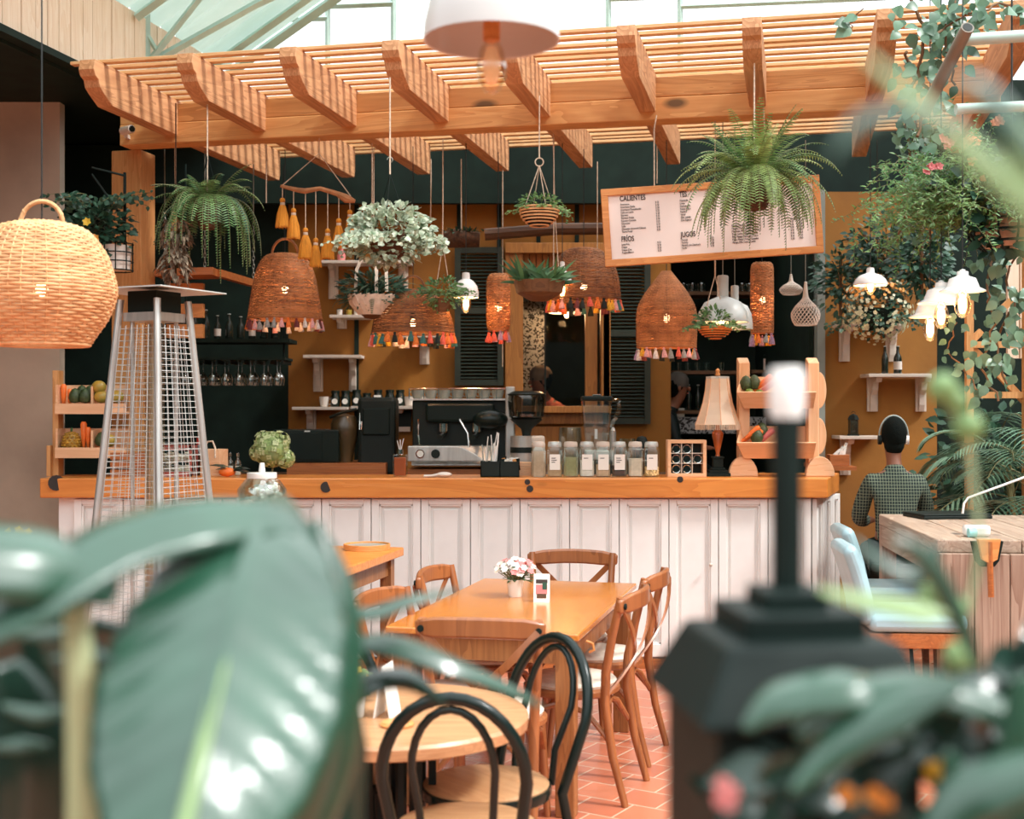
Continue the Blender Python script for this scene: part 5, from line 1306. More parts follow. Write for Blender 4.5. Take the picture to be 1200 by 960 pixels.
big = [(.28,1.2),(.4,1.12),(.72,.95),(.9,.6),(.985,.22),(1,0)]
t = enamel('white_pendant_lamp', 'large white dome pendant lamp hanging at the top centre, close to the camera', 576, 48, 3.0, 80/F*3.0, big, mat='lampgrey', ztop=4.2, light=0, edison=True, bz=.0)
MB().lathe([(0,.06),(.02,.06),(.02,.0),(0,0)], 16).build('socket', M['pine'], t)
for o in t.children:
    if o.name.startswith('filament'): o.data.materials[0] = M['amberfil'] if 'amberfil' in M else M.setdefault('amberfil', emis('faint_glow_amber', (.8,.5,.3,1), .25))  # faint glow put into the filament colour, no light behind it
enamel('small_enamel_lamp', 'small white enamel lamp with a lit bulb beside the left shutter', 546, 349, 8.7, 15/F*8.7, [(.3,1.9),(.32,1.45),(.6,1.3),(.9,.9),(1,.35),(1,0)], group='small white enamel lamps', light=2.5, edison=True, bz=.02)
enamel('small_enamel_lamp', 'small white enamel lamp half behind the hanging bowl of green leaves', 659, 333, 8.7, 14/F*8.7, [(.2,1.8),(.25,1.2),(.5,.9),(.85,.3),(1,0)], group='small white enamel lamps', light=2.5, bz=.02)
enamel('wide_enamel_lamp', 'white enamel pendant lamp above the flowering basket at the right', 1020, 334, 8.0, 20/F*8.0, dome+[(1.0,-.02)], light=5, edison=True, bz=.06)
fl = [(.14,.98),(.26,.94),(.27,.76),(.34,.72),(.6,.62),(.72,.32),(.76,.2),(1.04,.05),(1.05,0)]
for k,(px,py,d,s,lb) in enumerate(((1090,372,6.6,23,'lowest white enamel lamp of the cluster of three at the right'),(1103,356,6.3,26,'middle white enamel lamp of the cluster of three at the right'),(1128,342,6.0,25,'highest white enamel lamp of the cluster of three at the right'))):
    enamel('enamel_cluster_lamp', lb, px, py, d, s/F*d, fl, group='white enamel lamps with edison bulbs', light=2, bz=.0, ztop=4.1)
# window lamp: flat white disc inside the kitchen
enamel('flat_kitchen_lamp', 'flat white lamp seen through the serving window', 664, 367, 11.6, 21/F*11.6, [(.15,.9),(.2,.6),(.5,.4),(1,.05),(1,0)], mat='enamel', light=12, ztop=3.2, edison=False)
# silver lamps
sv = [(.22,1.8),(.22,1.0),(.34,.96),(.72,.78),(.93,.42),(1,.1),(1,0)]
enamel('silver_pendant_lamp', 'front silver dome pendant lamp with a cylinder neck, above the table lamp', 847, 378, 7.9, 30/F*7.9, sv, mat='galv', light=3, edison=False, cordm='chain', group='silver dome pendant lamps', bz=.03)
enamel('silver_pendant_lamp', 'rear silver dome pendant lamp half hidden behind the front one', 861, 386, 8.2, 19/F*8.2*1.1, [(.22,2.4),(.22,1.6),(.34,1.5),(.72,1.3),(.93,.85),(1,.3),(1,0)], mat='galv', light=0, edison=False, cordm='chain', group='silver dome pendant lamps', bz=.05)
# wire lamps
def wirelamp(label, px, ptop, pbot, d, pw):
    H_ = (pbot-ptop)/F*d; Rr = pw/2/F*d; p = W(px,ptop,d)
    t = thing('wire_lampshade', label, 'lamp', p, 0, 'white wire lampshades')
    P = [(r*Rr, -z*H_) for r, z in bez([(.08,0),(.14,.2),(.24,.38),(.7,.55),(1,.72),(.95,.88),(.75,1)], 3)]
    m = MB(); n = 22
    for i in range(n):
        for sg in (-1, 1):
            m.tube([(r*math.cos(2*PI*i/n+sg*j*.13), r*math.sin(2*PI*i/n+sg*j*.13), z) for j, (r, z) in enumerate(P)], .0022, 3)
    for r, z in (P[0],P[9],P[-1]): m.tube([(r*math.cos(a*PI/12), r*math.sin(a*PI/12), z) for a in range(24)], .004, 4, closed=True)
    m.build('wire_shade', M['shelfwhite'], t); cord(t, 3.46-p.z, 0, 'chain', .003)
wirelamp('white diamond-wire lampshade hanging above the fruit stand', 944, 331, 381, 8.6, 33)
wirelamp('white diamond-wire lampshade higher and farther behind, partly hidden', 927, 322, 345, 9.6, 26)
# ================================================================ TASSEL MOBILE
d = 8.3
t = thing('tassel_mobile', 'driftwood branch mobile with seven mustard tassels hung by a triangle of string', 'mobile', W(374,180,d))
O = W(374,180,d)
def rel(px, py, dd=d): return W(px,py,dd)-O
MB().tube([rel(329,218),rel(345,222),rel(357,224),rel(375,221),rel(395,227),rel(406,233),rel(416,236)], [.01,.015,.018,.014,.017,.03,.012], 8).build('branch', pm('driftwood', C(176,122,80), .8, bump=.6, scale=20), t)
MB().tube([rel(330,218),rel(374,180),rel(411,230)], .0035, 5).build('string', M['rope'], t)
MB().tube([(0,0,0),(0,0,.25)], .0035, 5).build('string', M['rope'], t)
for k,(px,y0,y1,y2,w_) in enumerate(((331,220,232,266,8),(344,224,244,279,7.5),(358,225,267,303,9),(370,222,279,312,7),(384,224,268,303,8),(397,229,256,290,7),(410,236,246,279,5.5))):
    a_ = rel(px,y1); s_ = d/F; m = MB(); h = (y2-y1)*s_
    T0 = m.T; m.T = Matrix.Translation(a_)
    m.ball((0,0,-.016), .02, 12, 8, (.9,.9,.9)); m.lathe([(.014,-.046),(.022,-.06),(w_*s_*.8,-h*.6),(w_*s_,-h+.004),(w_*s_*.6,-h),(0,-h+.01)], 16)
    for i in range(26):
        a = 2*PI*i/26; e = w_*s_*R(.9,1.05); m.tube([(.016*math.cos(a),.016*math.sin(a),-.05),(e*.8*math.cos(a),e*.8*math.sin(a),-h*.6),(e*math.cos(a),e*math.sin(a),-h-R(0,.012))], .0035, 3)
    m.T = T0; o = m.build('tassel', M['tassel_mustard'], t)
    q = MB(); q.T = Matrix.Translation(a_); q.lathe([(0,-.03),(.015,-.03),(.016,-.038),(.015,-.047),(0,-.047)], 12); q.build('binding', M['rope'], o)
    q = MB(); q.tube([a_, rel(px,y0)], .003, 4); q.build('string', M['rope'], o)
# ================================================================ MENU BOARD
mc = W(834,259.3,7.6); ang = math.radians(3.6)
t = thing('menu_board', 'hanging wooden-framed drinks menu board behind the large fern', 'menu board', mc, rot=(0,-ang,-.03))
k_ = 7.6/F; bw_, bh = 127.5*k_, 45.5*k_
fr_ = .041
m = MB(); m.box(-bw_,bw_,-.02,.02,bh-fr_,bh); m.box(-bw_,bw_,-.02,.02,-bh,-bh+fr_); m.box(-bw_,-bw_+fr_,-.02,.02,-bh+fr_,bh-fr_); m.box(bw_-fr_,bw_,-.02,.02,-bh+fr_,bh-fr_)
m.build('frame', M['pine'], t, smooth=False, bevel=.003)
MB().box(-bw_+fr_-.003,bw_-fr_+.003,-.004,.008,-bh+fr_-.003,bh-fr_+.003).build('panel', pm('menu_paper', C(238,222,214), .6, var=.01), t, smooth=False)
def mt(name, body, px, py, size, sx=.62, align='LEFT', sp=1.0, off=0):    # px,py of the photo, on the tilted board
    v = W(px,py,7.6)-mc; x = v.x*math.cos(ang)+v.z*math.sin(ang); z = -v.x*math.sin(ang)+v.z*math.cos(ang)
    return text(name, body, size, M['ink'], t, (x,-.0065,z), sx=sx, align=align, sp=sp, off=off)
s1 = .043; s2 = .0163; LS = .70
mt('heading_lettering', 'CALIENTES', 726.5, 235.5, s1, .72, off=.0007)
mt('heading_lettering', 'FRÍOS', 728.3, 283, s1, .68, off=.0007)
mt('heading_lettering', 'TÉS', 796, 230.8, s1, .68, off=.0007)
mt('heading_lettering', 'JUGOS', 798, 278, s1, .68, off=.0007)
mt('item_lettering', 'Americano\nAmericano Doble\nAmericano Descafeinado\nCafé con Leche\nEspresso\nEspresso Doble\nEspresso Cortado\nCapuccino\nLatte\nChocolate Artesanal Caliente\nTisana Frutal', 727, 240.5, s2, .74, sp=1.0)
mt('item_lettering', 'Latte Frío\nFrappe\nFrappe Chai\nFrappe Blanco', 728.5, 287.5, s2, .74, sp=1.0)
mt('item_lettering', 'Manzanilla\nLimón\nHierbabuena\nFrutos Rojos\nRooibos\nVerde\nChai Vainilla\nChai Especial', 796.5, 236.3, s2, .74, sp=1.02)
mt('item_lettering', 'Naranja\nToronja\nNaranja con Zanahoria\nVerde', 798.5, 282.3, s2, .74, sp=1.0)
mt('item_lettering', 'Plátano, Naranja, Papaya y Avena\nNaranja, Papaya, Guayaba y Piña\nMaracuyá, Naranja, Mango y Piña\nFresa, Leche, Plátano y Vainilla\nPiña, Mango, Maracuyá y Coco\nMora, Mango, Fresa y Guayaba\nMango, Piña, Coco y Leche', 857, 266, s2, .76, sp=1.02)
for px, py, n_, c_ in ((768,238,11,'$ 25'),(770.5,285,4,'$ 40'),(832,279.5,4,'$ 30')):
    mt('price_lettering', '\n'.join(['$ 25','$ 30','$ 28','$ 35','$ 28','$ 32','$ 30','$ 35','$ 35','$ 45','$ 35'][:n_]), px, py, s2, .74, sp=1.0)
mt('price_lettering', '\n'.join(['500 ml','$ 35','$ 38','$ 38','$ 40','$ 40','$ 45','$ 45']), 925, 258, s2, .7, sp=1.04); mt('price_lettering', '\n'.join(['1 lt','$ 55','$ 58','$ 58','$ 60','$ 60','$ 65','$ 65']), 935, 257, s2, .7, sp=1.04)
MB().tube([(-bw_+.32,0,bh),(-bw_+.34,0,bh+.34),(-bw_+.36,0,3.42-mc.z)], .004, 5).build('cord', M['rope'], t)
MB().tube([(bw_-.3,0,bh),(bw_-.3,0,3.42-mc.z)], .004, 5).build('cord', M['rope'], t)
MB().tube([(-bw_+.32,0,bh),(-bw_+.75,0,bh-.01)], .003, 5).build('cord', M['rope'], t)
# loose cords hanging from the rafters
pgi = (Matrix.Translation(pergola.location) @ Matrix.Rotation(RZ,4,'Z')).inverted()
k = 0
for px, y0, y1, d_ in ((312,168,238,8.7),(438,168,260,8.9),(505,185,262,9.3),(519,160,300,8.6),(589,190,430,9.6),(649,155,330,8.5),(700,190,330,9.4),(770,165,215,8.8),(205,168,215,8.9)):
    p = W(px,y1,d_); q = MB(); z1 = 3.47-p.z; q.tube([(R(-.004,.004),0,0),(0,0,z1*.5),(0,0,z1)], .004, 5)
    o = q.build('cord', M['rope'], None, loc=p); o.parent = pergola; o.matrix_parent_inverse = pgi; k += 1; continue
    tag(o, ['thin cord hanging between the left fern and the mobile','thin cord with a loop above the ivy basket','thin cord right of the ivy basket','long cord holding the small plant left of the shutter','long cord in front of the serving window frame','long cord beside the small slatted basket','thin cord left of the menu board','short kinked cord at the top left of the menu board','thin cord at the left of the left fern'][k], 'cord', 'thin cords hanging from the pergola'); k += 1
MB
# dark branch pole and log
p = W(568,275,9.6); q = W(735,268,9.6)
tag(MB().tube([p, (p+q)/2+Vector((0,0,.02)), q], .045, 8).build('dark_pole', M['darkwood'], None), 'dark horizontal pole above the serving window', 'pole')
p = W(519,281,9.3); q = W(562,281,9.3); l_ = thing('mossy_log', 'short mossy log planter hanging left of the dark pole', 'log', (0,0,0))
MB().tube([p,(p*.7+q*.3)+Vector((0,0,.01)),q], [.06,.07,.055], 12).build('log', M['coco'], l_)
m = MB(); 
for i in range(60): a = p.lerp(q, R(0,1))+Vector((R(-.05,.05),R(-.06,.02),.05)); m.leaf(a, (R(-1,1),R(-1,.3),R(-.2,1)), (0,0,1), R(.03,.06), .02)
m.build('leaves', M['dkleaf'], l_); MB().tube([(p+q)/2, Vector(((p+q).x/2, p.y, 3.47))], .004, 5).build('cord', M['rope'], l_)
# ================================================================ PLANTS
def frond(lf, st, p, d, ln, droop, ll=.045, lw=.012, n=None, taper=1.0):
    p = Vector(p); d = Vector(d).normalized(); n = n or int(ln/.0155); step = ln/n
    pts = [p.copy()]
    for i in range(n):
        d = (d+Vector((0,0,-droop*step*(.5+.8*i/n)))).normalized(); p = p+d*step; pts.append(p.copy())
        side = d.cross(Vector((0,0,1)))
        if side.length < .15: side = d.cross(Vector((1,0,0)))
        side.normalize(); up = side.cross(d)
        f = i/n; L_ = ll*math.sin(PI*min(1,(.12+.88*(f**.75))*.98))**.6*(1-.25*f)
        for s in (-1, 1):
            dd = side*s+d*.28-up*.12+Vector((0,0,R(-.1,.02)))
            b = p; dd = dd.normalized(); w = d*lw*.5
            e = b+dd*L_-up*(.15*L_)
            mid = b+dd*L_*.4
            lf._a([b-w*.4, mid-w*.9, e, mid+w*.9, b+w*.4], [(0,1,2,3,4)])
    st.tube(pts[::2] if len(pts) > 4 else pts, .0016, 3)
def fern(name, label, loc, spots, mats, potr=.12, group=None, cat='fern', hang=None, ll=.05, potmat='coco', poth=.13):
    t = thing(name, label, cat, loc, 0, group)
    if potr:
        MB().lathe([(0,-poth*1.4),(potr*.55,-poth*1.3),(potr*.85,-poth*.8),(potr,-.0),(potr*.95,.01),(potr*.9,-.02),(0,-.02)], 20).build('basket', M[potmat], t)
    lf = MB(); st = MB()
    for (d, ln, droop) in spots:
        lf.m = random.choice([0,0,1]) if len(mats) > 1 else 0
        a = Vector((d[0],d[1],0)); 
        frond(lf, st, Vector((d[0]*.04, d[1]*.04, .0)), d, ln, droop, ll*R(.8,1.15), lw=.009)
    lf.build('fronds', [M[k] for k in mats], t); st.build('stalks', M['stem'], t)
    if hang:
        MB().tube([(0,0,.0),(0,0,.25),Vector(hang)], .0045, 6).build('rope', M['rope'], t)
        m = MB(); [m.tube([(potr*.95*math.cos(a), potr*.95*math.sin(a), 0),(0,0,.27)], .0025, 4) for a in (.5,2.6,4.7)]; m.build('wire_hangers', M['iron'], t)
    return t
def spray(n, l0, l1, dr0, dr1, up=(.1,1.2), bias=None):
    out = []
    for i in range(n):
        a = 2*PI*i/n+R(-.3,.3); e = R(*up); b = bias or (0,0)
        out.append(((math.cos(a)+b[0], math.sin(a)+b[1], e), R(l0,l1), R(dr0,dr1)))
    return out
# big fern right, hung from the seventh rafter
random.seed(11)
p = W(884,208,6.79)
rt = Vector((p.x,p.y,3.49))
sp = spray(40, .36, .5, 3, 6.5, (.45,1.5))+spray(46, .34, .5, 5, 10, (.0,.9))+spray(22,.3,.42,2,4,(1.2,3.5))+spray(26,.36,.5,9,15,(.2,.8))
fern('hanging_fern', 'large bright green hanging fern in a coco basket before the menu board', p, sp, ['fern2','fern'], .11, hang=(rt.x-p.x, rt.y-p.y, rt.z-p.z), ll=.058)
# left fern
random.seed(5)
p = W(243,235,7.59); rt = Vector((p.x,p.y,3.49))
sp = spray(20,.25,.4,4,8,(.2,1.3))+spray(30,.4,.62,9,16,(.1,.9),(.45,0))+spray(10,.25,.35,3,6,(.6,2))+spray(8,.3,.42,6,10,(.0,.5),(-.7,0))
fern('hanging_fern', 'darker trailing fern hanging from the second rafter, left of the tassel mobile', p, sp, ['fern','dkleaf'], .08, hang=(rt.x-p.x, rt.y-p.y, rt.z-p.z), ll=.052)
# ---- leafy helpers
def bush(mb, c, rad, n, size, up=.2, jit=.3, wid=.8, inner=.55, down=0, pts=3, mats=1):
    c = Vector(c)
    for i in range(n):
        while True:
            d = Vector((R(-1,1),R(-1,1),R(-1,1)))
            if .1 < d.length < 1: break
        d.normalize(); k = R(inner,1)
        p = c+Vector((d.x*rad[0]*k, d.y*rad[1]*k, d.z*rad[2]*k))
        s = size*R(.7,1.3); mb.m = i % mats
        dd = Vector((d.x+R(-jit,jit), d.y+R(-jit,jit), d.z*.5+R(-jit,jit)-down))
        nn = Vector((d.x+R(-.5,.5), d.y-.45+R(-.5,.5), abs(d.z)*.6+.15+up))
        mb.leaf(p, dd, nn, s, s*wid, fold=.15, curl=.2, pts=pts)
def trail(lf, st, p, ln, size, gap, sway=.25, wid=.8, d=None, gr=3.0, sr=.002, pts=3):
    p = Vector(p); d = Vector(d or (R(-.6,.6),R(-.6,.2),.1)).normalized(); pts_ = [p.copy()]; s = 0
    while s < ln:
        d = (d+Vector((R(-sway,sway), R(-sway,sway), -gr*gap))).normalized(); p = p+d*gap; s += gap; pts_.append(p.copy())
        k = Vector((R(-1,1), R(-1,.4), R(-.6,.5))); z = size*R(.6,1.2)
        lf.leaf(p, k, (R(-.4,.4),-1,R(.1,.8)), z, z*wid, fold=.15, curl=.25, pts=pts)
    st.tube(pts_, sr, 4)
def basket(t, r, h, mat='coco', prof=None):
    MB().lathe(prof or [(0,-h),(r*.5,-h*.97),(r*.85,-h*.6),(r,0),(r*.93,.0),(r*.8,-h*.1),(0,-h*.1)], 24).build('basket', M[mat], t)
def hangers(t, r, h, n=3, mat='chain', rr=.0022):
    m = MB(); [m.tube([(r*math.cos(2*PI*i/n+.4), r*math.sin(2*PI*i/n+.4), 0),(0,0,h)], rr, 4) for i in range(n)]; m.build('hangers', M[mat], t)
# ivy basket
random.seed(21)
p = W(457,272,7.09); rt = Vector((p.x,p.y,3.49))
t = thing('ivy_basket', 'hanging basket of cream-edged ivy below the fourth rafter', 'hanging plant', p)
basket(t, .13, .15); hangers(t, .12, .32, 3, 'iron')
lf = MB(); st = MB(); bush(lf, (0,0,-.01), (.24,.2,.18), 900, .036, wid=.95, inner=.5)
for i in range(70): a = R(0,2*PI); trail(lf, st, (.2*math.cos(a), .15*math.sin(a), -.02), R(.05,.16), .036, .02, .35, .95, (math.cos(a)*.5, math.sin(a)*.5-.1,.0), 7)
for i in range(5): trail(lf, st, (-.12+R(-.08,.1),-.1,-.05), R(.25,.38), .032, .022, .3, .9)
lf.build('leaves', M['ivy'], t); st.build('stems', M['stem'], t)
MB().tube([(0,0,.32),(.0,0,.45),(rt.x-p.x, rt.y-p.y, rt.z-p.z)], .0045, 6).build('rope', M['rope'], t)
MB().tube(arc((0,0,.4), .015, -PI*.5, PI, 8), .003, 5).build('hook', M['chain'], t)
# small slatted basket
p = W(632,248,7.5); rt = Vector((p.x,p.y,3.49))
t = thing('slatted_basket', 'small round slatted basket of fine greenery hung from the fifth rafter', 'hanging plant', p)
m = MB()
for j in range(7):
    z = .02-j*.017; r = [.115,.115,.112,.105,.094,.078,.055][j]; m.tube([(r*math.cos(i*PI/12), r*math.sin(i*PI/12), z) for i in range(24)], .006, 5, closed=True)
m.build('slats', M['wicker'], t)
MB().lathe([(0,-.09),(.06,-.08),(.1,-.03),(.1,.01),(0,.01)], 16).build('liner', M['soil'], t)
lf = MB(); st = MB(); bush(lf, (0,0,.035), (.135,.12,.07), 420, .024, wid=.5)
for i in range(24): a = R(0,2*PI); trail(lf, st, (.1*math.cos(a),.1*math.sin(a),.02), R(.05,.14), .02, .012, .5, .5, (math.cos(a),math.sin(a),0), 3, .0012)
lf.build('leaves', M['moss'], t); st.build('stems', M['stem'], t)
hangers(t, .1, .27, 4, 'rope', .003)
MB().tube([(.024*math.cos(i*PI/8), 0, .29+.024*math.sin(i*PI/8)) for i in range(16)], .004, 5, closed=True).build('ring', M['rope'], t)
MB().tube([(0,0,.31),(rt.x-p.x, rt.y-p.y, rt.z-p.z)], .0045, 6).build('rope', M['rope'], t)
# bowl of green leaves in front of the serving window
p = W(632,333,8.4)
t = thing('wooden_bowl_plant', 'wide wooden hanging bowl of grassy green leaves before the serving window', 'hanging plant', p)
MB().lathe([(0,-.115),(.06,-.11),(.15,-.06),(.17,.02),(.16,.02),(.14,-.02),(0,-.02)], 24).build('bowl', M['darkwood2'], t)
lf = MB()
for i in range(170):
    a = R(0,2*PI); e = R(.1,1.2); lf.leaf((R(-.12,.12),R(-.1,.1),.0), (math.cos(a), math.sin(a)*.7, e), (R(-.4,.4),-1,.5), R(.1,.22), R(.022,.036), curl=.3, pts=4)
lf.build('leaves', M['midleaf'], t)
MB().tube([(.13,-.05,0),(.1,-.02,.5),(.09,0,3.47-p.z)], .003, 5).build('cord', M['rope'], t)
lf = MB()
# plant in front of small enamel lamp
p = W(519,350,8.5)
t = thing('small_hanging_plant', 'small leafy hanging plant between the wide wicker lamp and the left shutter', 'hanging plant', p)
basket(t, .07, .09, 'darkwood2'); hangers(t, .06, .36, 2, 'rope', .003)
lf = MB(); st = MB(); bush(lf, (0,0,.04), (.14,.11,.11), 420, .032, wid=.5)
for i in range(26): a = R(0,2*PI); trail(lf, st, (.05*math.cos(a),.05*math.sin(a),.03), R(.1,.2), .026, .014, .4, .5, (math.cos(a),math.sin(a),.4), 4, .0015)
lf.build('leaves', M['fern'], t); st.build('stems', M['stem'], t)
# cloth-wrapped plant
p = W(436,352,8.7)
t = thing('cloth_wrapped_plant', 'dark grassy plant in a cloth-wrapped hanging basket under the ivy', 'hanging plant', p)
MB().lathe([(0,-.13),(.05,-.12),(.13,-.05),(.16,.02),(.14,.03),(.12,.0),(0,0)], 20).build('basket', M['darkwood2'], t)
m = MB()
for i in range(9):
    a = -PI*.95+i*PI*.1; m.sweep([(.17*math.cos(a),.17*math.sin(a),.03),(.15*math.cos(a+.1),.15*math.sin(a+.1),-.03),(.09*math.cos(a+.1),.09*math.sin(a+.1),-.1)], R(.03,.07), .004, (-math.sin(a),math.cos(a),0))
m.build('cloth_wrap', M['cream'], t)
lf = MB(); st = MB(); bush(lf, (0,0,.06), (.24,.15,.12), 420, .06, wid=.3)
for i in range(60): a = R(0,2*PI); frond(lf, st, (0,0,.02), (math.cos(a),math.sin(a),R(.2,1.6)), R(.2,.34), R(3,8), .03, .012)
lf.build('leaves', M['dkleaf'], t); st.build('stems', M['stem'], t)
m = MB(); [m.sweep([(x,-.1,.05),(x*.95,-.08,.2),(x*.6,-.02,.3)], .022, .004, (1,0,0)) for x in (-.1,.04,.11)]; m.build('cloth_straps', M['cream'], t)
MB().tube([(0,0,.42),(0,0,3.47-p.z)], .004, 5).build('cord', M['rope'], t)
# plant in front of silver lamps
p = W(838,386,7.8)
t = thing('small_orange_basket_plant', 'small orange basket with trailing green plant below the silver lamps', 'hanging plant', p)
m = MB()
for j in range(6):
    z = .01-j*.013; r = [.1,.098,.09,.078,.06,.035][j]; m.tube([(r*math.cos(i*PI/12), r*math.sin(i*PI/12), z) for i in range(24)], .006, 5, closed=True)
m.build('basket', pm('orange_wicker', C(214,120,50), .6, island=.3), t)
MB().lathe([(0,-.06),(.06,-.05),(.09,0),(0,0)], 16).build('liner', M['soil'], t)
lf = MB(); st = MB(); bush(lf, (0,0,.05), (.12,.1,.09), 420, .03, wid=.5)
for i in range(24): a = R(0,2*PI); trail(lf, st, (.07*math.cos(a),.07*math.sin(a),.02), R(.06,.16), .02, .012, .4, .6, (math.cos(a),math.sin(a),.1), 3, .0012)
lf.build('leaves', M['fern'], t); st.build('stems', M['stem'], t)
m = MB(); m.tube([(-.09,0,.0),(0,0,.33)], .003, 5); m.tube([(.08,.05,.0),(0,0,.33)], .003, 5); m.tube([(0,0,.33),(0,0,.48)], .005, 5); m.tube([(0,0,.48),(0,0,3.47-p.z)], .0035, 5); m.build('hangers', M['rope'], t)
# dark plant left with pot
p = W(120,262,8.0)
t = thing('wall_planter_plant', 'dark bushy plant in a caged pot on a black bracket left of the pine post', 'potted plant', p)
m = MB(); 
for j in range(4): m.tube([(.11*math.cos(i*PI/10)+.08, .11*math.sin(i*PI/10), -.13-.055*j) for i in range(20)], .004, 4, closed=True)
for i in range(10): m.tube([(.11*math.cos(i*PI/5)+.08,.11*math.sin(i*PI/5),-.12),(.11*math.cos(i*PI/5)+.08,.11*math.sin(i*PI/5),-.3)], .004, 4)
m.build('wire_cage', M['iron'], t)
MB().lathe([(0,-.29),(.09,-.29),(.1,-.14),(0,-.14)], 20, (.08,0,0)).build('pot', M['ceramic'], t)
m = MB(); m.box(.13,.145,-.0,.015,-.15,.32); m.tube([(.137,.0,.3),(-.05,-.05,.34)], .007, 6); m.tube([(.137,.0,.02),(-.05,-.05,.3)], .007, 6); m.build('bracket', M['iron'], t)
lf = MB(); st = MB(); bush(lf, (-.02,-.02,-.03), (.23,.16,.19), 620, .045, wid=.8, inner=.3)
for i in range(20): a = R(0,2*PI); trail(lf, st, (.1*math.cos(a),.1*math.sin(a),.1), R(.15,.3), .04, .03, .4, .8, (math.cos(a),math.sin(a),.8), 4)
lf.build('leaves', M['dkleaf'], t); st.build('stems', M['stem'], t)
for dx, dz, c in ((-.03,-.02,'petal_y'),(.02,-.12,'petal_o')):
    f = MB(); flower(f, (dx,-.2,dz), (0,-1,.2), .03); f.build('blossom', M[c], t)
# staghorn / moss hanging
p = W(206,258,7.6)
t = thing('hanging_staghorn', 'shaggy brown moss and bark hanging on a chain at the left fern', 'hanging plant', p)
m = MB()
for i in range(240):
    z = -R(0,.36); a = R(0,6.28); r = .035+.03*math.sin(-z*18)**2; r *= 1.2; m.leaf((r*math.cos(a),r*math.sin(a),z), (math.cos(a),math.sin(a),R(-1.5,.3)), (math.cos(a),math.sin(a),.3), R(.035,.07), .03, fold=.6, curl=.5)
m.build('moss', pm('dry_moss', C(170,150,128), .9, col2=C(84,74,60), island=.5, scale=30), t)
MB().ball((-.0,-.045,-.02), .04, 12, 8, (.55,.4,1.7)).build('bark_plate', pm('tan_bark', C(178,142,92), .8), t)
MB().tube([(0,0,-.34),(0,0,.1),(0,.0,3.47-p.z)], .004, 6).build('stem', M['coco'], t)
# ---- right side: flowering basket, dark tree, vine, planter, palm
p = W(1028,362,8.6)
t = thing('flowering_basket', 'round basket of small white and orange blossoms under the right enamel lamp', 'hanging plant', p)
basket(t, .12, .15, 'iron'); 
lf = MB(); st = MB(); bush(lf, (0,0,.0), (.2,.18,.2), 620, .03, wid=.8, inner=.4)
for i in range(20): a = R(0,2*PI); trail(lf, st, (.15*math.cos(a),.15*math.sin(a),-.05), R(.1,.25), .028, .02, .3, .8, (math.cos(a),math.sin(a),0), 4)
lf.build('leaves', M['dkleaf'], t); st.build('stems', M['stem'], t)
fl_ = MB()
for i in range(330):
    d = Vector((R(-1,1),R(-1,.3),R(-1,1))).normalized(); k = R(.95,1.15); q = Vector((d.x*.21*k, d.y*.19*k, d.z*.21*k)); fl_.m = 1 if (q.z > .06 and R(0,1) < .7) else 0
    flower(fl_, q, d+Vector((0,-.4,.2)), R(.011,.017), 5, .2)
fl_.build('blossoms', [M['petal_w2'] if 'petal_w2' in M else M.setdefault('petal_w2', leafmat('pale_green_petal', C(190,196,160), C(226,222,190), island=.2)), M['petal_o']], t)
cord(t, 3.46-p.z, .15, 'cable')
# dark foliage masses
def foliage(name, label, c, rad, n, size, mat, stempts, wid=.6, group=None, cat='plant', stemr=.012, base=None):
    t = thing(name, label, cat, base or c)
    o = Vector(c)-Vector(t.location)
    lf = MB(); bush(lf, o, rad, n, size, wid=wid, inner=.2); lf.build('leaves', M[mat], t)
    [MB().tube([Vector(q) for q in s_], stemr, 6).build('stem', M['twig'], t) for s_ in stempts]
    return t
c = W(1040,300,9.2); foliage('dark_shrub', 'dark leafy shrub in the shade above the flowering basket', c, (.34,.25,.3), 900, .055, 'dkleaf', [[(0,0,-.4),(0,0,0),(.1,0,.3)],[(0,0,-.1),(-.2,0,.2)]])
c = W(985,330,9.3); foliage('dark_shrub', 'dark shrub in the shade right of the menu board corner', c, (.22,.2,.25), 520, .05, 'dkleaf', [[(0,0,-.3),(0,0,.2)]])
c = W(1080,300,8.6); foliage('dark_shrub', 'dark leafy shrub left of the planter with pink flowers', c, (.22,.2,.35), 600, .06, 'dkleaf', [[(0,0,-.4),(0,0,.3)]])
# heart-leaf vine from the pergola down to the trellis
t = thing('heart_leaf_vine', 'long climbing vine with heart-shaped grey-green leaves at the upper right', 'vine', W(1110,20,6.5))
O = Vector(t.location); lf = MB(); st = MB(); random.seed(31)
def vine(pts, d, n, size, r=.005, spread=.1):
    P_ = [W(x,y,d+R(-.1,.1))-O for x,y in pts]; P2 = []
    for i in range(len(P_)-1):
        for k in range(5): P2.append(P_[i].lerp(P_[i+1], k/5)+Vector((R(-.012,.012),R(-.012,.012),R(-.012,.012))))
    st.tube(P2+[P_[-1]], r, 5)
    for i in range(n):
        q = random.choice(P2)+Vector((R(-spread,spread),R(-spread,spread),R(-spread,spread))); s = size*R(.6,1.15)
        lf.leaf(q, (R(-1,1),R(-.8,.3),R(-1.3,.1)), (R(-.5,.5),-1,R(0,.8)), s, s*.8, fold=.12, curl=.3, pts=4)
vine([(1065,-10),(1085,30),(1075,80),(1090,110),(1075,160)], 6.3, 60, 0.072, .008, .1)
vine([(1180,5),(1140,15),(1110,30),(1090,50)], 6.2, 69, 0.072, .006, .09)
vine([(1130,-5),(1105,20),(1110,60),(1120,100)], 6.3, 45, 0.068, .006, .1)
vine([(1060,60),(1072,90),(1060,130),(1066,180),(1060,230)], 6.5, 39, 0.060, .008, .06)
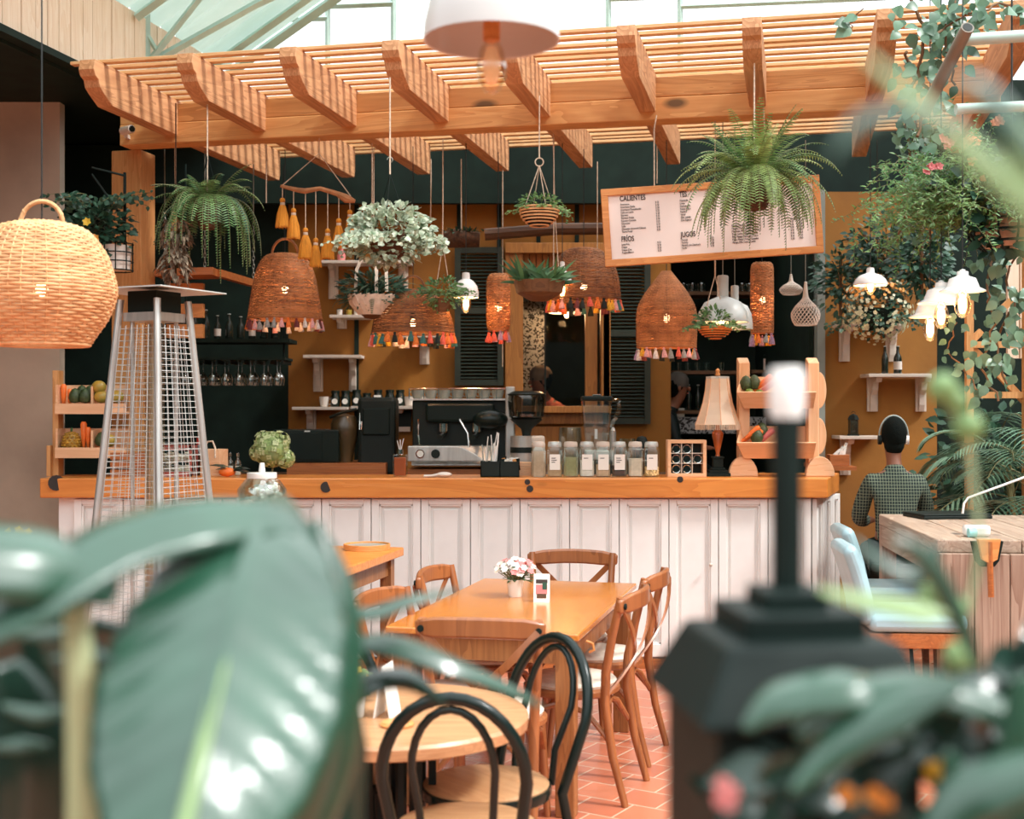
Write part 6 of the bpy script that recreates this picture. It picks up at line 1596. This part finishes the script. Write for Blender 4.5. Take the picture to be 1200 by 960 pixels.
vine([(1075,130),(1070,170),(1078,200),(1062,250),(1050,290)], 6.5, 36, 0.051, .006, .05)
vine([(1075,150),(1090,180),(1085,230),(1090,280)], 6.5, 45, 0.051, .006, .06)
vine([(1192,285),(1180,320),(1190,360),(1165,400),(1180,450)], 6.6, 66, 0.072, .006, .1)
vine([(1165,300),(1155,340),(1165,380),(1150,430),(1170,470)], 6.6, 54, 0.068, .006, .09)
vine([(1120,380),(1110,410),(1125,430),(1150,460)], 6.6, 21, 0.051, .004, .05)
vine([(1010,10),(1000,20),(995,40)], 5.8, 3, .1, .003, .01)
lf.build('leaves', M['heart'], t); st.build('stems', M['twig'], t)
# planter with pink flowers and trailing fine green
p = W(1150,225,6.3)
t = thing('flowering_planter', 'hanging wicker planter of coral flowers with a long curtain of fine green', 'hanging plant', p)
lf = MB(); st = MB(); f_ = MB(); random.seed(41)
for i in range(300):
    x = R(-.3,.05); trail(lf, st, (x, R(-.12,.12), R(-.2,.05)), R(.25,.62), .03, .013, .35, .28, (R(-.5,.5),R(-.4,.3),.2), 2.5, .0012)
lf.build('trailing_leaves', M['moss'], t); st.build('stems', M['stem'], t)
lf = MB(); bush(lf, (.02,-.05,.0), (.26,.2,.17), 300, .075, wid=.8, inner=.3, pts=4); bush(lf, (.1,-.1,-.2), (.2,.1,.15), 90, .07, wid=.8, pts=4); lf.build('leaves', M['dkleaf'], t)
for k,(px,py,s_) in enumerate(((1106,165,1),(1111,170,1),(1132,167,1.2),(1140,164,1.1),(1143,169,1),(1092,198,.9),(1099,193,1),(1139,190,.8),(1152,208,.8),(1165,147,1.1),(1170,142,1),(1086,200,.8))):
    q = W(px,py,6.12)-p; f_.m = 0 if k in (0,1,5,6,11) else 1
    for j in range(3): flower(f_, q+Vector((R(-.015,.015),0,R(-.015,.015))), (R(-.5,.5),-1,.3), .024*s_, 5, .5)
f_.build('blossoms', [M['petal_p'], leafmat('coral_petal', C(232,150,110), C(240,180,140), island=.1)], t)
q = MB(); cx_ = .15
for j in range(6): q.tube([(cx_+.2*math.cos(i*PI/14), .2*math.sin(i*PI/14), .02-.055*j) for i in range(28)], .007, 5, closed=True)
for i in range(14): q.tube([(cx_+.2*math.cos(i*PI/7),.2*math.sin(i*PI/7),.03),(cx_+.2*math.cos(i*PI/7),.2*math.sin(i*PI/7),-.22),(cx_+.13*math.cos(i*PI/7),.13*math.sin(i*PI/7),-.29)], .006, 5)
q.build('wire_basket', M['iron'], t)
MB().lathe([(0,-.27),(.13,-.27),(.17,-.2),(.175,.0),(0,.0)], 24, (cx_,0,0)).build('liner', pm('pale_coco_liner', C(176,140,112), .9, bump=.5, scale=20), t)
MB().tube([(cx_,0,.02),(cx_,0,1.6)], .005, 5).build('cord', M['cable'], t)
# pipes upper right
t = thing('steel_pipe_joint', 'grey open-ended steel pipe with a pale green cross pipe at the upper right', 'pipe', W(1134,30,5.4))
O = Vector(t.location)
a_, b_ = W(1134,32,5.4), W(1083,132,5.9); dd_ = (a_-b_).normalized()
MB().tube([b_-O, a_-O], .028, 20).build('diagonal_pipe', pm('grey_pipe', C(120,112,98), .5), t)
MB().tube([a_-O+dd_*.0005, a_-O+dd_*.002], .021, 20).build('bore_shade_disc', M['blackmat'], t)  # black disc on the closed end stands for the shade inside
MB().tube([W(1128,47,5.5)-O, W(1260,38,5.5)-O], .026, 16).build('cross_pipe', M['mint'], t)
MB().tube([W(1120,128,5.7)-O, W(1260,122,5.7)-O], .024, 16).build('cross_pipe', M['mint'], t)
# trellis
TD = 8.0
t = thing('wooden_trellis', 'orange wooden trellis frame with diagonal braces at the right', 'trellis', (xa(1135,TD),TD,0))
ox = xa(1135,TD)
def tr(x0,y0,x1,y1,w=.04,d=TD): MB().sweep([W(x0,y0,d)-Vector((ox,TD,0)), W(x1,y1,d)-Vector((ox,TD,0))], w, .03, (0,0,1) if abs(y1-y0) < abs(x1-x0) else (1,0,0)).build('bar', M['pine_z'], t, smooth=False)
MB().box(-.022,.022,-.03,.01,0,za(348,TD)).build('post', M['pine_z'], t, smooth=False)
MB().box(xa(1198,TD)-ox,xa(1208,TD)-ox,-.03,.01,0,za(300,TD)).build('post', M['pine_z'], t, smooth=False)
for a in ((1139,404,1200,404),(1139,463,1200,463)): tr(*a)
for a in ((1140,409,1166,434),(1140,398,1150,388),(1166,370,1185,352),(1168,436,1200,470)): tr(*a, d=TD+.02)
m = MB()
for k in range(3): m.box(xa(1181+k*15,TD+.3)-ox, xa(1194+k*15,TD+.3)-ox, .3,.33, za(420,8.3), za(285,8.3))
m.build('backing_planks', M['pale_z'], t, smooth=False)
# palm
def palmfrond(lf, st, p, d, ln, droop, ll=.28, n=22):
    p = Vector(p); d = Vector(d).normalized(); step = ln/n; P_ = [p.copy()]
    for i in range(n):
        d = (d+Vector((0,0,-droop*step*(.3+1.4*i/n)))).normalized(); p = p+d*step; P_.append(p.copy())
        if i < n*.25: continue
        side = d.cross(Vector((0,0,1))).normalized(); f = i/n; L_ = ll*math.sin(PI*(.2+.75*f))
        for s in (-1, 1): lf.leaf(p, side*s+d*.8+Vector((0,0,.15)), (0,0,1), L_, .016, fold=.5, curl=.35, pts=4)
    st.tube(P_, .004, 4)
t = thing('palm_plant', 'tall feathery palm growing beyond the plank table at the right edge', 'palm', (xa(1195,7.9),7.9,0))
lf = MB(); st = MB(); random.seed(51)
for i in range(26):
    a = R(0,2*PI); palmfrond(lf, st, (R(-.1,.2),R(-.1,.1),R(.9,1.35)), (math.cos(a)-.35, math.sin(a)*.6-.15, R(.3,1.3)), R(.6,1.05), R(1.6,3.4))
lf.build('fronds', M['heart'], t)
for i in range(4): st.tube([(R(-.1,.1),R(-.1,.1),.3),(R(-.15,.15),R(-.1,.1),1.3)], .015, 6)
st.build('stalks', M['stem'], t); MB().lathe([(0,0),(.16,0),(.2,.36),(.18,.36),(.17,.3),(0,.3)], 24).build('pot', M['iron'], t)
c = Vector((xa(1165,8.6),8.6,1.1)); foliage('dark_shrub', 'dark low shrub behind the palm at the right', c, (.55,.3,.7), 900, .09, 'dkleaf', [[(0,0,-1.05),(0,0,.3)]], base=(c.x,c.y,0))
# yellow flowers far left
p = W(28,632,6.3)
t = thing('yellow_flower_plant', 'small yellow flower spray at the left edge before the grey wall', 'potted plant', (p.x,6.3,0))
MB().lathe([(0,0),(.14,0),(.18,.4),(.16,.4),(0,.36)], 20).build('pot', M['iron'], t)
lf = MB(); st = MB(); f_ = MB()
for i in range(9):
    q = Vector((R(-.12,.1),R(-.08,.08),p.z+R(-.1,.03))); st.tube([(0,0,.38),q*.6+Vector((0,0,.1)),q], .003, 4); 
    for j in range(3): flower(f_, q+Vector((R(-.02,.02),0,R(-.02,.02))), (R(-.4,.4),-1,.4), .022, 5)
for i in range(60): a = R(0,6.28); lf.leaf((.05*math.cos(a),.05*math.sin(a),R(.4,.9)), (math.cos(a),math.sin(a),.8), (0,0,1), R(.06,.12), .03)
lf.build('leaves', M['midleaf'], t); st.build('stems', M['stem'], t); f_.build('blossoms', M['petal_y'], t)
# ================================================================ NEAR PLANTS (out of focus)
def blade(mb, ctrl, widths, nrm, nu=18, nv=8, ruf=0, ridge=0):
    # broad leaf surface along control points
    P_ = [Vector(c) for c in ctrl]
    def cr(i, t):
        p0 = P_[max(0,i-1)]; p1 = P_[i]; p2 = P_[i+1]; p3 = P_[min(len(P_)-1,i+2)]
        return .5*((2*p1)+(-p0+p2)*t+(2*p0-5*p1+4*p2-p3)*t*t+(-p0+3*p1-3*p2+p3)*t**3)
    pts = []; n = len(P_)-1
    for i in range(nu+1):
        s = i/nu*n; k = min(int(s), n-1); pts.append((cr(k, s-k), lerp(widths[k], widths[k+1], s-k)))
    vs = []; fs = []; nrm = Vector(nrm)
    for i, (p, w) in enumerate(pts):
        t = (pts[min(i+1,nu)][0]-pts[max(i-1,0)][0]).normalized(); sd = t.cross(nrm).normalized(); up = sd.cross(t)
        for j in range(nv+1):
            v = j/nv*2-1
            z = -abs(v)**1.5*w*.18 + ridge*w*math.cos((i/nu*22+abs(v)*3)*PI)*abs(v)*.5 + (.05*w if abs(v) < .05 else 0) + R(-ruf,ruf)*w
            vs.append(p+sd*(v*w/2)+up*z)
    for i in range(nu):
        for j in range(nv): a = i*(nv+1)+j; fs.append((a,a+1,a+nv+2,a+nv+1))
    mb._a(vs, fs)
def P(px, py, d): return W(px,py,d)
random.seed(61)
t = thing('broad_leaf_plant', 'big blurred broad-leaved plant with a huge glossy leaf at the lower left', 'plant', (-.42,1.05,0))
O = Vector(t.location)
def lv_(name, ctrl, widths, nrm, mat, nu=20, nv=10, ridge=0, th=.0015):
    m = MB(); blade(m, [Vector(c)-O for c in ctrl], widths, nrm, nu, nv, ridge=ridge)
    o = m.build(name, M[mat], t, ang=180); s = o.modifiers.new('thickness','SOLIDIFY'); s.thickness = th; return o
pxm = lambda w_, d: w_/F*d
# main leaf: base low left, tip up at about 300,575
lv_('leaf', [P(205,1010,.82),P(232,900,.86),P(258,790,.92),P(283,690,.99),P(305,610,1.08),P(330,578,1.2)], [pxm(150,.84),pxm(265,.86),pxm(300,.92),pxm(262,.99),pxm(170,1.06),pxm(20,1.2)], (.15,-1,.5), 'fg', 44, 18, ridge=.05)
MB().tube([P(190,1080,.79)-O,P(232,900,.855)-O,P(258,790,.915)-O,P(283,690,.985)-O,P(305,612,1.072)-O], [.006,.005,.004,.003,.0015], 8).build('midrib', M['fglite'], t)
# second leaf arching from the left edge to the first leaf's shoulder
lv_('leaf', [P(395,640,1.15),P(330,598,1.1),P(240,592,1.05),P(130,622,1.0),P(40,680,.95),P(-40,740,.92)], [pxm(40,1),pxm(95,1),pxm(130,1),pxm(125,1),pxm(110,1),pxm(60,1)], (-.1,-.6,1), 'fg', 26, 8, ridge=.03)
lv_('leaf', [P(140,690,.98),P(60,650,.95),P(-40,640,.92)], [pxm(40,1),pxm(110,1),pxm(120,1)], (.1,-.8,.9), 'fg', 14, 6)
MB().tube([Vector((-.02,0,.05)),P(97,1000,1.02)-O,P(95,800,1.0)-O,P(88,700,1.0)-O,P(78,668,1.02)-O], [.014,.0125,.0115,.01,.004], 12).build('stalk', M['stalk'], t)
for c, w_, nr in (
    ([P(60,1000,1.2),P(50,850,1.2),P(30,720,1.18)], (200,230,60), (.2,-1,.1)),
    ([P(170,1020,1.3),P(150,880,1.3),P(140,730,1.28)], (220,240,80), (-.2,-1,.2)),
    ([P(350,1030,1.25),P(345,900,1.25),P(350,780,1.22),P(370,690,1.2)], (150,180,130,30), (.1,-1,.2)),
    ([P(0,1000,1.1),P(10,900,1.1),P(-10,780,1.1)], (160,180,60), (.5,-1,.2)),
    ([P(250,1030,1.4),P(240,860,1.4),P(230,700,1.38)], (260,260,60), (.0,-1,.2))):
    lv_('leaf', c, [pxm(x,1.2) for x in w_], nr, 'fgdark', 14, 6, ridge=.02)
for px,py,a,l_ in ((20,870,.3,80),(45,835,-.5,90),(110,770,.1,110),(60,740,.2,90)):
    lv_('leaf', [P(px-l_/2,py+a*20,1.08),P(px,py,1.07),P(px+l_/2,py+a*10,1.08)], [pxm(8,1),pxm(26,1),pxm(6,1)], (0,-1,1), 'fg', 8, 4)
m = MB(); flower(m, P(85,668,1.0)-O, (0,-1,.3), .012, 6); m.build('blossom', M['petal_y'], t)
# slender leaf reaching over the table
lv_('leaf', [P(385,760,1.35),P(450,748,1.35),P(530,775,1.35),P(600,805,1.38),P(640,830,1.4)], [pxm(20,1.35),pxm(44,1.35),pxm(42,1.35),pxm(26,1.35),pxm(4,1.35)], (.1,-.5,1), 'fg', 16, 6)
lv_('leaf', [P(380,700,1.3),P(430,715,1.3),P(480,700,1.32),P(540,690,1.35)], [pxm(20,1.3),pxm(30,1.3),pxm(26,1.3),pxm(4,1.3)], (.1,-.4,1), 'fg', 12, 6)
lv_('leaf', [P(375,850,1.35),P(430,800,1.35),P(480,795,1.38),P(525,830,1.4)], [pxm(20,1.35),pxm(34,1.35),pxm(30,1.35),pxm(4,1.35)], (-.1,-.8,.6), 'fgdark', 12, 6)
lv_('leaf', [P(350,1010,1.1),P(385,900,1.08),P(400,790,1.08),P(395,690,1.1),P(370,610,1.12)], [pxm(60,1.1),pxm(70,1.1),pxm(58,1.1),pxm(50,1.1),pxm(10,1.1)], (.4,-1,.2), 'fg', 20, 6)
# ---- right: dark stand
t = thing('lantern_stand', 'blurred dark metal stand with stepped square head and pale-tipped rod, right foreground', 'stand', (xa(922,1.12),1.12,0), .12)
k = 1.12/F; Z = lambda py: za(py,1.12)
MB().tube([(0,0,Z(705)),(0,0,Z(485))], 17.5*k, 20).build('rod', M['iron'], t)
MB().lathe([(0,Z(490)),(19*k,Z(490)),(21*k,Z(475)),(21*k,Z(440)),(18*k,Z(431)),(0,Z(430))], 20).build('pale_tip', M['enamel'], t)
m = MB(); 
for (y0,y1,w_) in ((688,712,38),(710,742,70)): h = w_*k; m.box(-h,h,-h,h,Z(y1),Z(y0))
m.build('stepped_collar', M['iron'], t, smooth=False, bevel=.003)
h1, h2 = 98*k, 140*k; m = MB()
m._a([(-h1,-h1,Z(738)),(h1,-h1,Z(738)),(h1,h1,Z(738)),(-h1,h1,Z(738)),(-h2,-h2,Z(822)),(h2,-h2,Z(822)),(h2,h2,Z(822)),(-h2,h2,Z(822))],[(0,1,2,3),(7,6,5,4),(0,4,5,1),(1,5,6,2),(2,6,7,3),(3,7,4,0)])
m.build('sloped_hood', M['iron'], t, smooth=False, bevel=.006)
MB().box(-.086,.086,-.086,.086,.0,Z(820)).build('body', M['iron'], t, smooth=False, bevel=.004)
# ---- right: leafy plant
random.seed(71)
t = thing('foreground_foliage', 'blurred leafy plant with orange flowers at the lower right', 'plant', (.5,.95,0)); O = Vector(t.location)
for c, w_, nr, mt_ in (
    ([P(930,860,.92),P(1000,815,.92),P(1090,800,.92),P(1180,830,.92),P(1240,850,.92)], (10,60,62,50,30), (.0,-.7,1), 'fg'),
    ([P(925,930,.9),P(985,870,.9),P(1050,830,.9),P(1130,800,.9)], (6,50,56,10), (.1,-.7,.8), 'fg'),
    ([P(870,855,.92),P(915,815,.92),P(1000,800,.92),P(1060,805,.94)], (10,60,70,20), (0,-.7,1), 'fg'),
    ([P(960,690,.86),P(1010,700,.86),P(1080,712,.86),P(1110,720,.86)], (8,26,36,8), (0,-.7,1), 'fglite'),
    ([P(1150,790,.92),P(1125,730,.92),P(1100,680,.92),P(1075,645,.92),P(1050,630,.92)], (6,24,26,20,4), (-.5,-1,.5), 'fg'),
    ([P(1100,640,.95),P(1075,670,.95),P(1040,660,.95),P(1000,630,.96)], (10,24,22,4), (0,-.7,1), 'fg'),
    ([P(1150,1010,.9),P(1135,940,.9),P(1110,880,.9)], (60,70,10), (.3,-1,.2), 'fg'),
    ([P(1215,1000,.9),P(1215,900,.9),P(1200,790,.9)], (90,100,20), (.2,-1,.3), 'fg'),
    ([P(1090,1000,.86),P(1140,930,.86),P(1240,890,.86)], (40,70,50), (.0,-.8,.8), 'fg')):
    m = MB(); blade(m, [Vector(x)-O for x in c], [pxm(x,.92) for x in w_], nr, 18, 6, ridge=.02); o = m.build('leaf', M[mt_], t, ang=180); s = o.modifiers.new('thickness','SOLIDIFY'); s.thickness = .001
lf = MB()
for i in range(130):
    px, py = R(868,1230), R(862,1000)
    if px > 1150: py = R(770,1000)
    d = R(.96,1.1); q = P(px,py,d)-O; s = R(.035,.07)
    lf.leaf(q, (R(-1,1),R(-.5,.2),R(-.2,1)), (R(-.3,.3),-1,R(.1,.8)), s, s*.55, pts=4)
lf.build('small_leaves', M['fgdark'], t)
f_ = MB()
for px,py,mm,s in ((852,925,0,.009),(850,938,0,.008),(993,935,1,.008),(1028,932,1,.008),(1035,942,1,.006),(1092,905,2,.008),(1104,897,2,.007)):
    f_.m = mm; 
    for j in range(3): flower(f_, P(px,py,.95)-O+Vector((R(-.004,.004),0,R(-.004,.004))), (R(-.5,.5),-1,.3), s, 6, .6)
f_.build('blossoms', [M['petal_p'],M['petal_o'],M['petal_y']], t)
for x in (-.12,-.04,.03,.1): MB().tube([(x*.3,.1,.3),(x,.12,.8),(x*1.4,.1,1.3)], .006, 6).build('stem', M['stem'], t)
# ---- upper right blurred leaves
t = thing('overhanging_leaves', 'blurred pale green leaves hanging into the upper right corner', 'plant', (.26,.58,1.95)); O = Vector(t.location)
for c, w_, nr, mt_ in (
    ([P(1010,60,.58),P(1070,110,.58),P(1140,170,.58),P(1230,250,.58)], (4,30,40,50), (.3,-1,.4), 'fglite'),
    ([P(975,185,.58),P(1010,140,.58),P(1070,125,.58),P(1130,150,.58)], (4,30,34,8), (0,-.9,.8), 'fg'),
    ([P(1110,90,.58),P(1150,95,.58),P(1190,140,.58),P(1230,190,.58)], (6,34,44,44), (0,-.9,.8), 'fg'),
    ([P(1180,130,.58),P(1215,190,.58),P(1240,300,.58)], (20,70,60), (.2,-1,.2), 'fglite')):
    m = MB(); blade(m, [Vector(x)-O for x in c], [pxm(x,.58) for x in w_], nr, 18, 6, ridge=.02); o = m.build('leaf', M[mt_], t, ang=180); s = o.modifiers.new('thickness','SOLIDIFY'); s.thickness = .0008
MB().tube([P(1225,240,.58)-O, P(1300,100,.58)-O, P(1360,-200,.58)-O], .004, 6).build('stem', M['stem'], t)
# pale blurred buds over the right chair
t = thing('pale_bud_sprig', 'blurred sprig with pale yellow-green buds before the plank table', 'plant', (.33,1.1,1.3)); O = Vector(t.location)
m = MB()
for px,py,s in ((1135,500,.012),(1105,455,.012),(1120,470,.01),(1095,700,.013),(1118,715,.012),(1125,770,.013)): MB().ball(P(px,py,.98)-O, s, 10, 8).build('bud', M['fglite'], t)
MB().tube([P(1100,450,1.0)-O,P(1135,520,1.0)-O,P(1150,640,1.0)-O,P(1120,780,1.0)-O,P(1130,900,1.0)-O], .0025, 6).build('stem', M['stalk'], t)

# ================================================================ PEOPLE
def skin_body(name, pts, edges, radii, mat, parent, root=0, sub=2):
    me = bpy.data.meshes.new(name); me.from_pydata(pts, edges, []); me.materials.append(mat)
    o = bpy.data.objects.new(name, me); COL.objects.link(o); o.parent = parent
    sk = o.modifiers.new('skin','SKIN'); sk.use_smooth_shade = True; sk.branch_smoothing = .6
    for i, r in enumerate(radii):
        v = me.skin_vertices[0].data[i]; v.radius = r if isinstance(r, tuple) else (r, r); v.use_root = (i == root)
    s = o.modifiers.new('sub','SUBSURF'); s.levels = s.render_levels = sub
    return o
def person(label, loc, rz, seat, shirtmat, skinm, hairm, group=None, hat=None, phones=False, lean=.12, hands='table'):
    # local +y is the way the person looks; z measured from the floor; seat = hip height
    t = thing('person', label, 'person', loc, rz, group)
    hz = seat+.09; L = lean
    P_ = {}; pts = []; rad = []; ed = []
    def v(k, p, r, par=None):
        P_[k] = len(pts); pts.append(p); rad.append(r)
        if par: ed.append((P_[par], P_[k]))
    v('hip',(0,0,hz),(.15,.115)); v('waist',(0,.02,hz+.17),(.135,.1),'hip'); v('chest',(0,.03+L*.4,hz+.36),(.165,.115),'waist'); v('neckb',(0,.03+L*.8,hz+.5),(.075,.07),'chest'); v('neck',(0,.05+L,hz+.56),(.052,.055),'neckb'); v('headb',(0,.07+L,hz+.62),(.066,.075),'neck'); v('head',(0,.075+L,hz+.7),(.078,.095),'headb'); v('crown',(0,.06+L,hz+.775),(.06,.072),'head')
    for s, n in ((-1,'l'),(1,'r')):
        v('sh'+n,(s*.175,.02+L*.6,hz+.44),.065,'chest'); v('el'+n,(s*.245,.12,hz+.2),.045,'sh'+n); v('wr'+n,(s*.13,.36,hz+.17),.029,'el'+n); v('pa'+n,(s*.1,.43,hz+.165),(.035,.018),'wr'+n)
        for q,(dx,dy) in enumerate(((-.028,.045),(-.01,.06),(.01,.058),(.027,.042))):
            v('f%d%s'%(q,n),(s*.1+dx,.43+dy*.8,hz+.165),.009,'pa'+n); v('g%d%s'%(q,n),(s*.1+dx*1.1,.43+dy*1.5,hz+.15),.0075,'f%d%s'%(q,n))
        v('th'+n,(s*.1-s*.04,.44,hz+.16),.01,'pa'+n)
        v('hp'+n,(s*.1,.05,hz-.03),.095,'hip'); v('kn'+n,(s*.13,.42,hz-.02),.062,'hp'+n); v('an'+n,(s*.13,.38,max(.1,hz-.45)),.042,'kn'+n); v('to'+n,(s*.13,.5,max(.05,hz-.5)),.035,'an'+n)
    skin_body('body', pts, ed, rad, skinm, t)
    # shirt: the same torso and arms a little larger, ending at neck and wrists
    pts2=[]; rad2=[]; ed2=[]; Q_={}
    def w(k, p, r, par=None):
        Q_[k]=len(pts2); pts2.append(p); rad2.append(r)
        if par: ed2.append((Q_[par],Q_[k]))
    g = .014
    w('hip',(0,0,hz-.03),(.17+g,.125+g)); w('waist',(0,.02,hz+.17),(.155,.115),'hip'); w('chest',(0,.03+L*.4,hz+.36),(.185,.13),'waist'); w('neckb',(0,.03+L*.8,hz+.49),(.09,.08),'chest'); w('col',(0,.04+L*.9,hz+.545),(.062,.062),'neckb')
    for s,n in ((-1,'l'),(1,'r')):
        w('sh'+n,(s*.175,.02+L*.6,hz+.44),.082,'chest'); w('el'+n,(s*.25,.12,hz+.2),.06,'sh'+n); w('wr'+n,(s*.15,.33,hz+.17),.04,'el'+n)
    skin_body('shirt', pts2, ed2, rad2, shirtmat, t)
    # trousers
    pts3=[(0,0,hz-.02)]; rad3=[(.165,.125)]; ed3=[]
    for s in (-1,1):
        b=len(pts3); pts3 += [(s*.1,.05,hz-.03),(s*.13,.42,hz-.02),(s*.13,.38,max(.14,hz-.42))]; rad3 += [.11,.075,.055]; ed3 += [(0,b),(b,b+1),(b+1,b+2)]
    skin_body('trousers', pts3, ed3, rad3, M['iron'], t)
    hc = Vector((0,.066+L,hz+.715))
    # ears, nose, eyes, mouth
    for s in (-1,1): MB().ball((s*.083,hc.y+.005,hc.z-.03), .022, 8, 6, (.4,.7,1.2)).build('ear', skinm, t)
    MB().ball((0,hc.y+.1,hc.z-.035), .016, 8, 6, (.8,1,1.3)).build('nose', skinm, t)
    for s in (-1,1): MB().ball((s*.032,hc.y+.085,hc.z-.005), .011, 8, 6, (1,.6,.8)).build('eye', M['hair'], t)
    MB().ball((0,hc.y+.088,hc.z-.072), .018, 8, 6, (1.2,.4,.35)).build('mouth', M['t_coral'], t)
    if hat: MB().lathe([(.087,-.03),(.094,0),(.092,.045),(.07,.085),(.03,.105),(0,.11)], 20, (0,hc.y-.005,hc.z+.01), 1, 1.1).build('cap', hat, t)
    m = MB(); m.ball((0,hc.y-.022,hc.z+.008), .098, 18, 12, (.93,.93,1.08)); m.ball((0,hc.y-.03,hc.z-.05), .075, 12, 8, (1,.85,1)); m.build('hair', hairm, t)
    if phones:
        MB().tube(arc((0,hc.y-.01,hc.z-.005), .102, -.15, PI+.15, 20, ry=.122), .0065, 8).build('headphones_band', M['ceramic_grey'], t)
        for s in (-1,1): MB().tube([(s*.085,hc.y,hc.z-.03),(s*.108,hc.y,hc.z-.03)], .03, 16).build('headphone_cup', M['enamel'] if s > 0 else M['blackmat'], t)
    return t
def checks():
    m, nt, b = newmat('checked_shirt'); N, L = nt.nodes, nt.links
    tc = N.new('ShaderNodeTexCoord'); sx = N.new('ShaderNodeSeparateXYZ'); L.new(tc.outputs['Object'], sx.inputs[0])
    outs = []
    for ax in ('X','Z'):
        a = N.new('ShaderNodeMath'); a.operation = 'MULTIPLY'; a.inputs[1].default_value = 52; L.new(sx.outputs[ax], a.inputs[0])
        f = N.new('ShaderNodeMath'); f.operation = 'FRACT'; L.new(a.outputs[0], f.inputs[0])
        g_ = N.new('ShaderNodeMath'); g_.operation = 'LESS_THAN'; g_.inputs[1].default_value = .16; L.new(f.outputs[0], g_.inputs[0]); outs.append(g_)
    mxx = N.new('ShaderNodeMath'); mxx.operation = 'MAXIMUM'; L.new(outs[0].outputs[0], mxx.inputs[0]); L.new(outs[1].outputs[0], mxx.inputs[1])
    mi = N.new('ShaderNodeMix'); mi.data_type = 'RGBA'; mi.inputs['A'].default_value = (.008,.02,.016,1); mi.inputs['B'].default_value = C(120,130,108)
    L.new(mxx.outputs[0], mi.inputs['Factor']); L.new(mi.outputs['Result'], b.inputs['Base Color']); b.inputs['Roughness'].default_value = .85
    return m
M['checks'] = checks()
px_ = xa(1050,7.75)
person('person with headphones in a dark checked shirt seated behind the plank table, seen from behind', (px_,7.75,0), -.12, .69, M['checks'], M['skin2'], M['hair'], phones=True, lean=.03).scale = (.84,.95,1)
# his bar stool
t = thing('bar_stool', 'dark bar stool under the person in the checked shirt', 'stool', (px_,7.72,0))
MB().lathe([(0,.68),(.17,.68),(.175,.7),(.17,.725),(0,.725)], 24).build('seat', M['blackmat'], t, bevel=.004)
for a in (.8,2.4,3.9,5.5): MB().tube([(.1*math.cos(a),.1*math.sin(a),.68),(.2*math.cos(a),.2*math.sin(a),0)], .012, 8).build('leg', M['blackmat'], t)
cc = pm('coral_shirt', C(232,120,92), .8)
person('person in a beanie and coral shirt bending forward, seen through the serving window', (.5,11.45,.2), PI*.62, .92, cc, M['skin2'], M['hair'], hat=pm('grey_beanie', C(110,92,76), .9), lean=.2)
person('person in a grey cap working in the dark alcove beside the mustard post', (xa(780,11.2)-.06,11.2,.2), -PI/2, .86, M['blackmat'], M['skin'], M['hair'], hat=pm('grey_cap', C(100,92,84), .9), lean=.1)

# pots that carry the near plants
for o in COL.objects:
    if o.get('label','').startswith('big blurred broad'): bl = o
    if o.get('label','').startswith('blurred leafy plant'): fo = o
for t_, r_ in ((bl,.2),(fo,.16)):
    MB().lathe([(0,0),(r_*.75,0),(r_,.38),(r_*.93,.38),(r_*.9,.34),(0,.34)], 28).build('pot', M['iron'], t_)
# ================================================================ CAMERA, LIGHT
cam = bpy.data.cameras.new('camera'); co = bpy.data.objects.new('camera', cam); COL.objects.link(co)
co.location = (0,0,CH); co.rotation_euler = (PI/2,0,0)
cam.sensor_width = 36; cam.lens = 45; cam.clip_start = .05; cam.clip_end = 200
cam.dof.use_dof = True; cam.dof.focus_distance = 6.9; cam.dof.aperture_fstop = 2.8; cam.dof.aperture_blades = 0
SC.camera = co
w = bpy.data.worlds.new('sky'); SC.world = w; w.use_nodes = True
nt = w.node_tree; N, L = nt.nodes, nt.links
tc = N.new('ShaderNodeTexCoord'); sp = N.new('ShaderNodeSeparateXYZ'); L.new(tc.outputs['Generated'], sp.inputs[0])
cr = N.new('ShaderNodeValToRGB'); e = cr.color_ramp.elements
e[0].position = 0.0; e[0].color = (.02,.03,.03,1)
e[1].position = 1.0; e[1].color = (.94,1.0,1.02,1)
q = e.new(.10); q.color = (.10,.115,.115,1)
q = e.new(.20); q.color = (.46,.47,.47,1)
q = e.new(.45); q.color = (.80,.85,.86,1)
L.new(sp.outputs['Z'], cr.inputs[0])
# the side of the sky behind the pergola is brighter low down than the room side
mr = N.new('ShaderNodeMapRange'); mr.inputs['From Min'].default_value = -.2; mr.inputs['From Max'].default_value = .6; mr.inputs['To Min'].default_value = 1.3; mr.inputs['To Max'].default_value = 1.35
L.new(sp.outputs['Y'], mr.inputs['Value']); mm = N.new('ShaderNodeMath'); mm.operation = 'MULTIPLY'; mm.inputs[1].default_value = 2.1; L.new(mr.outputs['Result'], mm.inputs[0])
bg = N['Background']; L.new(cr.outputs[0], bg.inputs[0]); L.new(mm.outputs[0], bg.inputs[1])
sun = bpy.data.lights.new('sun', 'SUN'); so = bpy.data.objects.new('sun', sun); COL.objects.link(so)
sun.energy = 3.4; sun.angle = math.radians(9); sun.color = (1,.98,.95)
so.rotation_euler = Vector((-.8,.34,-1.0)).to_track_quat('-Z','Y').to_euler()
SC.view_settings.view_transform = 'Standard'; SC.view_settings.look = 'None'
SC.view_settings.exposure = .12; SC.view_settings.gamma = 1; SC.view_settings.use_curve_mapping = False
